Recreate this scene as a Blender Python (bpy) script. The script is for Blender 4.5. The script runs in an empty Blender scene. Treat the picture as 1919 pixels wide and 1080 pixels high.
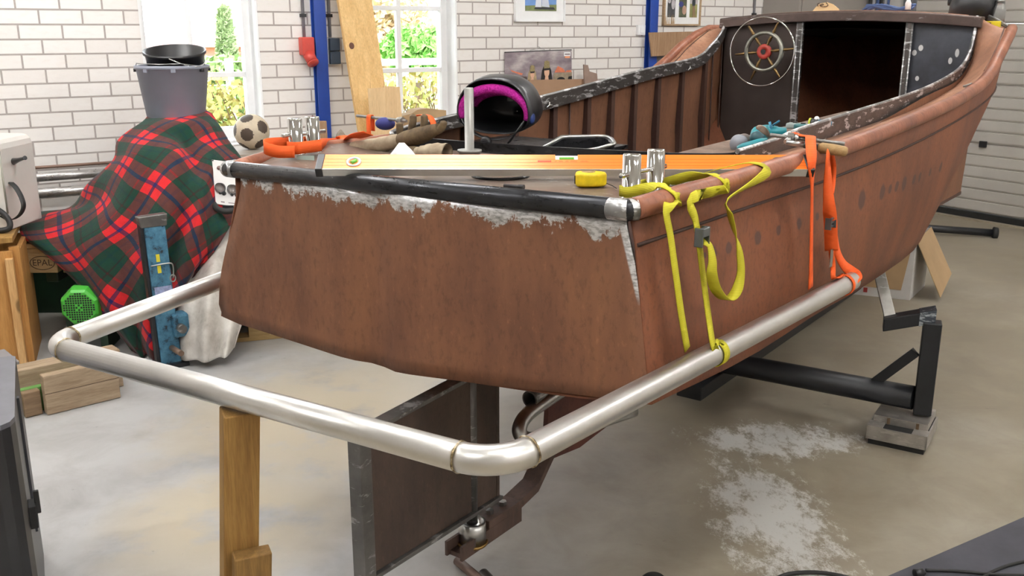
import bpy, bmesh, math, random
from mathutils import Vector, Matrix, noise
import numpy as np
SC = bpy.context.scene
COL = SC.collection
PI = math.pi

# ------------------------------------------------------------------ camera, world, exposure
FPX, CAMZ = 1790.0, 1.5
PITCH = math.atan(483 / FPX)
cam_d = bpy.data.cameras.new('camera')
cam_d.sensor_fit = 'HORIZONTAL'; cam_d.sensor_width = 36.0; cam_d.lens = FPX * 36.0 / 1919.0
cam_d.clip_start = 0.05; cam_d.clip_end = 200
cam = bpy.data.objects.new('camera', cam_d); COL.objects.link(cam)
cam.location = (0, 0, CAMZ); cam.rotation_euler = (PI / 2 - PITCH, 0, 0)
SC.camera = cam
SC.view_settings.view_transform = 'Standard'; SC.view_settings.look = 'None'
SC.view_settings.gamma = 1.0; SC.view_settings.use_curve_mapping = False
SC.view_settings.exposure = 0.8
world = bpy.data.worlds.new('overcast_sky'); SC.world = world; world.use_nodes = True
wb = world.node_tree.nodes['Background']
wb.inputs[0].default_value = (0.92, 0.97, 1.0, 1); wb.inputs[1].default_value = 5.0
SC.cycles.max_bounces = 8; SC.cycles.diffuse_bounces = 4; SC.cycles.glossy_bounces = 4
SC.cycles.transparent_max_bounces = 12
SC.cycles.sample_clamp_indirect = 6.0
SC.cycles.caustics_reflective = False; SC.cycles.caustics_refractive = False
try:
    SC.cycles.use_denoising = True; SC.cycles.denoiser = 'OPENIMAGEDENOISE'
except Exception: pass

# ------------------------------------------------------------------ frames of reference
TH = math.radians(57.1)
RD = math.radians(90 - 57.1)
dA = Vector((math.sin(TH), math.cos(TH), 0)); nA = Vector((-math.cos(TH), math.sin(TH), 0))
DA, DD, CEIL = 5.9, 7.43, 3.6
def R(q, r, z=0.0): return dA * q + nA * r + Vector((0, 0, z))          # room frame: q along window wall, r towards it
HD = math.radians(36)
fB = Vector((math.sin(HD), math.cos(HD), 0)); rB = Vector((math.cos(HD), -math.sin(HD), 0))
KB = 0.68
CB = Vector((-0.385 * KB, 3.32 * KB, 0))
def B(s, p, z):                                                         # boat frame: s forward, p to starboard, z up (boat units)
    v = CB + fB * (s * KB) + rB * (p * KB); v.z = CAMZ + KB * (z - 1.5); return v
cP, sP = math.cos(PITCH), math.sin(PITCH)
def ray(u, v):
    a = (u - 959.5) / FPX; b = (540 - v) / FPX
    return Vector((a, cP + b * sP, -sP + b * cP))
EYE = Vector((0, 0, CAMZ))
def at_z(u, v, z): r = ray(u, v); return EYE + r * ((z - CAMZ) / r.z)
def at_d(u, v, d): return EYE + ray(u, v) * d
def at_pl(u, v, n, D): r = ray(u, v); return EYE + r * ((D - n.dot(EYE)) / n.dot(r))
def at_wall(u, v, off=0.0): return at_pl(u, v, nA, DA - off)
def zb(z): return CAMZ + KB * (z - 1.5)
def at_p(u, v, p): return at_pl(u, v, rB, (CB + rB * (p * KB)).dot(rB))
def at_s(u, v, s): return at_pl(u, v, fB, (CB + fB * (s * KB)).dot(fB))
def lerp_tab(tab, x):
    if x <= tab[0][0]: return tab[0][1:]
    for a, b in zip(tab, tab[1:]):
        if x <= b[0]:
            t = (x - a[0]) / (b[0] - a[0]); return tuple(i + (j - i) * t for i, j in zip(a[1:], b[1:]))
    return tab[-1][1:]
def smooth_tab(tab, x):                                                 # cubic (Catmull) interpolation of a table
    n = len(tab)
    if x <= tab[0][0]: return tab[0][1:]
    if x >= tab[-1][0]: return tab[-1][1:]
    for i in range(n - 1):
        if x <= tab[i + 1][0]: break
    a, b = tab[i], tab[i + 1]; h = b[0] - a[0]; t = (x - a[0]) / h
    def sl(k, c):
        lo, hi = max(0, k - 1), min(n - 1, k + 1)
        return (tab[hi][c] - tab[lo][c]) / (tab[hi][0] - tab[lo][0])
    out = []
    for c in range(1, len(a)):
        m0, m1 = sl(i, c) * h, sl(i + 1, c) * h
        out.append((2*t**3-3*t**2+1)*a[c] + (t**3-2*t**2+t)*m0 + (-2*t**3+3*t**2)*b[c] + (t**3-t**2)*m1)
    return tuple(out)

# ------------------------------------------------------------------ mesh builder
class MB:
    def __init__(self): self.v = []; self.f = []; self.uv = {}; self.sm = []
    def add(self, vs, fs, smooth=False, uvs=None):
        o = len(self.v); self.v += [Vector(x) for x in vs]
        for k, f in enumerate(fs):
            self.f.append([i + o for i in f]); self.sm.append(smooth)
            if uvs: self.uv[len(self.f) - 1] = [uvs[i] for i in f]
        return self
    def box(self, c, size, M=None):
        c = Vector(c); sx, sy, sz = (x / 2 for x in size)
        vs = [Vector((x, y, z)) for x in (-sx, sx) for y in (-sy, sy) for z in (-sz, sz)]
        vs = [(M @ v if M else v) + c for v in vs]
        return self.add(vs, [(0,1,3,2),(4,6,7,5),(0,4,5,1),(2,3,7,6),(0,2,6,4),(1,5,7,3)])
    def hexa(self, a, b):                                               # two quads (lists of 4 points)
        return self.add(list(a) + list(b), [(3,2,1,0),(4,5,6,7),(0,1,5,4),(1,2,6,5),(2,3,7,6),(3,0,4,7)])
    def tube(self, pts, r, n=12, caps=True, closed=False, smooth=True, up=None):
        pts = [Vector(p) for p in pts]; m = len(pts)
        rs = r if isinstance(r, (list, tuple)) else [r] * m
        vs = []; prev = None
        for i, p in enumerate(pts):
            if closed: t = pts[(i + 1) % m] - pts[i - 1]
            else: t = pts[min(i + 1, m - 1)] - pts[max(i - 1, 0)]
            t.normalize()
            if prev is None:
                ref = Vector(up) if up else (Vector((0, 0, 1)) if abs(t.z) < .9 else Vector((1, 0, 0)))
                x = ref.cross(t).normalized()
            else:
                x = prev - t * prev.dot(t)
                x = x.normalized() if x.length > 1e-6 else t.orthogonal().normalized()
            prev = x; y = t.cross(x)
            vs += [p + (x * math.cos(2*PI*k/n) + y * math.sin(2*PI*k/n)) * rs[i] for k in range(n)]
        fs = []
        for i in range(m if closed else m - 1):
            j = (i + 1) % m
            fs += [(i*n+k, i*n+(k+1) % n, j*n+(k+1) % n, j*n+k) for k in range(n)]
        self.add(vs, fs, smooth)
        if caps and not closed:
            self.add(vs[:n], [tuple(range(n))[::-1]]); self.add(vs[-n:], [tuple(range(n))])
        return self
    def sweep(self, pts, frames, prof, closed_prof=True, caps=True, smooth=False):  # prof: 2D points, frames: (x,y) axes per point
        n = len(prof); vs = []
        for p, (x, y) in zip(pts, frames): vs += [Vector(p) + x * a + y * b for a, b in prof]
        fs = []
        for i in range(len(pts) - 1):
            for k in range(n if closed_prof else n - 1):
                fs.append((i*n+k, i*n+(k+1) % n, (i+1)*n+(k+1) % n, (i+1)*n+k))
        self.add(vs, fs, smooth)
        if caps and closed_prof:
            self.add(vs[:n], [tuple(range(n))[::-1]]); self.add(vs[-n:], [tuple(range(n))])
        return self
    def grid(self, rows, smooth=True, closed=False, uvs=None):
        m = len(rows[0]); vs = [p for r in rows for p in r]; fs = []
        for i in range(len(rows) - 1):
            for k in range(m if closed else m - 1):
                fs.append((i*m+k, i*m+(k+1) % m, (i+1)*m+(k+1) % m, (i+1)*m+k))
        fl = [u for r in uvs for u in r] if uvs else None
        return self.add(vs, fs, smooth, fl)
    def lathe(self, c, prof, n=24, axis=(0, 0, 1), smooth=True, cap=True, seg=1.0):
        c = Vector(c); a = Vector(axis).normalized(); x = a.orthogonal().normalized(); y = a.cross(x)
        rows = [[c + a * h + (x * math.cos(2*PI*k/n) + y * math.sin(2*PI*k/n)) * r for k in range(n)] for r, h in prof]
        self.grid(rows, smooth, True)
        if cap:
            if prof[0][0] > 1e-5: self.add(rows[0], [tuple(range(n))[::-1]])
            if prof[-1][0] > 1e-5: self.add(rows[-1], [tuple(range(n))])
        return self
    def prism(self, poly, ext):                                         # polygon (3D points) extruded by a vector
        n = len(poly); e = Vector(ext); vs = [Vector(p) for p in poly] + [Vector(p) + e for p in poly]
        return self.add(vs, [tuple(range(n))[::-1], tuple(range(n, 2*n))] + [(k, (k+1) % n, n+(k+1) % n, n+k) for k in range(n)])
    def sphere(self, c, r, nu=16, nv=10, sc=(1, 1, 1), M=None):
        rows = []
        for i in range(nv + 1):
            t = PI * i / nv; row = []
            for k in range(nu):
                q = Vector((r*sc[0]*math.sin(t)*math.cos(2*PI*k/nu), r*sc[1]*math.sin(t)*math.sin(2*PI*k/nu), r*sc[2]*math.cos(t)))
                row.append(Vector(c) + (M @ q if M else q))
            rows.append(row)
        return self.grid(rows, True, True)
    def ribbon(self, pts, wdir, w, th=0.002, uvs=False):                # strap: width direction(s), thickness
        pts = [Vector(p) for p in pts]; n = len(pts)
        wd = wdir if isinstance(wdir, list) else [wdir] * n
        a, b = [], []
        for i, p in enumerate(pts):
            t = (pts[min(i+1, n-1)] - pts[max(i-1, 0)]).normalized()
            x = Vector(wd[i]); x = (x - t * x.dot(t)).normalized(); nn = t.cross(x) * (th / 2)
            h = x * (w / 2)
            a.append([p - h - nn, p + h - nn, p + h + nn, p - h + nn])
        self.grid(a, True, True)
        self.add(a[0], [(3, 2, 1, 0)]); self.add(a[-1], [(0, 1, 2, 3)])
        return self

def spline(pts, n=8, closed=False):
    pts = [Vector(p) for p in pts]; m = len(pts); out = []
    rng = range(m if closed else m - 1)
    for i in rng:
        p0 = pts[(i-1) % m] if closed or i > 0 else pts[0]*2 - pts[1]
        p1, p2 = pts[i], pts[(i+1) % m]
        p3 = pts[(i+2) % m] if closed or i + 2 < m else p2*2 - p1
        for k in range(n):
            t = k / n
            out.append(0.5*((2*p1)+(p2-p0)*t+(2*p0-5*p1+4*p2-p3)*t*t+(3*p1-p0-3*p2+p3)*t**3))
    if not closed: out.append(pts[-1])
    return out

def link(name, mb, mat, parent=None, loc=None, rot=0.0, bevel=0.0, seg=2, subsurf=0, solid=0.0, auto=None):
    """one mesh object; vertices come in world coordinates and are moved into the object's own frame"""
    if parent is not None: Mx = WM[parent.name]; L = Matrix.Identity(4)
    else:
        L = Matrix.Translation(Vector(loc if loc is not None else (0, 0, 0))) @ Matrix.Rotation(rot, 4, 'Z'); Mx = L
    inv = Mx.inverted()
    me = bpy.data.meshes.new(name)
    me.from_pydata([inv @ v for v in mb.v], [], mb.f)
    me.polygons.foreach_set('use_smooth', mb.sm)
    if mb.uv:
        ul = me.uv_layers.new(name='uv')
        for fi, us in mb.uv.items():
            for li, u in zip(me.polygons[fi].loop_indices, us): ul.data[li].uv = u
    bm = bmesh.new(); bm.from_mesh(me)
    bmesh.ops.remove_doubles(bm, verts=bm.verts, dist=1e-5)
    bmesh.ops.recalc_face_normals(bm, faces=bm.faces)
    bm.to_mesh(me); bm.free()
    for m in (mat if isinstance(mat, list) else [mat]): me.materials.append(m)
    o = bpy.data.objects.new(name, me); COL.objects.link(o)
    if parent is not None: o.parent = parent
    else: o.matrix_world = L
    WM[o.name] = Mx
    if bevel:
        b = o.modifiers.new('bevel', 'BEVEL'); b.width = bevel; b.segments = seg; b.limit_method = 'ANGLE'; b.angle_limit = math.radians(40)
    if solid:
        b = o.modifiers.new('solid', 'SOLIDIFY'); b.thickness = solid; b.offset = 0
    if subsurf:
        b = o.modifiers.new('sub', 'SUBSURF'); b.levels = subsurf; b.render_levels = subsurf
    return o
WM = {}
def thing(name, label, cat, loc=(0, 0, 0), rot=0.0, group=None):
    o = bpy.data.objects.new(name, None); COL.objects.link(o)
    L = Matrix.Translation(Vector(loc)) @ Matrix.Rotation(rot, 4, 'Z')
    o.matrix_world = L; WM[o.name] = L
    o.empty_display_size = 0.05
    return tag(o, label, cat, group)
def tag(o, label, cat, group=None, kind=None):
    if label: o['label'] = label
    if cat: o['category'] = cat
    if group: o['group'] = group
    if kind: o['kind'] = kind
    return o
def struct(name, mb, mat, label=None, rot=0.0, **k):
    o = link(name, mb, mat, rot=rot, **k); o['kind'] = 'structure'
    if label: o['label'] = label
    return o

# ------------------------------------------------------------------ materials
class NT:
    def __init__(self, name):
        self.m = bpy.data.materials.new(name); self.m.use_nodes = True
        self.t = self.m.node_tree; self.n = self.t.nodes; self.l = self.t.links
        self.b = self.n['Principled BSDF']; self.o = self.n['Material Output']
    def node(self, typ, **k):
        nd = self.n.new(typ)
        for a, v in k.items(): setattr(nd, a, v)
        return nd
    def set(self, nd, **k):
        for a, v in k.items():
            s = nd.inputs[a.replace('_', ' ')]
            if hasattr(v, 'links') or hasattr(v, 'is_linked'): self.l.new(v, s)
            else: s.default_value = v
        return nd
    def coord(self, kind='Object', scale=(1, 1, 1), loc=(0, 0, 0), rot=(0, 0, 0)):
        tc = self.node('ShaderNodeTexCoord'); mp = self.node('ShaderNodeMapping')
        self.l.new(tc.outputs[kind], mp.inputs[0])
        mp.inputs['Scale'].default_value = scale; mp.inputs['Location'].default_value = loc; mp.inputs['Rotation'].default_value = rot
        return mp.outputs[0]
    def noise(self, vec, scale=5, detail=4, rough=.6, dist=0.0):
        nd = self.node('ShaderNodeTexNoise'); self.l.new(vec, nd.inputs['Vector'])
        nd.inputs['Scale'].default_value = scale; nd.inputs['Detail'].default_value = detail
        nd.inputs['Roughness'].default_value = rough; nd.inputs['Distortion'].default_value = dist
        return nd.outputs['Fac']
    def ramp(self, fac, stops, interp='LINEAR'):
        nd = self.node('ShaderNodeValToRGB'); self.l.new(fac, nd.inputs[0]); cr = nd.color_ramp; cr.interpolation = interp
        while len(cr.elements) < len(stops): cr.elements.new(0.5)
        for e, (p, c) in zip(cr.elements, stops):
            e.position = p; e.color = (c, c, c, 1) if isinstance(c, (int, float)) else (c[0], c[1], c[2], 1)
        return nd.outputs[0]
    def math(self, op, a, b=None, clamp=False):
        nd = self.node('ShaderNodeMath', operation=op); nd.use_clamp = clamp
        for i, x in enumerate((a, b)):
            if x is None: continue
            if isinstance(x, (int, float)): nd.inputs[i].default_value = x
            else: self.l.new(x, nd.inputs[i])
        return nd.outputs[0]
    def mix(self, fac, a, b, mode='MIX'):
        nd = self.node('ShaderNodeMix', data_type='RGBA', blend_type=mode)
        for i, x in ((0, fac), (6, a), (7, b)):
            if isinstance(x, (int, float)): nd.inputs[i].default_value = x if i == 0 else (x, x, x, 1)
            elif isinstance(x, (tuple, list)): nd.inputs[i].default_value = (x[0], x[1], x[2], 1)
            else: self.l.new(x, nd.inputs[i])
        return nd.outputs[2]
    def bump(self, h, strength=.3, dist=.01):
        nd = self.node('ShaderNodeBump'); nd.inputs['Strength'].default_value = strength; nd.inputs['Distance'].default_value = dist
        self.l.new(h, nd.inputs['Height']); self.l.new(nd.outputs[0], self.b.inputs['Normal'])
    def out(self, color=None, rough=None, metal=None, spec=None):
        for k, x in (('Base Color', color), ('Roughness', rough), ('Metallic', metal), ('Specular IOR Level', spec)):
            if x is None: continue
            if isinstance(x, (int, float)): self.b.inputs[k].default_value = x
            elif isinstance(x, (tuple, list)): self.b.inputs[k].default_value = (x[0], x[1], x[2], 1)
            else: self.l.new(x, self.b.inputs[k])
        return self.m
    def sep(self, vec):
        nd = self.node('ShaderNodeSeparateXYZ'); self.l.new(vec, nd.inputs[0]); return nd.outputs

def lin(r, g, b):
    f = lambda c: (c/255/12.92) if c <= 10 else (((c/255)+.055)/1.055)**2.4
    return (f(r), f(g), f(b))
def basic(name, col, rough=.5, metal=0.0, var=.15, scale=12, bump=0.0, bscale=60, spec=None, rv=.0):
    t = NT(name); vec = t.coord(); n = t.noise(vec, scale, 5)
    lo = tuple(c*(1-var) for c in col); hi = tuple(min(1, c*(1+var)) for c in col)
    c = t.ramp(n, [(.3, lo), (.7, hi)])
    if bump: t.bump(t.noise(vec, bscale, 3), bump, .004)
    r = rough
    if rv: r = t.ramp(t.noise(vec, scale*2.3, 4), [(.3, max(0, rough-rv)), (.7, min(1, rough+rv))])
    return t.out(c, r, metal, spec)
def wood(name, c1, c2, axis=0, scale=1.0, knots=True, rough=.6):
    t = NT(name); sc = [14*scale]*3; sc[axis] = .9*scale
    vec = t.coord(scale=tuple(sc)); n = t.noise(vec, 2.2, 6, .62, .6)
    fine = t.noise(t.coord(scale=tuple(x*6 for x in sc)), 3, 3)
    c = t.ramp(n, [(.28, c1), (.5, tuple((a+b)/2 for a, b in zip(c1, c2))), (.72, c2)])
    c = t.mix(t.ramp(fine, [(.35, .35), (.6, 0.0)]), c, tuple(x*.6 for x in c1))
    if knots:
        vo = t.node('ShaderNodeTexVoronoi'); s2 = [5*scale]*3; s2[axis] = 2.0*scale
        t.l.new(t.coord(scale=tuple(s2)), vo.inputs['Vector']); vo.inputs['Scale'].default_value = 1.0
        c = t.mix(t.ramp(vo.outputs['Distance'], [(.06, .85), (.11, 0.0)]), c, tuple(x*.28 for x in c1))
    t.bump(fine, .12, .002)
    return t.out(c, rough, 0, .3)
def rust(name, base, dark, lite, streak=2.0, metal_edge=None):
    t = NT(name)
    v0 = t.coord(); big = t.noise(t.coord(scale=(3, 3, .9)), streak, 5, .6)
    fine = t.noise(t.coord(scale=(70, 70, 34)), 1.0, 4, .7)
    c = t.ramp(big, [(.25, dark), (.5, base), (.75, lite)])
    c = t.mix(t.ramp(fine, [(.3, .4), (.48, 0.0)]), c, tuple(x*.5 for x in dark))
    c = t.mix(t.ramp(fine, [(.6, 0.0), (.82, .5)]), c, tuple(min(1, x*1.5) for x in lite))
    t.bump(fine, .25, .003)
    rough, metal = .62, 0.0
    t.c = c; t.vec = v0
    if metal_edge:
        f = metal_edge(t)
        mc = t.ramp(t.noise(t.coord(scale=(20, 20, 60)), 3, 4), [(.3, (.22, .22, .22)), (.6, (.75, .75, .76))])
        c = t.mix(f, c, mc); rough = t.math('SUBTRACT', .62, t.math('MULTIPLY', f, .28)); metal = t.math('MULTIPLY', f, .85)
    return t.out(c, rough, metal, .35)

RUST_T = dict(base=lin(122, 82, 60), dark=lin(94, 62, 48), lite=lin(138, 94, 66))
RUST_S = dict(base=lin(118, 71, 48), dark=lin(92, 56, 41), lite=lin(136, 82, 54))
def transom_edge(t):
    s = t.sep(t.vec)
    # distance below the top edge, with a torn, uneven border
    d = t.math('SUBTRACT', zb(.945), s[2])
    n = t.noise(t.coord(scale=(7, 7, 5)), 2.2, 6, .75)
    lim = t.math('MULTIPLY', t.math('SUBTRACT', n, .38), .22)
    top = t.ramp(t.math('SUBTRACT', lim, d), [(.5, 0.0), (.505, 1.0)])
    nd = t.math('SUBTRACT', lim, d); top = t.math('MULTIPLY', t.math('ADD', nd, .0), 120, True)
    # narrow ground strip down the starboard corner
    e = t.math('SUBTRACT', s[0], t.math('ADD', t.math('MULTIPLY', t.math('SUBTRACT', zb(.95), s[2]), .31), .590))
    side = t.math('MULTIPLY', e, 250, True)
    side = t.math('MULTIPLY', side, t.math('MULTIPLY', t.math('SUBTRACT', s[2], zb(.70)), 30, True))
    return t.math('MAXIMUM', top, side)
m_transom = rust('rusted_transom_steel', metal_edge=transom_edge, **RUST_T)
def hull_spots(t):
    # scorched heat marks in a row along the side
    s = t.sep(t.vec)
    return t.math('MULTIPLY', 0.0, s[0])
m_hull = rust('rusted_hull_steel', **RUST_S)
m_rail = rust('rusted_rail_steel', lin(140, 88, 66), lin(104, 64, 52), lin(172, 116, 92), 3.0)
m_rail.node_tree.nodes['Principled BSDF'].inputs['Roughness'].default_value = .42
m_deck = rust('worn_deck_steel', lin(120, 100, 88), lin(84, 66, 56), lin(150, 134, 122), 2.5)
m_sidedeck = rust('rusted_side_deck_steel', lin(168, 122, 96), lin(128, 90, 72), lin(186, 146, 120), 2.0)
m_inner = rust('rusted_inner_hull_steel', lin(112, 76, 54), lin(92, 60, 44), lin(126, 86, 62), 1.5)
m_rib = rust('dark_rib_steel', lin(62, 42, 36), lin(48, 32, 28), lin(76, 52, 42), 2.0)
def mill(name, col, rough=.35, scr=.35, lite=(.75, .75, .77), th=.62):
    t = NT(name); v = t.coord(scale=(4, 4, 16)); n = t.noise(v, 3, 6, .7); f = t.ramp(n, [(th, 0.0), (th+.06, scr)])
    c = t.mix(t.ramp(t.noise(t.coord(), 9, 4), [(.3, 0.0), (.7, 1.0)]), tuple(x*.7 for x in col), tuple(x*1.3 for x in col))
    c = t.mix(f, c, lite)
    return t.out(c, t.ramp(n, [(.3, rough-.1), (.7, rough+.15)]), .8, .5)
m_coam = mill('dark_ground_coaming_steel', (.11, .10, .095), .45, .8, (.8, .8, .82), .55)
m_tuberail = mill('black_steel_tube', (.035, .036, .04), .3, .25, th=.7)
m_bulk = basic('dark_bulkhead_steel', lin(62, 52, 48), .5, .3, .25, 5)
m_bulk_r = basic('blue_grey_bulkhead_steel', lin(70, 74, 84), .45, .4, .3, 5)
m_weld = mill('ground_weld_edge', (.3, .3, .3), .35, .9, (.85, .85, .86), .5)
m_dark = basic('cabin_darkness_paint', (.006, .006, .006), .9, 0, .2)
m_stain = NT('brushed_stainless_tube')
_n = m_stain.noise(m_stain.coord(scale=(3, 3, 3)), 3, 5); _f = m_stain.noise(m_stain.coord(scale=(60, 60, 60)), 3, 3)
m_stain = m_stain.out(m_stain.ramp(_n, [(.3, (.62, .61, .59)), (.7, (.72, .71, .69))]), m_stain.ramp(_f, [(.3, .34), (.7, .40)]), 1.0)
m_chrome = basic('polished_stainless', (.66, .65, .63), .06, 1.0, .05)
m_brush = basic('brushed_steel', (.42, .42, .41), .3, 1.0, .15, 20)
m_blackst = basic('black_painted_steel', (.012, .012, .014), .4, 0, .3, 10, spec=.5)

def brick_mat():
    t = NT('white_brick'); v = t.coord()
    s = t.sep(v); cx = t.node('ShaderNodeCombineXYZ')
    t.l.new(s[0], cx.inputs[0]); t.l.new(s[2], cx.inputs[1])
    mp = t.node('ShaderNodeMapping'); t.l.new(cx.outputs[0], mp.inputs[0])
    mp.inputs['Location'].default_value = (.109 - .768 + .218*6 , .0785*.5 + .0785*40, 0)
    br = t.node('ShaderNodeTexBrick'); t.l.new(mp.outputs[0], br.inputs['Vector'])
    br.offset = .5; br.inputs['Scale'].default_value = 1.0
    br.inputs['Brick Width'].default_value = .218; br.inputs['Row Height'].default_value = .0785
    br.inputs['Mortar Size'].default_value = .0055; br.inputs['Mortar Smooth'].default_value = .25; br.inputs['Bias'].default_value = 0
    br.inputs['Color1'].default_value = (*lin(232, 228, 224), 1); br.inputs['Color2'].default_value = (*lin(242, 239, 236), 1)
    br.inputs['Mortar'].default_value = (*lin(170, 162, 158), 1)
    n = t.noise(t.coord(scale=(1, 1, 3)), 18, 4)
    c = t.mix(t.ramp(n, [(.5, 0.0), (.8, .25)]), br.outputs['Color'], lin(214, 204, 194))
    h = t.math('SUBTRACT', t.math('MULTIPLY', n, .2), br.outputs['Fac'])
    t.bump(h, .5, .006)
    return t.out(c, .75, 0, .3)
m_brick = brick_mat()
def floor_mat():
    t = NT('worn_concrete_floor'); v = t.coord()
    big = t.noise(v, .9, 5, .6); mid = t.noise(v, 4, 6, .65, .4); fine = t.noise(t.coord(scale=(30, 30, 30)), 2, 4, .7)
    c = t.ramp(big, [(.3, lin(136, 128, 111)), (.5, lin(154, 145, 127)), (.7, lin(166, 160, 146))])
    c = t.mix(t.ramp(mid, [(.35, .7), (.6, 0.0)]), c, lin(132, 122, 106))
    # pale paint scuffs left on the right of the boat
    st = t.noise(t.coord(scale=(4.6, 2.6, 1), rot=(0, 0, .5)), 2.6, 9, .85)
    s = t.sep(v)
    def blob(x, y, rx, ry):
        a = t.math('DIVIDE', t.math('SUBTRACT', s[0], x), rx); b = t.math('DIVIDE', t.math('SUBTRACT', s[1], y), ry)
        return t.math('SUBTRACT', 1.0, t.math('ADD', t.math('MULTIPLY', a, a), t.math('MULTIPLY', b, b)), True)
    pb = t.math('MAXIMUM', blob(.83, 2.75, .32, .75), blob(1.0, 3.35, .55, .28))
    f = t.math('MULTIPLY', t.math('SUBTRACT', t.math('ADD', st, t.math('MULTIPLY', pb, .36)), .74), 10, True)
    f = t.math('MULTIPLY', f, t.math('MULTIPLY', pb, 3, True))
    c = t.mix(f, c, lin(206, 205, 200))
    # paler, greyer floor towards the windows: window light painted into the colour
    g = t.math('MULTIPLY', blob(-1.9, 3.0, 2.6, 2.6), t.ramp(t.noise(v, 1.6, 4, .6), [(.35, .5), (.6, 1.0)]))
    c = t.mix(t.math('MULTIPLY', g, 1.6, True), c, t.ramp(mid, [(.3, lin(160, 159, 158)), (.6, lin(184, 184, 184))]))
    tan = t.math('MULTIPLY', t.math('MAXIMUM', blob(-.75, 3.55, .75, .85), blob(-.9, 2.75, .45, .5)), t.ramp(t.noise(v, 3, 5), [(.35, 0.0), (.5, 1.2)]))
    c = t.mix(t.math('MULTIPLY', tan, .8, True), c, lin(196, 184, 160))
    oil = t.noise(t.coord(scale=(2.2, 5, 1), rot=(0, 0, .35)), 2.1, 5, .65)
    c = t.mix(t.ramp(oil, [(.68, 0.0), (.72, .55)]), c, lin(92, 86, 82))
    c = t.mix(t.ramp(fine, [(.68, 0.0), (.75, .5)]), c, lin(96, 88, 80))
    t.bump(fine, .06, .002)
    return t.out(c, t.ramp(mid, [(.3, .32), (.7, .5)]), 0, .4)
m_floor = floor_mat()
m_white = basic('white_paint', (.90, .91, .92), .45, 0, .03)
m_ceil = basic('pale_ceiling', (.75, .75, .74), .8, 0, .05)
m_doorpan = basic('light_grey_door_panel', lin(190, 186, 180), .45, 0, .08, 3)
m_blue = basic('blue_steel_column', lin(30, 66, 150), .4, 0, .15, 6)
m_rubber = basic('black_rubber', (.012, .012, .012), .7, 0, .3, 20)

# ------------------------------------------------------------------ room shell
W1, W2 = (1.286, 1.978), (2.68, 3.37); SILL, WTOP = .83, 2.3
def wall_with_windows():
    mb = MB(); t = .30; x0, x1 = -5.0, DD + .3
    def blk(qa, qb, za, zc): 
        a = [R(qa, DA, za), R(qb, DA, za), R(qb, DA + t, za), R(qa, DA + t, za)]
        mb.hexa(a, [p + Vector((0, 0, zc - za)) for p in a])
    blk(x0, W1[0], 0, CEIL); blk(W1[1], W2[0], 0, CEIL); blk(W2[1], x1, 0, CEIL)
    for w in (W1, W2): blk(w[0], w[1], 0, SILL); blk(w[0], w[1], WTOP, CEIL)
    return mb
struct('wall_back', wall_with_windows(), m_brick, 'whitewashed brick wall with two tall windows', rot=RD)
mb = MB(); a = [R(-5, -4), R(DD, -4), R(DD, DA), R(-5, DA)]
struct('floor', MB().hexa([p - Vector((0, 0, .1)) for p in a], a), m_floor, 'worn grey and tan concrete workshop floor')
struct('ceiling', MB().hexa([p + Vector((0, 0, CEIL)) for p in a], [p + Vector((0, 0, CEIL + .1)) for p in a]), m_ceil)
def slab(qa, ra, qb, rb, z0=0.0, z1=CEIL):
    a = [R(qa, ra, z0), R(qb, ra, z0), R(qb, rb, z0), R(qa, rb, z0)]
    return MB().hexa(a, [p + Vector((0, 0, z1 - z0)) for p in a])
struct('wall_left', slab(-5.2, -4, -5, DA), m_brick, rot=RD)
struct('wall_front', slab(-5, -4.2, DD, -4), m_brick, rot=RD)
# door wall: brick piers around a wide sectional door
wr = slab(DD, 5.28, DD + .25, DA); w2 = slab(DD, -4, DD + .25, 1.4); w3 = slab(DD, 1.4, DD + .25, 5.28, 3.0, CEIL)
for w in (w2, w3): wr.add(w.v, w.f)
struct('wall_right', wr, m_brick, rot=RD)
def section_door():
    root = bpy.data.objects.new('door_1', None); COL.objects.link(root); WM['door_1'] = Matrix.Translation(R(DD, 3.3, 0)) @ Matrix.Rotation(RD, 4, 'Z')
    root.matrix_world = WM['door_1']; root['kind'] = 'structure'; root['label'] = 'light grey ribbed sectional overhead door'
    zs = [.05, .61, 1.079, 1.549, 2.02, 2.5, 3.0]
    for z0, z1 in zip(zs, zs[1:]):
        mb = MB(); n = max(2, round((z1 - z0) / .094)); h = (z1 - z0 - .008) / n
        prof = []
        for k in range(n):
            a, b = z0 + .004 + k*h, z0 + .004 + (k+1)*h
            prof += [(DD + .012, a), (DD + .003, a + .010), (DD, a + .018), (DD, b - .005)]
        prof += [(DD + .012, z1 - .004), (DD + .020, z1 - .004), (DD + .020, z1 + .002), (DD + .045, z1 + .002), (DD + .045, z0 + .003), (DD + .022, z0 + .003)]
        mb.sweep([R(0, 1.4, 0), R(0, 5.2, 0)], [(dA, Vector((0, 0, 1)))]*2, prof)
        link('door_panel', mb, m_doorpan, root)
    mb = MB(); mb.box(R(DD + .02, 3.3, .025), (.05, 3.8, .05), Matrix.Rotation(RD, 3, 'Z'))
    link('bottom_seal', mb, m_rubber, root)
    for z in (.61, 1.079, 1.549):
        for r in (4.45, 2.6):
            link('hinge', MB().box(R(DD - .012, r, z), (.03, .055, .05), Matrix.Rotation(RD, 3, 'Z')), m_blackst if z < 1.5 else m_brush, root, bevel=.004)
    for r in (5.24, 1.36):
        link('track', MB().box(R(DD - .03, r, 1.5), (.08, .08, 3.0), Matrix.Rotation(RD, 3, 'Z')), basic('grey_track', lin(120, 122, 126), .4, .3), root)
section_door()
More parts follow.
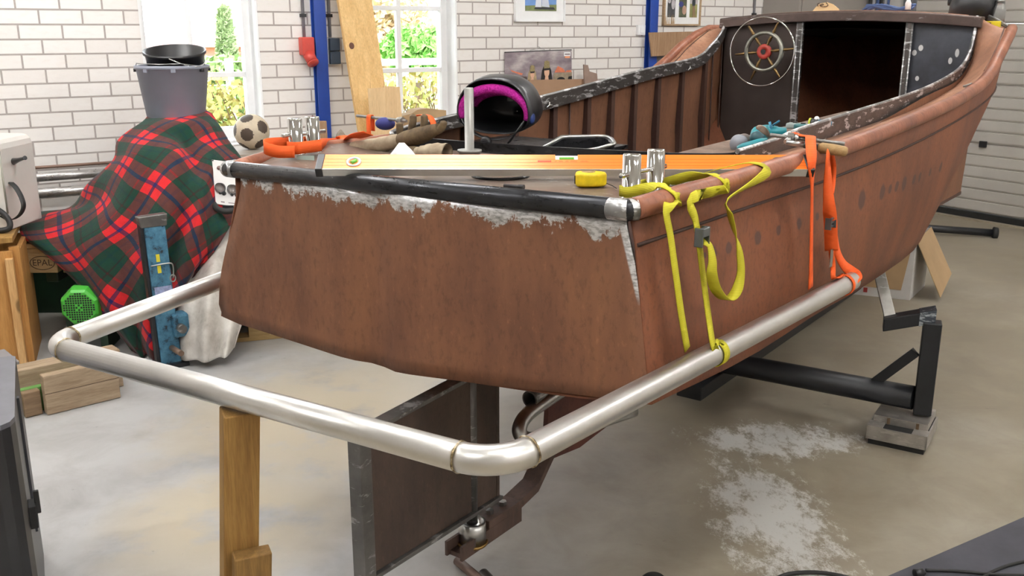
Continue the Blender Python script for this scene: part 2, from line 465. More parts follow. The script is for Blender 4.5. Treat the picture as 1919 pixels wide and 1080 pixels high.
struct('trim_1', MB().box(R(DD - .09, 3.3, .004), (.05, 3.8, .012), Matrix.Rotation(RD, 3, 'Z')), basic('pale_threshold_strip', lin(150, 140, 122), .7), rot=RD)

m_glass = NT('window_glass')
_tr = m_glass.node('ShaderNodeBsdfTransparent'); _gl = m_glass.node('ShaderNodeBsdfGlossy'); _gl.inputs['Roughness'].default_value = .02
_lw = m_glass.node('ShaderNodeFresnel'); _lw.inputs[0].default_value = 1.35; _mx = m_glass.node('ShaderNodeMixShader')
m_glass.l.new(_lw.outputs[0], _mx.inputs[0]); m_glass.l.new(_tr.outputs[0], _mx.inputs[1]); m_glass.l.new(_gl.outputs[0], _mx.inputs[2])
m_glass.l.new(_mx.outputs[0], m_glass.o.inputs[0]); m_glass = m_glass.m
def window(k, w, muntins_q, bars_z):
    name = 'window_%d' % k
    root = bpy.data.objects.new(name, None); COL.objects.link(root)
    WM[name] = Matrix.Translation(R((w[0]+w[1])/2, DA, SILL)) @ Matrix.Rotation(RD, 4, 'Z'); root.matrix_world = WM[name]
    root['kind'] = 'structure'; root['label'] = 'tall white window, %s' % ('behind the buckets' if k == 1 else 'behind the leaning plank')
    M3 = Matrix.Rotation(RD, 3, 'Z'); r0 = DA + .13; d = .07; fw = .055
    fr = MB()
    for q in (w[0] + fw/2, w[1] - fw/2): fr.box(R(q, r0 + d/2, (SILL + WTOP)/2), (fw, d, WTOP - SILL), M3)
    for z in (SILL + .05, WTOP - fw/2): fr.box(R((w[0]+w[1])/2, r0 + d/2, z), (w[1]-w[0] - 2*fw, d, .07), M3)
    link('window_frame', fr, m_white, root, bevel=.004)
    mu = MB()
    for q in muntins_q: mu.box(R(q, r0 + d/2, (SILL + WTOP)/2), (.030, d*.6, WTOP - SILL - .1), M3)
    for z in bars_z: mu.box(R((w[0]+w[1])/2, r0 + d/2, z), (w[1]-w[0] - 2*fw, d*.62, .030), M3)
    link('glazing_bars', mu, m_white, root, bevel=.003)
    link('pane', MB().box(R((w[0]+w[1])/2, r0 + d/2, (SILL + WTOP)/2), (w[1]-w[0] - 2*fw, .004, WTOP - SILL - .1), M3), m_glass, root)
    sl = MB().box(R((w[0]+w[1])/2, DA + .05, SILL - .012), (w[1]-w[0] + .06, .24, .024), M3)
    link('sill', sl, m_white, root, bevel=.004)
    # plastered white reveals lining the opening
    rv = MB()
    for q, s in ((w[0] - .0005, 1), (w[1] + .0005, -1)): rv.box(R(q + s*.006, DA + .068, (SILL + WTOP)/2), (.012, .128, WTOP - SILL), M3)
    link('reveal', rv, m_white, root)
window(1, W1, (1.60,), (1.235, 1.74))
window(2, W2, (3.0,), (1.235, 1.645))

# daylight portals in the openings
for w in (W1, W2):
    ld = bpy.data.lights.new('window_daylight', 'AREA'); ld.shape = 'RECTANGLE'; ld.size = w[1]-w[0]; ld.size_y = WTOP - SILL
    ld.cycles.is_portal = True
    lo = bpy.data.objects.new('window_daylight', ld); COL.objects.link(lo)
    lo.matrix_world = Matrix.Translation(R((w[0]+w[1])/2, DA + .28, (SILL+WTOP)/2)) @ Matrix.Rotation(RD, 4, 'Z') @ Matrix.Rotation(-PI/2, 4, 'X')
# fluorescent ceiling fittings; the last is unseen, added to brighten the window wall
m_tube = NT('lit_fluorescent_tube'); m_tube.b.inputs['Emission Color'].default_value = (1, .985, .96, 1); m_tube.b.inputs['Emission Strength'].default_value = 60.0
m_tube = m_tube.out((.9, .9, .9), .5)
LAMPS = [(-1.7, 2.95), (1.3, 2.95), (5.0, 2.95), (-1.7, .4), (1.3, .4), (5.0, .4), (1.6, -2.2), (4.7, -2.2), (-.1, 4.75)]
lamp_desc = ['over the plaid blanket', 'above the middle of the boat', 'over the bow', 'above the left end of the floor', 'nearest the stern',
             'beside the overhead door', 'in the rear row on the left', 'in the rear row by the door', 'over the buckets, added to brighten the left of the window wall']
for (q, r), ds in zip(LAMPS, lamp_desc):
    t = thing('ceiling_light', 'white twin-tube fluorescent fitting ' + ds, 'ceiling light', R(q, r, CEIL), RD)
    link('housing', MB().box(R(q, r, CEIL - .03), (1.5, .20, .06), Matrix.Rotation(RD, 3, 'Z')), m_white, t, bevel=.005)
    for dr in (-.055, .055):
        link('tube', MB().tube([R(q - .7, r + dr, CEIL - .085), R(q + .7, r + dr, CEIL - .085)], .018, 10), m_tube, t)

# ------------------------------------------------------------------ the boat
boat = thing('boat', 'bare rusty steel boat hull under construction standing on a black trailer', 'boat', (CB.x, CB.y, 0), -HD)
RAIL = [(0,.917,.99),(.15,.955,1.004),(.39,.995,1.015),(.71,1.03,1.028),(1.49,1.08,1.048),(2.21,1.12,1.089),(3.07,1.14,1.138),(3.53,1.15,1.186),(3.93,1.14,1.245),
        (4.18,1.13,1.332),(4.44,1.12,1.425),(4.78,1.09,1.507),(5.2,1.0,1.50),(5.6,.86,1.49),(6.0,.64,1.49),(6.35,.34,1.49),(6.6,.02,1.50)]
def rail(s, side):
    p, z = smooth_tab(RAIL, s)
    if side < 0: z += lerp_tab([(0,-.035),(.45,-.035),(.9,-.065),(1.65,-.085),(2.4,-.045),(3.2,-.03),(3.9,-.06),(4.2,-.05),(4.5,-.02),(4.8,0)], s)[0]
    return p * side, z
KNUC = [(0,.93,.884),(.47,.965,.896),(1.64,1.05,.927),(2.73,1.105,.985),(4.0,1.10,1.066),(4.8,1.03,1.13),(5.4,.85,1.17),(6.0,.52,1.21),(6.45,.16,1.24),(6.58,.02,1.25)]
CHIN_S = [(0,1.0,.395),(.75,1.005,.338),(1.55,1.005,.324),(2.05,1.0,.297),(2.6,1.0,.29),(3.2,.985,.287),(3.7,.93,.31),(4.2,.84,.35),(4.8,.68,.43),(5.4,.45,.52),(6.0,.18,.64),(6.3,.02,.72)]
KEEL = [(0,.285),(1,.235),(2.2,.18),(3.5,.16),(4.6,.2),(5.4,.3),(6.0,.46),(6.3,.62)]
def section(s, side):
    rp_, rz = rail(s, side); rp_ = abs(rp_)
    kp, kz = smooth_tab(KNUC, s); cp, cz = smooth_tab(CHIN_S, s); kl = lerp_tab(KEEL, s)[0]
    w = max(0, 1 - s / 1.4)
    if side < 0:
        cp += .075*w; cz -= .085*w; kz -= .035*w; kp -= .02*w; rp_ -= .0
    pts = [(rp_ - .012, rz), (kp, kz)]
    for k in range(1, 8):
        t = k / 8
        bulge = (.030*(1-w) + (.016*w if side < 0 else -.004*w))*math.sin(PI*t)
        pts.append((kp + (cp-kp)*t + bulge, kz + (cz-kz)*t))
    pts.append((cp, cz))
    for k in range(1, 5):
        t = k / 4
        pts.append((cp*(1-t), cz + (kl-cz)*(t**.8)))
    sx = lerp_tab([(0,0),(5.6,0),(6.6,0)], s)[0]
    return [B(s + sx, side*p, z) for p, z in pts]
SS = [0,.1,.25,.4,.6,.85,1.1,1.4,1.7,2.0,2.3,2.6,2.9,3.2,3.45,3.7,3.9,4.1,4.3,4.5,4.7,4.9,5.15,5.4,5.65,5.9,6.1,6.3]
mb = MB()
for side in (1, -1):
    rows = [section(s, side) for s in SS]
    stem = [B(6.6 - .3*(k/13), 0, 1.5 + (.62-1.5)*(k/13)) for k in range(14)]
    mb.grid([[r[i] for r in rows] + [stem[i]] for i in range(14)], True)
hull_blobs = [(.441,.034),(.556,.024),(.39,.012),(.772,.03),(.938,.022),(1.119,.026),(1.286,.02),(1.788,.05),(2.06,.042),(2.171,.026),(2.268,.03),(2.387,.042),(2.552,.03),(2.66,.03),(2.863,.026),(3.104,.034)]
def hull_marks(t):
    s = t.sep(t.vec); tot = None
    nz = t.math('MULTIPLY', t.math('SUBTRACT', t.noise(t.coord(scale=(40, 40, 40)), 1, 2), .5), .012)
    dz = t.math('SUBTRACT', t.math('ADD', s[2], nz), zb(.782)); dz2 = t.math('MULTIPLY', dz, dz)
    for y, r in hull_blobs:
        dy = t.math('SUBTRACT', t.math('ADD', s[1], nz), y*KB); d = t.math('ADD', t.math('MULTIPLY', dy, dy), dz2)
        f = t.math('SUBTRACT', 1.0, t.math('DIVIDE', d, (r*KB)**2), True)
        tot = f if tot is None else t.math('MAXIMUM', tot, f)
    return t.math('MULTIPLY', t.math('MULTIPLY', tot, 2.0, True), .8)
t = NT('rusted_hull_side_steel')
v0 = t.coord(); big = t.noise(t.coord(scale=(3, 3, 1.2)), 1.6, 5, .6); fine = t.noise(t.coord(scale=(90, 90, 60)), 1.0, 4, .7); t.vec = v0
c = t.ramp(big, [(.25, RUST_S['dark']), (.5, RUST_S['base']), (.75, RUST_S['lite'])])
c = t.mix(t.ramp(fine, [(.3, .5), (.5, 0.0)]), c, lin(70, 42, 32))
c = t.mix(hull_marks(t), c, lin(66, 50, 50))
t.bump(fine, .2, .003); m_hullside = t.out(c, .58, 0, .35)
link('hull', mb, m_hullside, boat, solid=.006)
# transom plate
TR = [(-.872,.945),(-.875,.89),(-.93,.76),(-1.0,.62),(-1.055,.484),(-1.083,.35),(-1.083,.318),(-1.06,.300),(-1.02,.295),(-.55,.288),(-.064,.285),(.40,.325),(.772,.369),(.985,.395),(.99,.45),(.980,.508),(.953,.70),(.93,.83),(.907,.905),(.895,.97)]
def plate(poly, s0, th, cup=None):
    return MB().prism([B(s0 + (cup(p) if cup else 0), p, z) for p, z in poly], fB*(th*KB))
nU, nV = 28, 12
def tr_edge(f, z):  # half-width of the transom plate at a height, each side
    L = [(.295,-1.02),(.318,-1.083),(.35,-1.083),(.484,-1.055),(.62,-1.0),(.76,-.93),(.89,-.875),(.97,-.872)]
    Rr = [(.295,.96),(.395,.985),(.45,.99),(.508,.98),(.70,.953),(.83,.93),(.905,.907),(.97,.895)]
    return smooth_tab(L if f < 0 else Rr, z)[0]
rows = []
def tbot(p): return lerp_tab([(-1.083,.318),(-1.06,.300),(-1.02,.295),(-.064,.285),(.40,.325),(.99,.395)], p)[0]
for j in range(nV + 1):
    row = []
    for i in range(nU + 1):
        t = i / nU; pb = -1.07 + 2.06*t; zbm = tbot(pb); ztp = .945 + .028*t
        z = zbm + (ztp - zbm)*(j/nV); lo, hi = tr_edge(-1, z), tr_edge(1, z)
        p = lo + (hi - lo)*t
        bend = -.035*math.exp(-((p+.10)/.55)**2) + .030*math.exp(-((p+.14)/.085)**2)
        row.append(B(bend*min(1, (1-abs(2*t-1))*3), p, z))
    rows.append(row)
tp = link('transom', MB().grid(rows, True), m_transom, boat, solid=.006); tp['label'] = 'flat rust-brown transom plate with torn bare-metal upper edge'
# transom tube rail
mb = MB().tube([B(-.01, -.93, .958), B(-.015, .0, .974), B(-.01, .905, .988)], .033*KB, 20)
mb.sphere(B(-.01, -.93, .958), .033*KB); mb.sphere(B(-.01, .905, .988), .034*KB)
o = link('transom_rail', mb, m_tuberail, boat); o['label'] = 'dark steel tube along the top of the transom'
mb = MB().tube([B(-.011, .845, .9865), B(-.012, .905, .988), B(.01, .925, .990)], .0335*KB, 20); link('ground_corner', mb, m_weld, boat)
mb = MB().tube([B(-.011, -.885, .9585), B(-.012, -.935, .958), B(.03, -.94, .958)], .0338*KB, 20); link('ground_corner', mb, m_weld, boat)
# rub rails
for side in (1, -1):
    ss = [0,.08,.2,.35,.55,.8,1.1,1.4,1.8,2.2,2.6,3.0,3.3,3.6,3.8,4.0,4.2,4.4,4.6,4.8,5.0,5.3,5.6,5.9,6.15,6.4,6.6]
    mb = MB().tube([B(s, *rail(s, side)) for s in ss], .034*KB, 16)
    link('rub_rail', mb, m_rail, boat)
    # strake joint line below the rail
    pts = []
    for s in ss[:-3]:
        kp, kz = smooth_tab(KNUC, s)
        if side < 0: w = max(0, 1-s/1.4); kz -= .035*w; kp -= .02*w
        pts.append(B(s, side*(kp+.006), kz))
    link('strake_seam', MB().tube(pts, .006*KB, 6), m_rib, boat)
# decks
COAM_S_TOP = [(.97,.835,1.058),(1.32,.85,1.072),(1.54,.86,1.094),(2.22,.87,1.12),(3.13,.88,1.152),(3.8,.89,1.195),(4.3,.9,1.259),(4.54,.9,1.337),(4.64,.9,1.456),(4.68,.9,1.592)]
COAM_S_BOT = [(.97,.835,1.0),(1.32,.85,1.018),(1.54,.86,1.022),(2.22,.87,1.034),(3.13,.88,1.064),(3.8,.89,1.11),(4.3,.9,1.175),(4.555,.9,1.29),(4.655,.9,1.43),(4.695,.9,1.585)]
COAM_P_TOP = [(.80,-.80,1.032),(.90,-.85,1.049),(1.375,-.86,1.087),(2.11,-.87,1.133),(3.39,-.88,1.248),(4.16,-.89,1.307),(4.43,-.9,1.391),(4.607,-.9,1.488),(4.69,-.9,1.587)]
COAM_P_BOT = [(.80,-.80,.985),(.90,-.85,.994),(1.375,-.86,1.025),(2.11,-.87,1.056),(3.39,-.88,1.175),(4.17,-.89,1.234),(4.46,-.9,1.325),(4.625,-.9,1.43),(4.70,-.9,1.55)]
def deck_s(side):
    bot = COAM_S_BOT if side > 0 else COAM_P_BOT
    a = spline([B(*x) for x in bot], 6); rr = []
    se = [.97,1.32,1.54,2.22,3.13,3.8,4.15,4.42,4.6,4.76] if side > 0 else [.80,.90,1.375,2.11,3.39,4.1,4.4,4.6,4.76]
    e = spline([B(s, rail(s, side)[0]*.985, rail(s, side)[1]) for s in se], 6)
    rows = []
    for k in range(5):
        t = k/4; rows.append([x.lerp(y, t) - Vector((0, 0, .010*math.sin(PI*t))) for x, y in zip(a, e)])
    return MB().grid(rows, True)
for side in (1, -1):
    dk_ = deck_s(side); link('side_deck', dk_, m_sidedeck, boat, solid=.005)
    m5 = len(dk_.v)//5; seam = [dk_.v[3*m5 + k].lerp(dk_.v[4*m5 + k], .35) + Vector((0, 0, .002)) for k in range(int(m5*.62), m5)]
    link('plate_seam', MB().tube(seam, .004*KB, 6), m_rib, boat)
rows = []
for s in (.0,.12,.25,.4,.58,.76,.985):
    pl, pr_ = rail(s, -1), rail(s, 1)
    el, er = pl[1] - .022 + .037*min(1, s/.3), pr_[1] - .022
    row = []
    for i in range(25):
        t = i/24; k = max(0, (abs(2*t - 1) - .74)/.26); e = el if t < .5 else er; fl = .948 + (.966 - .948)*t if s < .05 else .970
        row.append(B(s, pl[0]*.985 + (pr_[0]*.985 - pl[0]*.985)*t, fl + (e - fl)*k))
    rows.append(row)
def deckmarks():
    t = NT('scratched_aft_deck_steel'); v = t.coord()
    c = t.ramp(t.noise(v, 6, 5), [(.3, lin(92, 78, 68)), (.5, lin(122, 106, 94)), (.7, lin(142, 130, 120))])
    s = t.noise(t.coord(scale=(14, 50, 1), rot=(0, 0, .5)), 1.3, 4, .6)
    c = t.mix(t.ramp(s, [(.64, 0.0), (.68, .9)]), c, lin(205, 202, 198))
    return t.out(c, .42, .35)
link('aft_deck', MB().grid(rows, True), deckmarks(), boat, solid=.005)
# coamings: upright plates round the cockpit
def coam(top, bot, side):
    a = spline([B(*x) for x in top], 6); b = spline([B(*x) for x in bot], 6)
    inn = rB*(-side*.022*KB); mb = MB()
    mb.grid([b, a, [x + inn for x in a], [x + inn for x in b], b], False)
    return mb, a, inn
for side, T, Bo in ((1, COAM_S_TOP, COAM_S_BOT), (-1, COAM_P_TOP, COAM_P_BOT)):
    mb, a, inn = coam(T, Bo, side); link('coaming', mb, m_coam, boat)
    o = link('ground_edge', MB().tube([x + inn*.5 for x in a], .0105*KB, 8), m_weld, boat); o['label'] = 'bright ground top edge of the coaming'
aft_t = [B(.97,.835,1.058),B(.975,.74,1.044),B(.96,.5,1.032),B(.93,0,1.022),B(.91,-.4,1.018),B(.895,-.66,1.020),B(.87,-.76,1.028),B(.80,-.80,1.036)]
a = spline(aft_t, 6); b = [Vector((p.x, p.y, zb(.965))) for p in a]
mb = MB(); off = fB*(.015*KB); mb.grid([b, a, [p+off for p in a], [p+off for p in b], b], False)
link('aft_coaming', mb, m_tuberail, boat)
# cockpit lining with frames
lin_top = [(.80,-.82,1.01),(1.375,-.885,1.03),(2.11,-.90,1.07),(3.39,-.905,1.19),(4.17,-.91,1.25),(4.5,-.915,1.36),(4.7,-.915,1.5)]
for side in (-1, 1):
    a = [B(s, p*(-side), z + (0 if side < 0 else -.06)) for s, p, z in lin_top]
    b = [B(s, p*(-side)*1.0, .42) for s, p, z in lin_top]
    link('cockpit_lining', MB().grid([spline(a, 5), spline([x.lerp(y, .5) + rB*(.02*KB*side) for x, y in zip(a, b)], 5), spline(b, 5)], True), m_inner, boat)
rib_s = [1.45, 1.9, 2.30, 2.682, 2.976, 3.279, 3.615, 3.988, 4.378]
for s in rib_s:
    p, z = lerp_tab([(x[0], x[1], x[2]) for x in lin_top], s)
    pts = [B(s, p + .012, z + .01), B(s, p - .002 + .012, (z + .42)/2), B(s, p + .012, .42)]
    link('frame_rib', MB().sweep(pts, [(fB, rB)]*3, [(-.022*KB, -.03*KB), (.022*KB, -.03*KB), (.022*KB, .012*KB), (-.022*KB, .012*KB)]), m_rib, boat)
for s, sg in ((2.48, 1), (4.68, 1), (4.52, 1)):
    p, z = lerp_tab([(x[0], x[1], x[2]) for x in lin_top], s)
    link('plate_seam', MB().tube([B(s, p + .006, z - .02), B(s, p + .008, .8), B(s, p + .006, .42)], .006*KB, 6), m_rib, boat)
link('aft_bench', MB().hexa([B(.95,-.80,.93), B(1.75,-.84,.93), B(1.75,-.08,.93), B(.95,-.08,.93)], [B(.95,-.80,.95), B(1.75,-.84,.95), B(1.75,-.08,.95), B(.95,-.08,.95)]), m_tuberail, boat)
link('cockpit_floor', MB().hexa([B(.8,-.85,.40), B(4.7,-.92,.40), B(4.7,.92,.40), B(.8,.85,.40)], [B(.8,-.85,.42), B(4.7,-.92,.42), B(4.7,.92,.42), B(.8,.85,.42)]), m_rib, boat)
# forward bulkhead with doorway, arch beam and foredeck
def arch(p): return 1.636 - .046*(p/.9)**2
def panel(p0, p1, z0, th=.02, s=4.70):
    n = 8; ps = [p0 + (p1-p0)*i/n for i in range(n+1)]
    return MB().prism([B(s, p0, z0), B(s, p1, z0)] + [B(s, p, arch(p) - .03) for p in reversed(ps)], fB*(th*KB))
def spots_mat():
    t = NT('dark_blue_grey_bulkhead_plate'); v = t.coord(); s = t.sep(v)
    c = t.ramp(t.noise(v, 5, 5), [(.3, lin(48, 48, 54)), (.7, lin(84, 88, 98))]); tot = None
    for p, z, a_, b_ in [(.511,1.350,.017,.021),(.55,1.383,.017,.022),(.787,1.352,.014,.030),(.749,1.30,.014,.024),(.547,1.177,.014,.018),(.775,1.190,.020,.02)]:
        d = t.math('ADD', t.math('POWER', t.math('DIVIDE', t.math('SUBTRACT', s[0], p*KB), a_*KB), 2), t.math('POWER', t.math('DIVIDE', t.math('SUBTRACT', s[2], zb(z)), b_*KB), 2))
        f = t.math('MULTIPLY', t.math('SUBTRACT', 1.0, d, True), 3, True); tot = f if tot is None else t.math('MAXIMUM', tot, f)
    return t.out(t.mix(tot, c, (.72, .72, .72)), .45, .2)
o = link('bulkhead_panel', panel(-.90, -.30, .42), m_bulk, boat); o['label'] = 'dark brown bulkhead panel carrying the wheel'
o = link('bulkhead_panel', panel(.47, .90, .42), spots_mat(), boat); o['label'] = 'blue-grey bulkhead panel with white ground spots'
for p in (-.30, .47):
    link('door_post', MB().box(B(4.69, p, (.42+1.60)/2), (.035*KB, .05*KB, 1.18*KB), Matrix.Rotation(-HD, 3, 'Z')), m_coam, boat, bevel=.002)
    for d in (-.02, .02):
        link('post_weld', MB().tube([B(4.665, p+d, .45), B(4.665, p+d, 1.0), B(4.665, p+d, 1.60)], .006*KB, 6), m_weld, boat)
n = 24; mb = MB(); ps = [-.925 + 1.85*i/n for i in range(n+1)]
mb.sweep([B(4.70, p, arch(p)) for p in ps], [(fB, Vector((0, 0, 1)))]*(n+1), [(-.06*KB, -.07*KB), (-.045*KB, -.073*KB), (.05*KB, -.07*KB), (.05*KB, 0), (-.05*KB, 0), (-.06*KB, -.008*KB)], smooth=False)
o = link('cabin_beam', mb, mill('brown_mill_scale_beam', lin(88, 76, 72), .5, .5, (.5, .48, .47), .62), boat, bevel=.003); o['label'] = 'curved brown beam over the bulkhead doorway'
rows = []
for s in (4.72, 5.0, 5.3, 5.6, 5.9, 6.2, 6.45, 6.6):
    hp, hz = rail(s, 1); q = max(0, 1 - (s-4.72)/1.5)
    rows.append([B(s, hp*x, hz + (arch(hp*x) - hz)*q if abs(x) < .85 else hz) for x in [i/8 - 1 for i in range(17)]])
for r in rows:
    pass
link('foredeck', MB().grid(rows, True), m_sidedeck, boat, solid=.005)
cab = MB(); m_cabin_shade = basic('black_cabin_shade', (.008, .008, .008), .85, 0, .3, 8)  # black liner added inside the cabin to paint the doorway's shade
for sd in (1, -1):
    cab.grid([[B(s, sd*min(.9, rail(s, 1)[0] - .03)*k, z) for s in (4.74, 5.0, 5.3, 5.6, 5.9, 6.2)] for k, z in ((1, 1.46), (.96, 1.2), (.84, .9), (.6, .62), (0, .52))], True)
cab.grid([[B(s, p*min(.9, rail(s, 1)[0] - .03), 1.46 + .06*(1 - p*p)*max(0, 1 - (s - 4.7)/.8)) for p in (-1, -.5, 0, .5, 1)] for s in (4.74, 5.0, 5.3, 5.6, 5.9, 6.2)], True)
link('cabin_shade_liner', cab, m_cabin_shade, boat)
# rudder, turned a little, below the transom
ra = math.radians(31.2); fR = Vector((math.sin(ra), math.cos(ra), 0)); rR = Vector((math.cos(ra), -math.sin(ra), 0))
S0 = B(.37, 0, 0)
def RU(d, z, off=0.0): v = S0 + fR*(d*KB) + rR*(off*KB); v.z = zb(z); return v
rud = thing('rudder', None, None, (S0.x, S0.y, zb(.16)), -ra)
WM_r = Matrix.Translation((S0.x, S0.y, zb(.16))) @ Matrix.Rotation(-ra, 4, 'Z')
rud.parent = boat; rud.matrix_parent_inverse = Matrix.Identity(4)
rud.matrix_basis = WM['boat'].inverted() @ WM_r
m_blade = rust('dark_rudder_plate', lin(74, 60, 52), lin(52, 42, 38), lin(92, 76, 66), 2.0)
m_rudfr = mill('grey_mill_rudder_frame', (.16, .155, .15), .42, .7, (.5, .5, .5), .58)
rud['label'] = 'dark plate rudder in a grey steel frame'
mb = MB().hexa([RU(-.68, -.385, -.012), RU(-.68, .15, -.012), RU(.18, .15, -.012), RU(.18, -.45, -.012)], [RU(-.68, -.385, .012), RU(-.68, .15, .012), RU(.18, .15, .012), RU(.18, -.45, .012)])
link('blade', mb, m_blade, rud)
def bar(a, b, w, h, mat, name, par, bev=.0015, up=(0, 0, 1)):
    a, b = Vector(a), Vector(b); t = (b-a).normalized(); x = t.cross(Vector(up)).normalized(); y = x.cross(t)
    return link(name, MB().sweep([a, b], [(x, y)]*2, [(-w/2, -h/2), (w/2, -h/2), (w/2, h/2), (-w/2, h/2)]), mat, par, bevel=bev)
bar(RU(-.69, -.40), RU(-.69, .17), .055*KB, .060*KB, m_rudfr, 'rudder_frame', rud, up=fR)
bar(RU(-.69, .165), RU(.19, .165), .060*KB, .012, m_rudfr, 'rudder_frame', rud)
bar(RU(-.69, -.395), RU(.20, -.462), .060*KB, .012, m_rudfr, 'rudder_frame', rud)
bar(RU(.185, -.46), RU(.185, .17), .03*KB, .016, m_blade, 'rudder_frame', rud, up=fR)
link('rudder_stock', MB().tube([RU(0, -.50), RU(0, .30)], .024*KB, 16), m_rudfr, rud)
# heel bar carrying the rudder, bolted to the skeg
heel = thing('rudder_heel', None, None, B(.5, 0, -.55)); heel.parent = boat; heel.matrix_basis = WM['boat'].inverted() @ WM['rudder_heel']
heel['label'] = 'brown bolted heel bar under the rudder'
m_heel = rust('dark_heel_bar_steel', lin(80, 62, 54), lin(56, 44, 40), lin(104, 84, 74), 3.0)
mb = MB().box((B(.27, 0, -.60) + B(.66, 0, -.60))/2, (.085*KB, .40*KB, .014), Matrix.Rotation(-HD, 3, 'Z'))
for e in (-.04, .04): mb.box((B(.25, e, -.575) + B(.66, e, -.575))/2, (.008, .42*KB, .065*KB), Matrix.Rotation(-HD, 3, 'Z'))
link('channel', mb, m_heel, heel)
mb = MB().sweep([B(.43, 0, -.527), B(.66, 0, -.527), B(.80, 0, -.50), B(.98, 0, -.33)], [(rB, Vector((0, 0, 1)))]*4, [(-.045*KB, -.02*KB), (.045*KB, -.02*KB), (.045*KB, .02*KB), (-.045*KB, .02*KB)])
link('bar', mb, m_heel, heel, bevel=.002)
for s in (.49, .585):
    link('bolt', MB().lathe(B(s, 0, -.507), [(.018*KB, 0), (.018*KB, .012)], 6, smooth=False), m_brush, heel)
link('bearing_cup', MB().lathe(B(.37, 0, -.59), [(.058*KB, 0), (.058*KB, .10*KB), (.046*KB, .10*KB), (.046*KB, .04*KB)], 28), m_brush, heel)
link('weld_bead', MB().tube([B(.37 + .06*math.cos(k*PI/12), .06*math.sin(k*PI/12), -.588) for k in range(24)], .008*KB, 6, closed=True), basic('brass_weld', lin(150, 120, 70), .4, .8), heel)
mb = MB().prism([B(.90, -.012, -.42), B(.96, -.012, .26), B(3.2, -.012, .18), B(3.2, -.012, -.30), B(1.2, -.012, -.46)], rB*(.024*KB))
link('skeg', mb, rust('dark_red_skeg', lin(84, 44, 36), lin(60, 34, 30), lin(100, 54, 42), 2.0), boat)
# exhaust pipe and U-bend beneath the stern
e0 = B(.50, .2, .06)
link('exhaust_pipe', MB().tube([e0, e0 + fB*.06, e0 + fB*.5 + Vector((0, 0, .03))], .036*KB, 20, caps=False).tube([e0 + fB*.004, e0 + fB*.45 + Vector((0, 0, .03))], .029*KB, 20, caps=False).lathe(e0, [(.036*KB, 0), (.029*KB, 0)], 20, fB, cap=False), m_rudfr, boat)
ub = [B(.74,.235,.055), B(.58,.225,.035), B(.46,.215,.01), B(.395,.225,-.025), B(.40,.25,-.06), B(.47,.30,-.07), B(.60,.36,-.065), B(.9,.46,-.055)]
o = link('cooling_pipe', MB().tube(spline(ub, 6), .030*KB, 16), m_brush, boat); o['label'] = 'bent stainless pipe below the hull'
# ship's wheel
ctr = at_s(1432, 97, 4.45); rw = .243*KB
whl = thing('steering_wheel', None, None, ctr); whl.parent = boat; whl.matrix_basis = WM['boat'].inverted() @ WM['steering_wheel']
whl['label'] = 'spoked ship\'s wheel with a thin chrome outer rim'
wx, wz = rB, Vector((0, 0, 1))
def ring(r, rr, n=64, off=0.0): return MB().tube([ctr - fB*off + (wx*math.cos(2*PI*k/n) + wz*math.sin(2*PI*k/n))*r for k in range(n)], rr, 10, closed=True)
m_brass = basic('old_brass', lin(126, 102, 66), .35, .85, .25, 30)
o = link('outer_rim', ring(rw, .0040, off=.03), m_chrome, whl); o['label'] = 'thin chrome outer rim'
mb = MB(); n = 48
for k in range(n):
    pass
rows = []
for rr_, o_ in ((.50, -.008), (.50, .012), (.60, .012), (.60, -.008), (.50, -.008)):
    rows.append([ctr - fB*o_ + (wx*math.cos(2*PI*k/n) + wz*math.sin(2*PI*k/n))*(rw*rr_) for k in range(n)])
link('inner_rim', MB().grid(rows, True, True), basic('dull_steel_ring', lin(150, 150, 140), .35, .8, .3, 30), whl)
for k in range(6):
    a_ = math.radians(6 + 60*k); d = wx*math.cos(a_) + wz*math.sin(a_)
    prof = [(.10,.006),(.18,.006),(.22,.010),(.26,.006),(.32,.009),(.38,.012),(.44,.009),(.47,.011),(.50,.007),(.60,.007),(.64,.011),(.70,.008),(.80,.0075),(.88,.006),(.93,.005)]
    link('spoke', MB().tube([ctr + d*(rw*x) for x, y in prof], [y*.75 for x, y in prof], 10), m_brass, whl)
link('hub', MB().lathe(ctr + fB*.012, [(.0, 0), (.036, 0), (.038, .012), (.034, .022), (.014, .024), (.012, .010), (0, .010)], 28, -fB), basic('red_hub_paint', lin(168, 58, 48), .45), whl)
link('hub_hole', MB().lathe(ctr - fB*.012, [(.0125, 0), (.0125, .002)], 18, -fB), m_rubber, whl)
link('wheel_shaft', MB().tube([ctr, at_s(1432, 97, 4.71)], .010, 10), m_brush, whl)
# bollards
def bollard_pair(b1, b2, z0, h, rad, label):
    b1, b2 = Vector(b1), Vector(b2); d = (b2-b1); d.z = 0; dn = d.normalized()
    g = thing('bollard', None, None, ((b1.x+b2.x)/2, (b1.y+b2.y)/2, z0)); g.parent = boat; g.matrix_basis = WM['boat'].inverted() @ WM[g.name]
    g['label'] = label
    for b_ in (b1, b2):
        link('post', MB().lathe((b_.x, b_.y, z0), [(rad*1.25, 0), (rad*1.25, .003), (rad, .004), (rad, h - .003), (rad*.9, h), (0, h)], 32), m_chrome, g)
    zc = z0 + h*.55
    a_, c_ = Vector((b1.x, b1.y, zc)) - dn*rad*2.3, Vector((b2.x, b2.y, zc)) + dn*rad*2.3
    link('cross_bar', MB().tube([a_, a_ + dn*.002, c_ - dn*.002, c_], [.0045, .006, .006, .0045], 12), m_chrome, g)
    return b1, b2
zdk = zb(.972)
BR = bollard_pair(at_z(1182, 371, zdk), at_z(1227, 359, zdk), zdk, .098, .0205, 'polished twin bollard on the starboard quarter, yellow strap round it')
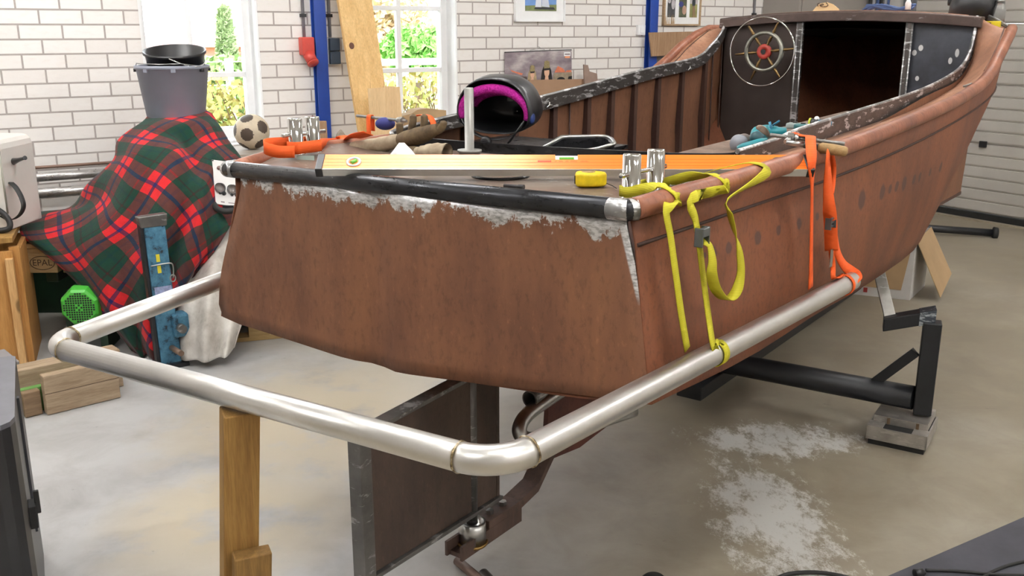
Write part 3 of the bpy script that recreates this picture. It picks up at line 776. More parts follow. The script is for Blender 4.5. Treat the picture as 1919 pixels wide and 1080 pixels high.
zdl = zb(.998)
BL = bollard_pair(at_z(556, 289, zdl), at_z(588, 285, zdl), zdl, .102, .0205, 'polished twin bollard on the port quarter, orange strap round it')
# grey post with a foot flange, and a small well with a rounded rim behind the aft coaming
ps_ = B(.70, -.265, 1.0); pb_ = at_s(880, 283, .70)
link('deck_post', MB().lathe((pb_.x, pb_.y, pb_.z - .02), [(.030, -.03), (.030, .018), (.035, .018), (.035, .024), (.0135, .025), (.0135, .195), (.0115, .198), (0, .198)], 28), basic('grey_bar_steel', (.30, .295, .28), .45, .7, .12, 20), boat)
wz_ = zb(1.04); wp = [at_z(u, v, wz_) for u, v in [(1052, 258), (1122, 257), (1142, 260), (1150, 267)]] + [at_s(u, v, s_) for u, v, s_ in [(1146, 273, 1.03), (1095, 284, .985), (1010, 283, .97)]]
rim = spline(wp, 5)
mb = MB(); dn_ = Vector((0, 0, -.10)); c_ = sum(rim, Vector())/len(rim)
inn = [p + (c_ - p).normalized()*.012 for p in rim]
mb.grid([[p + dn_ for p in rim], rim, inn, [p + dn_ for p in inn]], False, True); mb.add([p + dn_ for p in rim], [tuple(range(len(rim)))])
o = link('well_coaming', mb, m_tuberail, boat); o['label'] = 'black steel well with a rounded rim behind the aft coaming'
link('well_rim', MB().tube([p + Vector((0, 0, .002)) for p in rim], .006, 8, closed=True), m_brush, boat)
hp = at_z(938, 331, zb(.972))
link('deck_hatch_ring', MB().lathe(hp, [(.075, 0), (.075, .006), (.062, .006), (.062, -.02), (0, -.02)], 40), m_blackst, boat)
for u, v in ((1030, 197), (1293, 128)):
    q = at_p(u, v, -.84); link('coaming_hook', MB().tube([q + Vector((0, 0, .012)), q, q - rB*.0 - fB*.02 + Vector((0, 0, -.008))], .003, 6).tube([q, q + fB*.018 + Vector((0, 0, -.001))], .003, 6), m_brush, boat)
q = at_z(1810, 172, zb(1.16))
link('deck_stud', MB().tube([q - Vector((0, 0, .03)), q + Vector((0, 0, .02))], .006, 8).tube([q + Vector((0, 0, .02)) - rB*.012, q + Vector((0, 0, .032)) + rB*.02], .004, 8), m_brush, boat)

# ------------------------------------------------------------------ stainless bumper frame round the stern
def fillet(pts, rad, n=8):
    out = [Vector(pts[0])]; cuts = []
    for i in range(1, len(pts) - 1):
        a, b, c = Vector(pts[i-1]), Vector(pts[i]), Vector(pts[i+1])
        u, v = (a-b).normalized(), (c-b).normalized(); ang = u.angle(v); d = rad / math.tan(ang/2)
        p, q = b + u*d, b + v*d; ctr_ = b + (u+v).normalized()*(rad/math.sin(ang/2))
        arc = []
        for k in range(n+1):
            w = (p-ctr_).lerp(q-ctr_, k/n).normalized()*rad
            arc.append(ctr_ + w)
        cuts.append(arc)
    return cuts
cL, cR = at_z(94, 648, zb(.45)), at_z(934, 876, zb(.50))
eL0 = at_z(270, 581, zb(.447)); eL = eL0 + (eL0 - cL).normalized()*1.0
eR = at_z(1596, 527, zb(.50)); 
rb = .038*KB
bump = thing('bumper_frame', 'bent stainless tube bumper frame strapped round the stern of the boat', 'bumper frame', ((cL.x+cR.x)/2, (cL.y+cR.y)/2, cL.z), -HD)
arcL, arcR = fillet([eL, cL, cR, eR], .085, 10)
o = link('side_tube', MB().tube([eL, arcL[0]], rb, 24), m_stain, bump)
link('elbow', MB().tube(arcL, rb*1.01, 24), m_stain, bump)
link('stern_tube', MB().tube([arcL[-1], arcR[0]], rb, 24), m_stain, bump)
link('elbow', MB().tube(arcR, rb*1.015, 24), m_stain, bump)
d_ = (eR - arcR[-1]).normalized()
link('side_tube', MB().tube([arcR[-1], eR], rb, 24, caps=False).tube([arcR[-1], eR], rb*.9, 24, caps=False).lathe(eR, [(rb, 0), (rb*.9, 0)], 24, d_, cap=False), m_stain, bump)
m_seam = NT('heat_tinted_weld'); v_ = m_seam.coord(); m_seam = m_seam.out(m_seam.ramp(m_seam.noise(v_, 90, 4), [(.35, lin(70, 56, 40)), (.5, lin(168, 150, 116)), (.65, lin(190, 186, 176))]), .4, .8)
for p, t_ in ((arcL[0], arcL[1]-arcL[0]), (arcL[-1], arcL[-1]-arcL[-2]), (arcR[0], arcR[1]-arcR[0]), (arcR[-1], arcR[-1]-arcR[-2])):
    x = t_.orthogonal().normalized(); y = t_.cross(x).normalized()
    o = link('weld_seam', MB().tube([p + (x*math.cos(k*PI/20) + y*math.sin(k*PI/20))*(rb*1.005 + .0008*math.sin(k*5.3)) for k in range(40)], .0022, 6, closed=True), m_seam, bump)
    o['label'] = 'brown heat-tinted weld seam'

# ------------------------------------------------------------------ straps
def fabric(name, col, f=420):
    t = NT(name); v = t.coord(); w = t.node('ShaderNodeTexWave'); t.l.new(v, w.inputs[0]); w.inputs['Scale'].default_value = f/6
    w.bands_direction = 'Z'
    c = t.ramp(t.noise(v, 14, 4), [(.3, tuple(x*.8 for x in col)), (.7, col)])
    c = t.mix(t.math('MULTIPLY', w.outputs['Fac'], .18), c, tuple(x*.5 for x in col)); t.bump(w.outputs['Fac'], .25, .001)
    return t.out(c, .65, 0, .25)
m_yel = fabric('yellow_webbing', lin(206, 198, 52)); m_ora = fabric('orange_webbing', lin(250, 104, 44))
zv = Vector((0, 0, 1))
ys = thing('lashing_strap', 'yellow lashing strap from the starboard twin bollard down to the bumper tube', 'strap', (BR[0].x, BR[0].y, zdk))
WY = .0235
def rb_out(s, dz=0.0, dp=0.0): p, z = rail(s, 1); return B(s, p + .036 + dp, z + dz)
def rb_top(s, dp=0.0): p, z = rail(s, 1); return B(s, p + dp, z + .038)
# loop round the bollards and both falls to the tube
r_ = .0225
bA, bBk = BR
n_ = (bBk - bA); n_.z = 0; n_.normalize(); m_ = Vector((n_.y, -n_.x, 0)); m_ = m_ if m_.dot(rB) > 0 else -m_   # m_ points to starboard
hz = Vector((0, 0, .016))
loopp = [bA + hz + m_*.006 - n_*r_, bA + hz - m_*r_*.7 - n_*r_*.7, bA + hz - m_*r_, bBk + hz - m_*r_, bBk + hz - m_*r_*.7 + n_*r_*.7, bBk + hz + m_*.006 + n_*r_]
s1, s2 = .145, .40
q1 = [at_p(u, v, p) for u, v, p in ((1249, 392, 1.005), (1257, 445, 1.02), (1266, 510, 1.035), (1277, 590, 1.045), (1288, 655, 1.05))]
q2 = [at_p(u, v, p) for u, v, p in ((1296, 372, 1.035), (1303, 410, 1.035), (1309, 445, 1.045), (1318, 520, 1.05), (1328, 595, 1.07), (1338, 652, 1.10))]
pc = at_z(1343, 662, zb(.50))
tdir = (eR - arcR[-1]).normalized(); od = Vector((tdir.y, -tdir.x, 0)); od = od if od.dot(rB) > 0 else -od
cpt = arcR[-1] + tdir*((pc - arcR[-1]).dot(tdir))
wrap = [cpt + (od*math.cos(a_) + zv*math.sin(a_))*(rb + .0022) for a_ in [math.radians(x) for x in (70, 35, 0, -35, -70, -110, -150)]]
left_fall = [rb_out(.12, .0, .004), rb_top(.135, -.01)]
def mid(s, p, z): return B(s, p, z)
zr = lambda s: rail(s, 1)[1]
pr0 = rail(s1, 1)[0]; pr1 = rail(s2, 1)[0]
path = list(reversed(q1)) + [rb_out(s1, -.004), rb_out(s1, .020, -.008), rb_top(s1, -.014), B(s1 + .03, pr0 - .05, zr(s1) + .030), B(s1 + .08, pr0 - .12, zr(s1) + .012)] + loopp + [B(s2 + .05, pr1 - .13, zr(s2) + .012), B(s2 + .02, pr1 - .05, zr(s2) + .030), rb_top(s2, -.014), rb_out(s2, .020, -.008), rb_out(s2, -.004)] + q2 + wrap
wd = [fB]*5 + [fB]*3 + [fB*.8 + zv*.4, fB*.3 + zv*.9] + [zv]*6 + [zv*.9 - fB*.3, zv*.4 - fB*.8] + [-fB]*3 + [-fB]*6 + [-tdir]*7
def dense(path, wd, n=5):
    P = spline(path, n); W_ = spline([Vector(x) for x in wd], n); return P, W_
P, W_ = dense(path, wd, 5)
link('webbing', MB().ribbon(P, W_, WY, .0022), m_yel, ys)
# second ply and the cam buckle with its loose tail
bk = at_p(1311, 443, 1.05)
tail = [at_p(u, v, p) for u, v, p in ((1318, 452, 1.06), (1330, 462, 1.075), (1335, 490, 1.085), (1334, 515, 1.085), (1343, 545, 1.08), (1362, 562, 1.08), (1379, 548, 1.085), (1388, 515, 1.085), (1386, 475, 1.085), (1376, 435, 1.08), (1368, 400, 1.08), (1366, 372, 1.075))]
tail += [rb_out(.645, .012, .008), rb_top(.655, -.004), rb_top(.66, -.09) - zv*.012, B(.60, .80, 1.0)]
wt = [fB, fB, fB*.9 + rB*.3, fB*.6 + rB*.6, fB*.5 + rB*.8, fB*.3 + rB*.95, fB*.5 + rB*.8, fB*.9 + rB*.4, fB + rB*.1, fB*.6 - rB*.5, fB*.5 - rB*.6, fB*.9 - rB*.2, fB, fB, fB, fB]
P, W_ = dense(tail, wt, 6); link('loose_tail', MB().ribbon(P, W_, WY, .002), m_yel, ys)
M3b = Matrix.Rotation(-HD, 3, 'Z')
m_bk = basic('grey_zinc_buckle', lin(112, 118, 122), .35, .8, .15)
mb = MB()
for e in (-.016, .016): mb.box(bk + fB*e + rB*.006, (.020, .003, .040), M3b)
mb.box(bk + rB*.010 + zv*.010, (.012, .030, .018), M3b)
link('buckle', mb, m_bk, ys, bevel=.002)
# orange strap hung from the clamp bars, starboard
oz = thing('lashing_strap', 'orange lashing strap hanging from the clamp bar on the starboard side deck', 'strap', at_p(1545, 300, 1.1))
WO = .034
cpt2 = eR - tdir*.055
wrap2 = [cpt2 + (od*math.cos(a_) + zv*math.sin(a_))*(rb + .0022) for a_ in [math.radians(x) for x in (100, 60, 20, -20, -60, -100, -150)]]
p1 = [at_s(1485, 249, 1.17), at_s(1502, 254, 1.16), at_s(1518, 256, 1.15), at_p(1519, 264, 1.07), at_p(1521, 300, 1.12), at_p(1522, 345, 1.12), at_p(1521, 420, 1.12), at_p(1520, 490, 1.12), at_p(1519, 540, 1.12)]
VV, PV = Vector((.29, .957, 0)), Vector((.957, -.29, 0))
w1 = [fB*.7 + rB*.3, fB, PV, PV, PV*.8 + VV*.6, PV*.25 + VV, PV*.25 + VV, PV*.3 + VV, PV*.45 + VV]
P, W_ = dense(p1, w1, 6); link('webbing', MB().ribbon(P, W_, WO*.75, .0022), m_ora, oz)
p2 = [at_p(1553, 284, 1.13), at_p(1551, 305, 1.135), at_p(1551, 340, 1.13), at_p(1553, 380, 1.13), at_p(1556, 412, 1.13), at_p(1557, 440, 1.13), at_p(1558, 470, 1.13)]
w2 = [PV*.2 + VV, PV*.3 + VV, PV*.5 + VV*.8, PV*.75 + VV*.6, PV, PV, PV]
P, W_ = dense(p2, w2, 6); link('webbing', MB().ribbon(P, W_, WO, .0022), m_ora, oz)
p3 = [at_p(1556, 282, 1.12), at_p(1562, 310, 1.10), at_p(1561, 340, 1.10), at_p(1558, 362, 1.11)]
P, W_ = dense(p3, [PV]*4, 6); link('webbing', MB().ribbon(P, W_, WO*.4, .0022), m_ora, oz)
p4 = [at_p(1563, 440, 1.125), at_p(1570, 475, 1.12), at_p(1582, 498, 1.13), at_p(1598, 511, 1.15), at_p(1604, 519, 1.17), at_p(1600, 524, 1.17), eR - tdir*.02 + zv*.004]
P, W_ = dense(p4, [fB, fB, fB*.9 + zv*.3, fB*.6 + zv*.8, rB*.7 + fB*.5 + zv*.2, rB + fB*.2, rB], 6); link('loose_tail', MB().ribbon(P, W_, WO, .0022), m_ora, oz)
p5 = [at_p(1558, 470, 1.13), at_p(1561, 500, 1.13), at_p(1563, 522, 1.14)] + wrap2
P, W_ = dense(p5, [PV, PV*.8 + VV*.4, PV*.6 + VV*.5] + [tdir]*7, 6); link('webbing', MB().ribbon(P, W_, WO*.42, .0022), m_ora, oz)
q = at_p(1557, 418, 1.14)
mb = MB()
for e in (-.02, .02): mb.box(q + fB*e, (.016, .004, .03), M3b)
for e in (-.010, 0, .010): mb.tube([q - fB*.02 + zv*e, q + fB*.02 + zv*e], .0035, 8)
link('buckle', mb, m_bk, oz)
q = at_p(1558, 484, 1.135); link('steel_hook', MB().box(q, (.004, .018, .05), M3b), m_brush, oz, bevel=.002)
# orange strap, port
op = thing('lashing_strap', 'orange lashing strap wound round the port twin bollard', 'strap', (BL[0].x, BL[0].y, zdl))
bA, bBk = BL; n_ = (bBk - bA); n_.z = 0; n_.normalize(); m_ = Vector((n_.y, -n_.x, 0)); m_ = m_ if m_.dot(rB) > 0 else -m_
hz = zv*.02; r_ = .023
lp = [bA + hz - m_*r_*.5 - n_*r_*1.0, bA + hz + m_*r_*.75 - n_*r_*.75, bA + hz + m_*r_, bBk + hz + m_*r_, bBk + hz + m_*r_*.7 + n_*r_*.7, bBk + hz - m_*r_*.2 + n_*r_, bBk + hz*1.3 - m_*r_, bA + hz*1.5 - m_*r_*1.3, bA + hz*1.5 - m_*.05 - n_*.06, bA + hz*1.3 - n_*.095 - m_*.02, bA + hz*.8 - n_*.08 + m_*.015, bA + hz*.6 - n_*.03 + m_*.028]
P, W_ = dense(lp, [zv]*len(lp), 6); link('webbing', MB().ribbon(P, W_, WO, .0022), m_ora, op)
run = [bBk + hz - m_*.0 + n_*r_, at_z(622, 268, zb(.985)), at_z(645, 262, zb(1.0)), at_z(664, 256, zb(1.03)), at_z(690, 250, zb(1.06))]
P, W_ = dense(run, [zv, zv*.8 + m_*.6, zv*.5 + m_, m_, m_], 6); link('webbing', MB().ribbon(P, W_, WO, .0022), m_ora, op)
q = at_z(512, 290, zb(.985)); link('buckle', MB().box(q, (.05, .02, .022), Matrix.Rotation(.5, 3, 'Z')).tube([q - fB*.02, q + rB*.05], .005, 8), m_bk, op, bevel=.003)
q = at_z(573, 303, zb(.97)); link('end_plate', MB().box(q + zv*.004, (.05, .004, .026), Matrix.Rotation(-.1, 3, 'Z')), basic('pale_green_grey_plate', lin(168, 186, 178), .5), op)

# ------------------------------------------------------------------ clamp bars
m_thread = NT('threaded_steel'); w = m_thread.node('ShaderNodeTexWave'); w.inputs['Scale'].default_value = 160; w.bands_direction = 'X'
m_thread.l.new(m_thread.coord(), w.inputs[0]); m_thread.bump(w.outputs['Fac'], .5, .002); m_thread = m_thread.out((.28, .28, .27), .4, .9)
m_handle = wood('turned_beech_handle', lin(138, 110, 72), lin(182, 152, 106), 0, 3, False)
def clamp_bar(a, b, ha, hb, nut, label, handle=True):
    t = thing('screw_clamp', label, 'clamp', (a+b)/2)
    d = (b-a).normalized()
    link('threaded_rod', MB().tube([a, b], .0052, 12), m_thread, t)
    link('nut', MB().lathe(a.lerp(b, nut) - d*.008, [(.013, 0), (.013, .016)], 6, d, smooth=False).lathe(a.lerp(b, nut) + d*.010, [(.010, 0), (.010, .010)], 16, d), m_brush, t)
    if handle:
        e = (hb-ha).normalized(); L = (hb-ha).length
        link('handle', MB().lathe(ha, [(0, 0), (.009, 0), (.0135, .008), (.0145, L*.5), (.013, L - .008), (.010, L - .002), (0, L)], 20, e), m_handle, t)
        link('ferrule', MB().tube([ha - e*.035, ha + e*.004], .0085, 12), basic('dark_ferrule', (.05, .045, .04), .4, .8), t)
        j = ha - e*.03
        link('jaw', MB().tube([j - e*.05, j], .007, 12).tube([j - e*.05, a.lerp(b, nut)], .008, 10), m_brush, t)
clamp_bar(at_s(1443, 253, 1.12), at_s(1583, 270, 1.20), at_s(1533, 276, 1.13), at_s(1589, 285, 1.15), .28, 'steel screw clamp with a wooden handle lying across the starboard side deck')
a_, b_ = at_s(762, 227, 1.20), at_s(669, 217, 1.26)
clamp_bar(a_, b_, a_, b_, .10, 'bare threaded clamp rod lying across the port coaming', handle=False)
t = thing('strap_loop', 'orange strap looped over the clamp rod on the port coaming', 'strap', a_.lerp(b_, .7))
x = a_.lerp(b_, .72); dd = (b_-a_).normalized()
nn = Vector((dd.y, -dd.x, 0)); nn = nn if nn.y < 0 else -nn
P, W_ = dense([x + nn*.009 - zv*.085, x + nn*.009 - zv*.03, x + nn*.008, x + zv*.008, x - nn*.008, x - nn*.009 - zv*.05], [dd]*6, 5)
link('webbing', MB().ribbon(P, W_, .024, .002), m_ora, t)
c = [at_s(778, 218, 1.10), at_s(792, 215, 1.08), at_s(804, 218, 1.06), at_s(811, 228, 1.04), at_s(814, 242, 1.02)]
P, W_ = dense(c, [fB + rB*.5]*5, 6); link('webbing', MB().ribbon(P, W_, .020, .002), m_ora, t)
x2 = a_.lerp(b_, .45) + nn*.0; link('shackle_cloth', MB().sphere(at_s(722, 232, 1.22), .03, sc=(1.2, .8, .75)), basic('blue_cloth', lin(44, 48, 110), .8), t)

# ------------------------------------------------------------------ things on the after deck
# spirit level leaning back
LU = Vector((0, .866, .5)); LN = Vector((0, -.5, .866)); LX = Vector((1, 0, 0))
LD = 2.343
l0, l1 = at_d(592, 331, LD), at_d(1524, 332, LD); LX = (l1-l0).normalized(); LEN = (l1-l0).length
WB, TK = .060, .022
def LV(x, u, n): return l0 + LX*x + LU*u + LN*n          # x along, u across the web, n out of the web (0 = underside)
lev = thing('spirit_level', 'long orange spirit level lying across the after deck', 'spirit level', (l0+l1)/2)
m_lev = basic('orange_anodised_face', lin(255, 132, 46), .28, .15, .04, 5, spec=.6)
m_alu = basic('satin_aluminium', (.66, .65, .62), .4, .55, .08, 10)
mb = MB(); notch = (LEN*.505 - .028, LEN*.505 + .028)
prof = lambda wtop: [(0, 0), (0, TK), (wtop, TK), (wtop, 0)]
def lbox(x0, x1, u0, u1, n0, n1):
    return MB().hexa([LV(x0, u0, n0), LV(x1, u0, n0), LV(x1, u1, n0), LV(x0, u1, n0)], [LV(x0, u0, n1), LV(x1, u0, n1), LV(x1, u1, n1), LV(x0, u1, n1)])
body = lbox(.018, LEN - .018, .001, WB - .001, .001, TK - .0025); link('body', body, m_alu, lev)
face = lbox(.018, notch[0], .0015, WB, TK - .0025, TK); 
for a in (lbox(notch[1], LEN - .018, .0015, WB, TK - .0025, TK), lbox(notch[0], notch[1], .0015, WB - .020, TK - .0025, TK)): face.add(a.v, a.f)
link('face', face, m_lev, lev)
gr = MB()
for u in (.016, .028, .041): 
    a = lbox(.018, notch[0] if u > .035 else LEN - .018, u, u + .0009, TK - .001, TK + .0002); gr.add(a.v, a.f)
    if u > .035: a = lbox(notch[1], LEN - .018, u, u + .0009, TK - .001, TK + .0002); gr.add(a.v, a.f)
link('groove', gr, basic('orange_groove', lin(206, 96, 30), .4), lev)
link('edge_strip', lbox(.018, LEN - .018, 0, .0016, TK - .0015, TK + .0012), basic('bright_edge', (.8, .76, .7), .25, .6), lev)
m_blk = basic('black_plastic', (.014, .014, .016), .38, 0, .2, spec=.5)
for x0, x1 in ((0, .018), (LEN - .018, LEN)):
    link('end_cap', lbox(x0, x1, -.0015, WB + .0015, -.001, TK + .0015), m_blk, lev, bevel=.002)
m_vial = basic('green_vial', lin(110, 190, 70), .15, 0, .1, spec=.7)
for x, mt, lb in ((.092, basic('silver_ring', lin(200, 202, 208), .3, .4), 'silver vial ring'), (LEN - .082, basic('dark_ring', lin(48, 44, 52), .35), 'dark vial ring')):
    c = LV(x, .030, TK)
    v = link('vial', MB().lathe(c, [(.0185, 0), (.0185, .0022), (.0125, .0022), (.0125, -.004), (0, -.004)], 32, LN, cap=False), mt, lev); v['label'] = lb
    a = LX*.7 + LU*.7
    link('tube', MB().tube([c - a*.008 + LN*.0008, c + a*.008 + LN*.0008], .0052, 12), m_vial, v)
mv = link('vial', lbox(notch[0] + .001, notch[1] - .001, WB - .019, WB + .001, TK - .013, TK - .004), m_blk, lev, bevel=.002); mv['label'] = 'black centre vial block'
link('tube', MB().tube([LV(LEN*.505 - .018, WB - .013, TK - .003), LV(LEN*.505 + .018, WB - .013, TK - .003)], .0042, 12), m_vial, mv)
m_redp = basic('red_print', lin(200, 62, 34), .5); m_orp = basic('dark_orange_print', lin(226, 92, 34), .5)
xa = LEN*(1008 - 592)/932
pr = lbox(xa, xa + .033, .030, .0365, TK, TK + .0003); link('printed_badge', pr, m_redp, lev)
pr = MB()
for i in range(7): a = lbox(xa + .004 + i*.0037, xa + .0065 + i*.0037, .0315, .035, TK + .0003, TK + .0005); pr.add(a.v, a.f)
link('badge_lettering', pr, m_orp, lev)
pr = MB(); rnd = random.Random(3); x = xa + .042
for wlen, gap in ((2, .004), (4, .005), (3, .004), (6, .008), (7, .008)):
    for i in range(wlen): a = lbox(x, x + .0018, .0315, .0315 + .002 + .0026*rnd.random(), TK, TK + .0003); pr.add(a.v, a.f); x += .0028
    x += gap
link('printed_lettering', pr, m_orp, lev)
# tape measure
tc = at_z(1107, 349, zb(.976)); tm = thing('tape_measure', 'scuffed yellow tape measure lying on the after deck', 'tape measure', tc)
m_tapey = basic('scuffed_yellow_case', lin(236, 204, 30), .45, 0, .16, 40)
ol = [(-.036, -.014), (-.036, .014), (-.028, .023), (-.010, .027), (.010, .025), (.026, .017), (.036, .006), (.036, -.006), (.026, -.016), (.008, -.024), (-.012, -.026), (-.028, -.023)]
ol = [Vector((a, b, 0)) for a, b in ol]; ols = spline(ol, 3, True)
link('case', MB().prism([tc + p for p in ols], (0, 0, .034)), m_tapey, tm, bevel=.008, seg=4)
link('side_label', MB().lathe(tc + Vector((-.006, .002, .0335)), [(.0165, 0), (.0165, .001), (0, .0012)], 28), basic('worn_grey_label', lin(150, 126, 80), .6, 0, .3, 40), tm)
link('belt_clip', MB().box(tc + Vector((-.037, 0, .016)), (.004, .012, .02)), m_blk, tm, bevel=.001)
link('blade_hook', MB().tube([tc + Vector((.035, -.002, .008)), tc + Vector((.05, -.02, .004)), tc + Vector((.055, -.05, .003))], .0012, 6), m_blk, tm)
q0, q1 = at_z(945, 352, zb(.976)), at_z(982, 355, zb(.976))
tag(link('marker_pen', MB().tube([q0 + zv*.005, q0.lerp(q1, .7) + zv*.005, q0.lerp(q1, .72) + zv*.005, q1 + zv*.005], [.005, .005, .006, .006], 12), m_blk, loc=q0.lerp(q1, .5)), 'black marker pen lying on the deck behind the transom tube', 'pen')
ch = MB(); q0 = at_z(1262, 352, zb(.985)); q1 = at_z(1345, 335, zb(.985))
for i in range(9):
    c = q0.lerp(q1, i/8) + zv*.006; a = (q1-q0).normalized(); b = zv if i % 2 else Vector((a.y, -a.x, 0))
    ch.tube([c + a*(.011*math.cos(k*PI/6)) + b*(.006*math.sin(k*PI/6)) for k in range(12)], .0022, 6, closed=True)
tag(link('chain', ch, m_brush, loc=q0), 'short steel chain on the deck behind the starboard twin bollard', 'chain')
# welding helmet, open side towards the stern
hc = at_s(925, 285, 1.10); hd_ = (hc - EYE).length
hel = thing('welding_helmet', 'black welding helmet with a magenta brow pad standing behind the level', 'welding helmet', hc)
ax = Vector((.34, .93, .10)).normalized(); hx = Vector((ax.y, -ax.x, 0)).normalized(); hz_ = hx.cross(ax).normalized()
HC = at_pl(923, 215, Vector((0, 1, 0)), hc.y + .02)
m_shell = basic('satin_black_shell', (.022, .023, .026), .32, 0, .15, 8, spec=.5)
rows = []; hw, hh, hl = .121, .110, .094
for t_, sc, zz in ((0, 1.0, 0), (.03, 1.03, .0), (.08, 1.04, .0), (.13, 1.0, -.004), (.17, .9, -.010), (.20, .72, -.018), (.22, .48, -.026), (.228, .2, -.03), (.23, .02, -.03)):
    row = []
    for k in range(33):
        a = 2*PI*k/32; cx, sx = math.cos(a), math.sin(a); cx = math.copysign(abs(cx)**.8, cx)
        row.append(HC + ax*(t_ + (.05*max(0, -sx - .35) if t_ < .05 else 0)) + hx*(hw*sc*cx) + hz_*((hh if sx > 0 else hl*.72)*sc*sx*1.0 + zz))
    rows.append(row)
link('shell', MB().grid(rows, True), m_shell, hel, solid=.004)
row2 = []
arc = [HC + ax*.012 + hx*(hw*.93*math.cos(a)) + hz_*(hh*.70*math.sin(a) + .002) for a in [math.radians(-14 + 208*k/24) for k in range(25)]]
m_mag = NT('magenta_towelling'); v_ = m_mag.coord(); n_ = m_mag.noise(v_, 160, 3); m_mag.bump(n_, .8, .004)
m_mag = m_mag.out(m_mag.ramp(n_, [(.3, lin(150, 30, 120)), (.7, lin(206, 56, 168))]), .9, 0, .1)
o = link('brow_pad', MB().tube(arc, [.010 + .006*math.sin(PI*k/24) for k in range(25)], 12), m_mag, hel); o['label'] = 'magenta towelling brow pad'
arc2 = [HC + ax*.085 + hx*(hw*.80*math.cos(a)) + hz_*(hh*.50*math.sin(a) + .002) for a in [math.radians(10 + 160*k/20) for k in range(21)]]
link('rear_pad', MB().tube(arc2, .012, 10), m_mag, hel)
arc3 = [HC + ax*.004 + hx*(hw*.88*math.cos(a)) + hz_*(hl*.82*math.sin(a) - .002) for a in [math.radians(190 + 160*k/20) for k in range(21)]]
link('head_strap', MB().ribbon(arc3, [ax]*21, .022, .003), m_blk, hel)
link('strap_arm', MB().ribbon([HC + hx*(hw*.86) - hz_*.02, HC + hx*(hw*.6) - hz_*.06, HC + hx*(hw*.42) - hz_*.088], [ax]*3, .02, .004), m_blk, hel)
for e in (-1, 1):
    c = HC + ax*.03 + hx*(e*hw*.97) - hz_*.012
    link('ratchet_knob', MB().lathe(c, [(.016, -.006), (.020, 0), (.020, .006), (.012, .010), (0, .010)], 20, hx*e), basic('blue_knob', lin(40, 60, 120), .5) if e > 0 else m_blk, hel)
link('rear_knob', MB().lathe(HC - ax*.004 - hz_*(hl*.90) - hx*.022, [(.017, 0), (.017, .014), (.012, .018), (0, .018)], 24, -ax), m_blk, hel)
link('lens_glass', MB().box(HC + ax*.205 + hz_*.028 + hx*.02, (.09, .004, .04), Matrix.Rotation(-.35, 3, 'Z')), basic('dark_green_lens', lin(24, 66, 30), .12, 0, .1, spec=.7), hel)
# leather gloves
def leather(name, c1, c2):
    t = NT(name); v = t.coord(); n = t.noise(v, 26, 5); t.bump(t.noise(v, 120, 3), .35, .002)
    return t.out(t.ramp(n, [(.3, c1), (.7, c2)]), .75, 0, .25)
m_cuff = leather('pale_split_leather', lin(140, 124, 104), lin(184, 170, 146)); m_lea = leather('dirty_brown_leather', lin(62, 50, 38), lin(112, 94, 70))
def glove(pts_cuff, pts_hand, fingers, label, z0):
    g = thing('welding_glove', label, 'glove', pts_cuff[0]); P = spline(pts_cuff, 5); n = len(P)
    mb = MB().tube(P, [.026 - .005*k/(n-1) + .0012*math.sin(k*1.9) for k in range(n)], 18, caps=False, up=(0, 0, 1)); mb.tube(P[:-1], [.022 - .004*k/(n-1) for k in range(n-1)], 18, caps=False, up=(0, 0, 1))
    link('cuff', mb, m_cuff, g)
    P = spline(pts_hand, 5); n = len(P); R_ = spline([Vector((.020, 0, 0)), Vector((.026, 0, 0)), Vector((.024, 0, 0)), Vector((.014, 0, 0))], 5)
    link('hand', MB().tube(P, [R_[min(len(R_)-1, int(k/(n-1)*(len(R_)-1)))].x for k in range(n)], 18), m_lea, g)
    for f in fingers:
        P = spline(f, 5); n = len(P)
        link('finger', MB().tube(P, [.0125 - .002*k/(n-1) if k < n-2 else (.009 if k == n-2 else .003) for k in range(n)], 12), m_lea, g)
gd = at_z(668, 286, zb(.995)); 
def GV(u, v, dy=0.0): return at_pl(u, v, fB, (CB + fB*((.70 + dy)*KB)).dot(fB))
glove([GV(664, 281), GV(700, 274), GV(735, 267), GV(752, 262)], [GV(745, 264), GV(772, 258), GV(798, 250), GV(822, 240)],
      [[GV(752, 262), GV(750, 250), GV(749, 238), GV(748, 229)], [GV(772, 255), GV(772, 240), GV(774, 226), GV(774, 214)], [GV(796, 250), GV(795, 236), GV(795, 224), GV(795, 214)], [GV(812, 247), GV(824, 243), GV(830, 235), GV(832, 226)]],
      'worn leather welding glove with upright fingers lying behind the level', 0)
glove([GV(838, 286, -.03), GV(815, 284, -.03), GV(795, 287, -.03), GV(782, 290, -.03)], [GV(786, 289, -.03), GV(774, 290, -.03), GV(762, 291, -.03), GV(752, 292, -.03)],
      [[GV(756, 291, -.03), GV(744, 291, -.03), GV(734, 291, -.03)]], 'second leather glove lying half hidden behind the white paper', 0)
# folded white paper
q = [GV(722, 300, -.10), GV(736, 284, -.10), GV(748, 268, -.10), GV(758, 268, -.10), GV(772, 282, -.10), GV(786, 300, -.10)]
bot_ = q[0].lerp(q[-1], .5)
mb = MB().grid([q, [p.lerp(bot_, .45) - fB*.028 for p in q], [p.lerp(bot_, .75) - fB*.030 - zv*.004 for p in q]], True)
tag(link('paper_sheet', mb, basic('white_paper', (.9, .9, .9), .7, 0, .02), loc=q[0].lerp(q[-1], .5), solid=.0015), 'crumpled white paper standing behind the bright end of the level', 'paper')
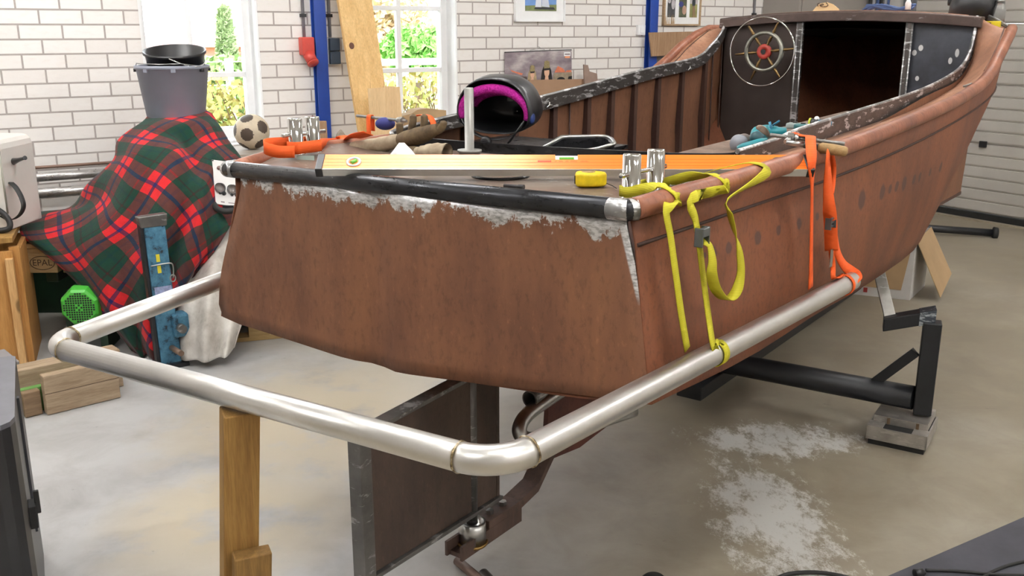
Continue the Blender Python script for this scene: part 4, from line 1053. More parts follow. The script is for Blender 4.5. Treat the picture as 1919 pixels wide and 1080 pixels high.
# tools in the cockpit on the starboard side bench
bt = zb(1.01)
link('side_bench', MB().hexa([B(1.1, .42, .97), B(3.6, .42, 1.0), B(3.6, .85, 1.0), B(1.1, .83, .97)], [B(1.1, .42, .99), B(3.6, .42, 1.02), B(3.6, .85, 1.02), B(1.1, .83, .99)]), m_deck, boat)
m_teal = basic('teal_tool_plastic', lin(30, 128, 138), .4, 0, .15, spec=.5)
def BT(u, v, p): return at_p(u, v, p)
c = BT(1388, 268, .60)
cup = thing('plastic_cup', 'upturned grey plastic pot lying beside the starboard coaming', 'pot', c)
dcup = (fB*.75 - rB*.1 + Vector((0, 0, .03))).normalized(); m_gcup = basic('grey_translucent_plastic', lin(140, 142, 150), .4, 0, .08)
link('body', MB().lathe(c - dcup*.02, [(.025, 0), (.026, .004), (.026, .010), (.024, .012), (.023, .060), (.021, .064), (0, .064)], 28, dcup), basic('brown_grey_plastic', lin(104, 92, 88), .45), cup)
link('lid', MB().lathe(c - dcup*.022, [(0, -.004), (.018, -.004), (.019, -.0005), (.027, -.0005), (.028, .005), (.027, .010)], 32, dcup), m_gcup, cup)
c = BT(1412, 268, .70); gr_ = thing('angle_grinder', 'teal angle grinder lying in the cockpit by the grey pot', 'angle grinder', c)
link('guard', MB().lathe(c - zv*.005 - fB*.005, [(0, .012), (.03, .012), (.044, .008), (.046, -.002), (.044, -.004)], 28, (-rB*.3 + zv*.9).normalized()), m_teal, gr_)
link('body', MB().tube([c + fB*.02 + zv*.01, c + fB*.06 + zv*.02 - rB*.01, c + fB*.15 + zv*.018 - rB*.02, c + fB*.22 + zv*.015 - rB*.02], [.018, .024, .022, .016], 14), m_teal, gr_)
link('gear_head', MB().sphere(c + fB*.025 + zv*.012, .022, 14, 10, (1, 1, .9)), basic('dark_teal_grip', lin(20, 62, 70), .5), gr_)
rg = [[BT(u, v, .80 - .02*k) + rB*0.0 for k, (u, v) in enumerate(r)] for r in ([(1412, 240), (1425, 247), (1436, 256)], [(1420, 233), (1432, 243), (1442, 258)], [(1428, 234), (1440, 246), (1444, 260)], [(1436, 238), (1443, 248), (1443, 258)])]
tag(link('cloth_rag', MB().grid(rg, True), basic('pale_grey_rag', lin(176, 162, 148), .9, 0, .2, 30), loc=rg[0][0], solid=.004, subsurf=1), 'pale grey rag draped over teal tools beside the starboard coaming', 'rag')
c = BT(1447, 248, .72)
t = thing('cordless_drill', 'dark teal cordless tool behind the pale rag in the cockpit', 'power tool', c)
link('body', MB().tube([c - rB*.02, c + rB*.03 + fB*.03], [.016, .014], 12), m_teal, t); link('bit', MB().tube([c + zv*.02, c + zv*.035 + rB*.02], .003, 8).tube([c + zv*.0, c + zv*.03 - rB*.01], .004, 8), basic('blue_bit', lin(40, 110, 140), .4), t)
for u, v, p_, col, lb in ((1490, 236, .72, lin(150, 160, 158), 'grey plastic tool case on the starboard bench'), (1505, 238, .78, lin(60, 110, 112), 'small teal tool beside the grey tool case')):
    c = BT(u, v, p_); tt = thing('tool_case' if p_ == .72 else 'small_tool', lb, 'tool', c)
    link('body', MB().box(c, (.05, .035, .018), M3b), basic(lb.split()[0] + '_case_plastic', col, .5), tt, bevel=.005); link('latch', MB().box(c + zv*.01, (.014, .012, .006), M3b), m_blk, tt, bevel=.002)
c = BT(1530, 230, .80); tt = thing('measuring_tool', 'black, yellow and blue hand tool lying by the doorway side of the bench', 'hand tool', c)
link('body', MB().tube([c - rB*.02, c + rB*.005], [.012, .013], 12), m_blk, tt); link('grip', MB().tube([c + rB*.006, c + rB*.045 + fB*.01], [.010, .008], 12), basic('blue_grip', lin(44, 128, 158), .4), tt)
link('collar', MB().tube([c - rB*.022, c - rB*.016], .0135, 12), basic('lime_collar', lin(210, 220, 60), .4), tt); link('cap', MB().sphere(c + zv*.012, .008), m_white, tt)

# ------------------------------------------------------------------ trailer under the boat
P0 = at_z(1726, 775, .105); DT = fB.dot(P0)
def T(u, v, off=0.0): return at_pl(u, v, fB, DT + off)
tr = thing('boat_trailer', 'black tubular boat trailer with a padded upright under the hull', 'trailer', (P0.x, P0.y, 0), -HD)
m_trl = basic('black_trailer_paint', (.013, .014, .017), .42, .1, .35, 7, spec=.5)
m_galv = mill('galvanised_upright', (.30, .29, .27), .45, .5, (.6, .6, .58), .6)
b0, b1 = T(1712, 746), T(1335, 675)
link('axle_beam', MB().tube([b0, b1, b1 + (b1-b0).normalized()*.5], .046, 24), m_trl, tr)
zt = T(1731, 600).z
pb = T(1728, 770); px = Vector((pb.x, pb.y, .108))
link('post', MB().box((px.x, px.y, (zt+.108)/2), (.064, .064, zt-.108), Matrix.Rotation(-HD + .25, 3, 'Z')), m_trl, tr, bevel=.004)
a0, a1 = T(1655, 606, -.03), T(1752, 590, .02)
ad = (a1-a0); 
link('arm', MB().sweep([a0, a1], [((ad.cross(zv)).normalized(), zv)]*2, [(-.032, -.025), (.032, -.025), (.032, .025), (-.032, .025)]), m_trl, tr, bevel=.004)
c0 = a1; link('weld_patch', MB().sweep([a1 - ad.normalized()*.055, a1 + ad.normalized()*.002], [((ad.cross(zv)).normalized(), zv)]*2, [(-.033, -.026), (.033, -.026), (.033, .0262), (-.033, .0262)]), mill('chipped_pale_paint', (.10, .12, .15), .4, .9, (.62, .68, .74), .52), tr)
u0, u1 = T(1668, 594), T(1648, 512, .05)
ud = (u1-u0).normalized(); u1 = u0 + ud*((.690 - u0.z)/ud.z)
link('hull_support', MB().sweep([u0, u1], [(PV, VV)]*2, [(-.022, -.02), (.022, -.02), (.022, .02), (-.022, .02)]), m_galv, tr, bevel=.003)
link('brace', MB().sweep([T(1640, 716), T(1716, 660)], [(fB, Vector((-.6, .4, .7)))]*2, [(-.012, -.018), (.012, -.018), (.012, .018), (-.012, .018)]), m_trl, tr)
sp0 = B(1.15, .10, 0); sp0.z = b1.z + .045 + .02
sp = MB(); x0 = b1 - fB*.22; x1 = b1 + fB*3.0
sp.sweep([Vector((x0.x, x0.y, b1.z - .075)), Vector((x1.x, x1.y, b1.z - .075))], [(rB, zv)]*2, [(-.055, -.03), (.055, -.03), (.055, .03), (-.055, .03)])
link('spine_beam', sp, m_trl, tr, bevel=.004)
f0 = at_z(1866, 437, .035); f1 = at_z(1740, 428, .05)
link('outrigger', MB().tube([f0, f1, f1 + (f1-f0)*.35, Vector((x1.x, x1.y, b1.z - .075))], .028, 16), m_trl, tr)
link('outrigger_foot', MB().lathe(f0 - (f1-f0).normalized()*.012, [(0, 0), (.042, 0), (.046, .03), (.03, .035)], 16, f1-f0), m_rubber, tr)
kb_ = B(1.9, 0, 0); kb_.z = 0
link('keel_block', MB().box((x0.lerp(x1, .35).x, x0.lerp(x1, .35).y, (b1.z + zb(-.38))/2 - .02), (.10, .18, max(.05, zb(-.38) - b1.z + .03)), M3b), m_heel, tr)
# padded foot: rubber block in an aluminium angle tray
f1_, f2_, f3_ = at_z(1622, 822, .02), at_z(1735, 846, .02), at_z(1640, 765, .105)
fx = (f2_-f1_).normalized(); fy = Vector((-fx.y, fx.x, 0)); W0 = (f2_-f1_).length; ang = math.atan2(fx.y, fx.x)
pad = thing('support_pad', 'scuffed pale metal tray on a black rubber block under the trailer post', 'support pad', f1_ + fx*W0/2 + fy*.10, ang)
m_pad = mill('scuffed_pale_tray', (.42, .40, .37), .5, .5, (.66, .64, .6), .55); Mp = Matrix.Rotation(ang, 3, 'Z')
def PD(x, y, z): return Vector((f1_.x, f1_.y, 0)) + fx*x + fy*y + zv*z
D0 = .235
def pbox(x0, x1, y0, y1, z0, z1): return MB().box(PD((x0+x1)/2, (y0+y1)/2, (z0+z1)/2), (x1-x0, y1-y0, z1-z0), Mp)
link('rubber_block', pbox(.008, W0 - .008, .008, D0 - .008, 0, .070), m_rubber, pad)
mb = pbox(0, W0, 0, .006, .022, .072)
for a in (pbox(0, .006, 0, D0, .022, .072), pbox(W0 - .006, W0, 0, D0, .022, .072), pbox(0, W0, D0 - .006, D0, .022, .072), pbox(0, .055, 0, .06, .070, .075), pbox(W0 - .055, W0, 0, .06, .070, .075)): mb.add(a.v, a.f)
link('tray', mb, m_pad, pad, bevel=.001)
mb = pbox(.01, W0 - .01, .062, D0, .092, .099)
for a in (pbox(.01, W0 - .01, .058, .066, .070, .099), pbox(.01, .018, .062, D0, .070, .094), pbox(W0 - .018, W0 - .01, .062, D0, .070, .094)): mb.add(a.v, a.f)
link('plate', mb, m_pad, pad, bevel=.001)
for x in (.06, W0 - .05): link('clip', pbox(x, x + .010, .052, .068, .074, .096), basic('rusty_clip', lin(112, 92, 70), .6), pad)

# ------------------------------------------------------------------ timber prop, rod, mats and cables on the floor
cf = at_z(420, 790, zb(.475) - rb - .012)
zt = zb(.474) - rb - .004
pr_ = thing('timber_prop', 'square timber prop standing under the stern tube of the bumper frame', 'timber prop', (cf.x, cf.y, 0), math.radians(24))
m_prop = wood('dark_yellow_prop_timber', lin(126, 92, 46), lin(172, 134, 76), 2, 1.3)
m_prop2 = wood('darker_prop_timber', lin(108, 80, 42), lin(150, 116, 66), 2, 1.6)
ex = Vector((math.cos(math.radians(24)), math.sin(math.radians(24)), 0)); ey = Vector((-ex.y, ex.x, 0))
Mx = Matrix.Rotation(math.radians(24), 3, 'Z')
c = Vector((cf.x, cf.y, 0)) + ex*.035 + ey*.034
lean = Vector((-.060, 0, 0))
def pbx(cx_, w, d, z1): 
    hx_, hy_ = ex*(w/2), ey*(d/2); a = [cx_ - hx_ - hy_, cx_ + hx_ - hy_, cx_ + hx_ + hy_, cx_ - hx_ + hy_]
    sh = lambda z: lean*(1 - z/zt)
    return MB().hexa([p + sh(0) for p in a], [p + sh(z1) + zv*z1 for p in a])
link('upright', pbx(c, .070, .068, zt), m_prop, pr_, bevel=.003)
q = at_z(432, 1036, .215)
zt2 = at_pl(466, 1040, ey, ey.dot(cf) - .02).z
c2 = Vector((cf.x, cf.y, 0)) + ex*.052 - ey*.0215
link('cleat', pbx(c2, .074, .040, zt2), m_prop2, pr_, bevel=.003)
r0 = at_z(857, 1051, .014); r1 = at_z(905, 1092, .014)
t = thing('steel_rod', 'short brown steel rod lying on the floor below the rudder heel', 'rod', r0.lerp(r1, .5))
link('bar', MB().tube([r0, r1], .0135, 16), basic('brown_rod_steel', lin(112, 92, 82), .5, .3), t)
e0 = at_z(905, 1076, .017); t = thing('steel_tube', 'short grey tube end lying beside the brown rod on the floor', 'tube', e0)
link('tube_wall', MB().tube([e0, e0 + Vector((.05, -.09, 0))], .0165, 16, caps=False).tube([e0, e0 + Vector((.05, -.09, 0))], .0145, 16), m_rudfr, t)
m_mat = basic('dark_grey_rubber_mat', lin(66, 66, 74), .75, 0, .25, 6, bump=.2)
mq = [at_z(1640, 1094, 0), at_z(1925, 970, 0)]; d1 = (mq[1]-mq[0]).normalized(); n1 = Vector((d1.y, -d1.x, 0))
mA, mB_ = mq[0] - d1*.05, mq[0] + d1*1.3
mb = MB().hexa([mA + zv*.001, mB_ + zv*.001, mB_ + n1*.9 + zv*.001, mA + n1*.9 + zv*.001], [mA + zv*.008, mB_ + zv*.008, mB_ + n1*.9 + zv*.008, mA + n1*.9 + zv*.008])
tag(link('floor_mat', mb, m_mat, loc=mA.lerp(mB_, .4) + n1*.4, bevel=.002), 'dark grey rubber mat on the floor at the lower right corner', 'mat')
def cable(pts, label, r=.0045, loc=None):
    P = spline(pts, 8); return tag(link('cable', MB().tube(P, r, 8), m_rubber, loc=P[len(P)//2]), label, 'cable')
zc = .0135
cable([at_z(1735, 1069, zc), at_z(1800, 1071, zc), at_z(1860, 1077, zc), at_z(1935, 1079, zc)], 'thin black cable running along the near edge of the rubber mat')
cable([at_z(1835, 1086, zc), at_z(1860, 1072, zc), at_z(1890, 1060, zc), at_z(1935, 1049, zc)], 'black cable crossing the corner of the rubber mat at a slant')
kp_ = at_z(1722, 1075, .02); t = thing('cable_plug', 'black cable plug lying on the near edge of the rubber mat', 'plug', kp_)
link('body', MB().tube([kp_ - Vector((.012, .0, 0)), kp_ + Vector((.012, .004, 0))], .012, 16), m_blk, t); link('prong', MB().tube([kp_ + Vector((.012, .004, 0)), kp_ + Vector((.02, .006, -.002))], .005, 8), m_rubber, t)
cable([at_z(1440, 1092, .006), at_z(1480, 1076, .006), at_z(1540, 1074, .006), at_z(1602, 1086, .006), at_z(1640, 1100, .006)], 'thick black hose curving over the bare floor at the bottom edge', .006)
c = at_z(1226, 1082, .022); t = thing('rubber_puck', 'round black rubber puck just showing at the bottom edge of the floor', 'rubber puck', (c.x, c.y, 0))
link('disc', MB().lathe((c.x, c.y, 0), [(.036, 0), (.036, .014), (.028, .022), (0, .024)], 28), m_rubber, t)
# black cabinet in the lower left corner
zc_ = .62; A_, B_ = at_z(29, 666, zc_), at_z(27, 795, zc_)
cx = (A_-B_).normalized(); cy = Vector((-cx.y, cx.x, 0)); L_ = (A_-B_).length
cab_ = thing('equipment_case', 'black equipment case with a dark grey top in the lower left corner', 'equipment case', Vector((B_.x, B_.y, 0)) + cx*L_/2 + cy*.2, math.atan2(cx.y, cx.x))
def CC(x, y, z): return Vector((B_.x, B_.y, 0)) + cx*x + cy*y + zv*z
fo = [(0.05, 0), (L_ - .01, 0), (L_, .01), (L_, .45), (0, .45), (0, .05), (.004, .028), (.02, .010)]
link('body', MB().prism([CC(x, y, 0) for x, y in fo], (0, 0, zc_ - .012)), m_blk, cab_)
link('lid', MB().prism([CC(x, y, zc_ - .012) for x, y in fo], (0, 0, .012)), basic('dark_grey_top', lin(92, 92, 100), .45), cab_)
hp_ = CC(.09, -.008, .345)
link('latch', MB().box(hp_, (.05, .018, .06), Matrix.Rotation(math.atan2(cx.y, cx.x), 3, 'Z')).box(hp_ - cy*.012 + zv*.03, (.012, .012, .06), Matrix.Rotation(math.atan2(cx.y, cx.x), 3, 'Z')), m_rubber, cab_, bevel=.002)
link('trim_strip', MB().box(CC(L_*.5, -.003, .40), (.018, .006, .38), Matrix.Rotation(math.atan2(cx.y, cx.x), 3, 'Z')), basic('grey_trim_strip', lin(60, 62, 68), .4), cab_)
# cardboard box beyond the trailer
m_card = basic('brown_cardboard', lin(176, 148, 112), .85, 0, .08, 6); m_cardw = basic('white_carton', lin(206, 204, 202), .7, 0, .05)
k1, k2 = at_z(1604, 552, 0), at_z(1704, 563, 0); kx = (k2-k1).normalized(); ky = Vector((-kx.y, kx.x, 0)); KW = (k2-k1).length
k1 = k1 - kx*.05; KW += .05
box = thing('cardboard_box', 'white and brown cardboard carton lying open on the floor beyond the trailer', 'carton', k1 + kx*KW/2 + ky*.2, math.atan2(kx.y, kx.x))
def KX(x, y, z): return k1 + kx*x + ky*y + zv*z
KH, KD = .36, .38
mb = MB()
for a, b in (((0, 0), (KW, 0)), ((KW, 0), (KW + .06, KD)), ((KW + .06, KD), (.06, KD)), ((.06, KD), (0, 0))):
    mb.add([KX(*a, 0), KX(*b, 0), KX(*b, KH), KX(*a, KH)], [(0, 1, 2, 3)])
mb.add([KX(0, 0, .003), KX(KW, 0, .003), KX(KW + .06, KD, .003), KX(.06, KD, .003)], [(0, 1, 2, 3)])
link('carton_wall', mb, m_cardw, box, solid=.004)
link('brown_panel', MB().add([KX(.02, -.004, .055), KX(KW - .05, -.004, .055), KX(KW - .012, -.004, KH - .004), KX(.02, -.004, KH - .004)], [(0, 1, 2, 3)]), m_card, box, solid=.002)
fl = [at_d(1724, 472, 5.05), at_d(1755, 444, 5.30), at_d(1768, 510, 5.30), at_d(1746, 551, 5.02)]
tp_ = KX(KW, 0, KH); fl = [KX(KW + .005, .01, KH - .01), KX(KW + .06, KD - .02, KH + .01), KX(KW + .20, KD - .03, .10), KX(KW + .16, .02, .03)]
link('flap', MB().add(fl, [(0, 1, 2, 3)]), m_card, box, solid=.004)
link('red_print', MB().box(KX(.10, -.006, .035), (.022, .002, .028), Matrix.Rotation(math.atan2(kx.y, kx.x), 3, 'Z')), basic('red_carton_print', lin(170, 60, 56), .7), box)

# ------------------------------------------------------------------ along the window wall
MR = Matrix.Rotation(RD, 3, 'Z')
def QZ(u, v, off=0.0): P = at_wall(u, v, off); return P.dot(dA), P.z
def wbox(q0, q1, z0, z1, r0, r1): return MB().box(R((q0+q1)/2, (r0+r1)/2, (z0+z1)/2), (abs(q1-q0), abs(r1-r0), abs(z1-z0)), MR)
for k, (qa, qb) in enumerate(((2.316, 2.392), (5.05, 5.126))):
    mb = wbox(qa, qb, 0, CEIL, DA - .062, DA - .054)
    for a in (wbox((qa+qb)/2 - .004, (qa+qb)/2 + .004, 0, CEIL, DA - .054, DA - .008), wbox(qa, qb, 0, CEIL, DA - .008, DA - .001)): mb.add(a.v, a.f)
    struct('trim_%d' % (k+2), mb, m_blue, 'blue steel column on the brick wall, ' + ('between the windows' if k == 0 else 'right of the calendar'), rot=RD)
m_cond = basic('grey_conduit', lin(142, 142, 148), .45, .1)
def conduit(q, z0, label):
    t = thing('conduit', label, 'conduit', R(q, DA - .01, z0), RD)
    link('pipe', MB().tube([R(q, DA - .012, z0), R(q, DA - .012, CEIL - .1)], .010, 12), m_cond, t)
    link('saddle', wbox(q - .018, q + .018, z0 + .12, z0 + .14, DA - .024, DA - .001), m_blk, t)
q_, z_ = QZ(573, 62); conduit(2.262, 1.46, 'grey conduit running up from the red socket')
conduit(2.435, 1.46, 'grey conduit running up from the dark socket')
conduit(6.224, 1.50, 'grey conduit high on the wall beside the grey cabinet')
t = thing('power_socket', 'red industrial power socket left of the blue column', 'socket', R(2.28, DA, 1.30), RD)
m_red = basic('red_socket_plastic', lin(196, 70, 60), .45)
link('housing', wbox(2.225, 2.305, 1.35, 1.46, DA - .075, DA - .001), m_red, t, bevel=.008)
link('outlet', MB().tube([R(2.268, DA - .05, 1.36), R(2.278, DA - .09, 1.31)], [.036, .034], 18), m_red, t)
link('cover_flap', MB().lathe(R(2.279, DA - .094, 1.306), [(.038, 0), (.036, .008), (0, .01)], 18, (R(2.278, DA - .09, 1.31) - R(2.268, DA - .05, 1.36))), m_red, t)
t = thing('power_socket', 'dark blue-grey double socket right of the blue column', 'socket', R(2.44, DA, 1.29), RD)
m_dsk = basic('dark_blue_grey_socket', lin(48, 62, 78), .45)
link('backplate', wbox(2.400, 2.478, 1.29, 1.455, DA - .03, DA - .001), basic('pale_grey_plastic', lin(190, 194, 204), .5), t, bevel=.004)
for z in (1.293, 1.375): link('cover', wbox(2.412, 2.480, z, z + .078, DA - .065, DA - .028), m_dsk, t, bevel=.006)
t = thing('wall_switch', 'small white switch box beside the right-hand blue column', 'switch', R(5.0, DA, 1.49), RD)
link('box', wbox(4.955, 5.03, 1.465, 1.54, DA - .03, DA - .001), m_white, t, bevel=.004); link('rocker', wbox(4.975, 5.01, 1.48, 1.525, DA - .036, DA - .03), m_white, t, bevel=.003)
# framed print of a sailing boat (plain generic stand-in)
def frame(q0, q1, z0, z1, label, mat_f, passe=.05, name='framed_picture'):
    t = thing(name, label, 'picture', R((q0+q1)/2, DA, z0), RD)
    fw = .012; mb = MB()
    for a in (wbox(q0, q1, z0, z0 + fw, DA - .03, DA - .002), wbox(q0, q1, z1 - fw, z1, DA - .03, DA - .002), wbox(q0, q0 + fw, z0, z1, DA - .03, DA - .002), wbox(q1 - fw, q1, z0, z1, DA - .03, DA - .002)): mb.add(a.v, a.f)
    link('frame', mb, mat_f, t); link('mount_board', wbox(q0 + fw, q1 - fw, z0 + fw, z1 - fw, DA - .018, DA - .004), m_white, t)
    return t
def flat(poly_qz, off, name, mat, par, th=.0012): return link(name, MB().prism([R(q, DA - off, z) for q, z in poly_qz], nA*(-th)), mat, par)
def ell(q, z, a, b, n=20): return [(q + a*math.cos(2*PI*k/n), z + b*math.sin(2*PI*k/n)) for k in range(n)]
t = frame(3.83, 4.262, 1.560, 1.98, 'framed white-mounted print of a white sailing boat on the brick wall', m_white)
pq0, pq1, pz0, pz1 = 3.915, 4.187, 1.635, 1.90
flat([(pq0, pz0), (pq1, pz0), (pq1, pz1), (pq0, pz1)], .0185, 'print_sky', basic('print_blue_sky', lin(112, 152, 212), .5, 0, .12, 8), t)
flat([(pq0, pz0), (pq1, pz0), (pq1, pz0 + .045), (pq0, pz0 + .035)], .020, 'print_shore', basic('print_green_shore', lin(118, 128, 84), .6, 0, .25, 30), t)
flat([(4.0, pz0 + .022), (4.055, pz0 + .022), (4.045, pz1), (4.028, pz1)], .0215, 'print_sail', basic('print_pale_sail', lin(226, 230, 240), .6, 0, .05), t)
flat([(4.058, pz0 + .03), (4.125, pz0 + .026), (4.07, pz1), (4.055, pz1)], .0215, 'print_sail', basic('print_grey_sail', lin(206, 212, 226), .6, 0, .06), t)
flat([(3.99, pz0 + .012), (4.175, pz0 + .010), (4.16, pz0 + .026), (4.0, pz0 + .026)], .0225, 'print_hull', basic('print_dark_hull', lin(52, 52, 58), .6), t)
t = frame(5.215, 5.605, 1.537, 1.86, 'framed trio of small photographs beside the right-hand blue column', wood('pale_frame_wood', lin(170, 140, 110), lin(206, 182, 150), 0, 3, False))
for (a, b), m, nm in (((5.255, 5.335), basic('print_grey_photo', lin(72, 74, 76), .5, 0, .5, 25), 'photo'), ((5.375, 5.455), basic('print_green_photo', lin(88, 92, 72), .5, 0, .6, 22), 'photo'), ((5.49, 5.57), basic('print_field_photo', lin(150, 150, 96), .5, 0, .35, 14), 'photo')):
    flat([(a, 1.60), (b, 1.60), (b, 1.77), (a, 1.77)], .0185, nm, m, t)
m_pale = basic('print_pale_tone', lin(196, 192, 196), .6, 0, .15, 40)
flat(ell(5.272, 1.725, .016, .02), .020, 'print_figure', m_pale, t); flat(ell(5.312, 1.70, .019, .04), .020, 'print_figure', m_pale, t)
flat([(5.255, 1.745), (5.335, 1.745), (5.335, 1.77), (5.255, 1.77)], .020, 'print_sky', m_pale, t)
flat(ell(5.395, 1.70, .024, .022), .020, 'print_figure', basic('print_blue_tone', lin(66, 70, 130), .6), t); flat(ell(5.43, 1.655, .022, .035), .020, 'print_figure', basic('print_skin_tone', lin(186, 152, 134), .6), t)
flat([(5.49, 1.705), (5.57, 1.70), (5.57, 1.77), (5.49, 1.77)], .020, 'print_sky', m_pale, t); flat(ell(5.528, 1.715, .018, .036), .0215, 'print_figure', basic('print_dark_tone', lin(48, 54, 60), .6), t)
flat([(5.518, 1.60), (5.532, 1.60), (5.534, 1.69), (5.52, 1.69)], .0215, 'print_figure', basic('print_tan_tone', lin(150, 124, 96), .6), t); flat([(5.54, 1.60), (5.552, 1.60), (5.54, 1.69), (5.53, 1.69)], .0215, 'print_figure', basic('print_tan_tone2', lin(150, 124, 96), .6), t)
rn = random.Random(7)
g = MB()
for k in range(22):
    x = 5.228 + .115*rn.random(); h = .03 + .06*rn.random(); a = MB().prism([R(x, DA - .0215, 1.55), R(x + .004, DA - .0215, 1.55), R(x + .002 + .01*(rn.random() - .5), DA - .0215, 1.55 + h)], nA*-.001); g.add(a.v, a.f)
link('print_grass', g, basic('print_straw_tone', lin(190, 160, 120), .7, 0, .3, 60), t)
# wall calendar with its wire hanger
cq0, cq1, cz0, cz1 = 3.745, 4.338, 1.13, 1.363
t = thing('wall_calendar', 'wide calendar page with two capped people under a stormy sky', 'calendar', R((cq0+cq1)/2, DA, cz0), RD)
nt = NT('print_storm_sky'); v_ = nt.coord(scale=(2.2, 2.2, 5)); nn_ = nt.noise(v_, 2.2, 5, .55)
nt = nt.out(nt.ramp(nn_, [(.3, lin(104, 92, 104)), (.5, lin(146, 134, 140)), (.7, lin(206, 198, 198))]), .4)
def CQ(x, y): return (cq0 + (cq1-cq0)*x, cz0 + (cz1-cz0)*y)
flat([CQ(0, 0), CQ(1, 0), CQ(.99, .985), CQ(0, .93)], .012, 'page', nt, t, .004)
flat([CQ(0, .0), CQ(.32, 0), CQ(.32, .20), CQ(0, .24)], .0165, 'print_ground', basic('print_dark_ground', lin(84, 72, 68), .6, 0, .4, 40), t)
flat([CQ(.70, 0), CQ(1, 0), CQ(1, .30), CQ(.72, .28)], .0165, 'print_bridge', basic('print_stone', lin(150, 136, 116), .6, 0, .25, 40), t)
flat([CQ(.76 + .07 + .075*math.cos(a), .16*math.sin(a)) for a in [PI*k/12 for k in range(13)]], .018, 'print_arch', m_rubber, t); flat([CQ(.93, 0), CQ(1, 0), CQ(1, .18), CQ(.95, .16)], .018, 'print_arch', m_rubber, t)
m_fl = basic('print_orange_smoke', lin(214, 124, 92), .6, 0, .2, 30)
flat([CQ(.08, .42), CQ(.05, .5), CQ(.10, .36), CQ(.24, .25), CQ(.26, .30), CQ(.15, .36)], .0175, 'print_flame', m_fl, t)
flat([CQ(.73, .30), CQ(.78, .50), CQ(.86, .42), CQ(.90, .30)], .0175, 'print_flame', m_fl, t); flat([CQ(.90, .30), CQ(.92, .36), CQ(.99, .36), CQ(.99, .30)], .0175, 'print_flame', m_fl, t)
m_hair1 = basic('print_fair_hair', lin(170, 150, 116), .6, 0, .2, 60); m_hair2 = basic('print_black_hair', lin(34, 28, 28), .6); m_cap = basic('print_khaki_cap', lin(140, 126, 88), .6, 0, .3, 90); m_skin = basic('print_face', lin(222, 178, 150), .6, 0, .08)
for cx_, top, w, mh in ((.395, .50, .050, m_hair1), (.61, .62, .062, m_hair2)):
    flat([CQ(cx_ - w*1.45, 0), CQ(cx_ + w*1.5, 0), CQ(cx_ + w*1.1, top*.62), CQ(cx_ + w*.7, top*.80), CQ(cx_ - w*.7, top*.80), CQ(cx_ - w*1.1, top*.6)], .0175, 'print_hair', mh, t)
    flat([CQ(cx_ - w*.55, 0), CQ(cx_ + w*.6, 0), CQ(cx_ + w*.35, top*.34), CQ(cx_ - w*.3, top*.34)], .019, 'print_figure', m_skin, t)
    e = ell(0, 0, w*.62, top*.25); flat([CQ(cx_ + a, top*.52 + b) for a, b in e], .0205, 'print_face', m_skin, t)
    flat([CQ(cx_ - w*.72, top*.68), CQ(cx_ + w*.68, top*.70), CQ(cx_ + w*.62, top*1.03), CQ(cx_, top*1.10), CQ(cx_ - w*.6, top*1.05)], .0215, 'print_cap', m_cap, t)
    flat([CQ(cx_ - w*.55, top*.60), CQ(cx_ + w*.5, top*.62), CQ(cx_ + w*.68, top*.72), CQ(cx_ - w*.72, top*.70)], .0225, 'print_peak', m_hair2, t)
flat([CQ(.872, .80), CQ(.972, .80), CQ(.972, .92), CQ(.872, .92)], .0175, 'badge', m_white, t)
flat([CQ(.884, .845), CQ(.962, .845), CQ(.962, .875), CQ(.884, .875)], .019, 'badge_lettering', basic('print_dark_lettering', lin(110, 84, 90), .6), t)
flat([CQ(.885, .74), CQ(.962, .74), CQ(.962, .80), CQ(.885, .80)], .0175, 'badge_lettering', basic('print_orange_lettering', lin(236, 160, 120), .6), t)
link('binding_strip', MB().tube([R(cq0, DA - .014, CQ(0, .94)[1]), R((cq0+cq1)/2, DA - .014, CQ(0, .97)[1]), R(cq1 - .005, DA - .014, CQ(0, .992)[1])], .0035, 8), m_blackst, t)
hq = cq0 + (cq1-cq0)*.5; link('hanger', MB().tube([R(hq - .08, DA - .014, 1.362), R(hq - .02, DA - .012, 1.372), R(hq, DA - .01, 1.386), R(hq + .02, DA - .012, 1.374), R(hq + .05, DA - .014, 1.366)], .002, 6), m_brush, t)
# sheet of brown board standing below the calendar, small cut board, plywood offcuts
m_ply = wood('plywood_sheet', lin(148, 116, 88), lin(178, 146, 116), 2, 2, False)
m_hb = basic('brown_hardboard', lin(160, 128, 102), .8, 0, .08, 6)
def lean_board(poly, off, th, mat, name, label, cat='board', base=None, **k):
    mb = MB().prism([at_wall(u, v, off) for u, v in poly], nA*(-th)); pts = mb.v
    z = min(p.z for p in pts); c = sum(pts, Vector())/len(pts)
    return tag(link(name, mb, mat, loc=(c.x, c.y, z), rot=RD, **k), label, cat)
# a long bench under the windows carries the boards
m_bench = wood('dusty_bench_top', lin(150, 140, 128), lin(186, 176, 164), 0, 2, False)
def bench(q0, q1, z, r0, label):
    t = thing('workbench', label, 'workbench', R((q0+q1)/2, (r0 + DA)/2, 0), RD)
    link('worktop', wbox(q0, q1, z - .04, z, r0, DA - .005), m_bench, t, bevel=.003)
    for q in (q0 + .05, q1 - .05):
        for r in (r0 + .05, DA - .06): link('leg', wbox(q - .025, q + .025, 0, z - .04, r - .025, r + .025), m_prop, t)
    return t
bzL = at_pl(472, 280, nA, DA - .30).z
bench(1.42, 2.56, bzL, DA - .52, 'dusty grey workbench below the left window, football on it')
bench(2.97, 5.0, .80, DA - .46, 'long workbench behind the boat below the calendar')
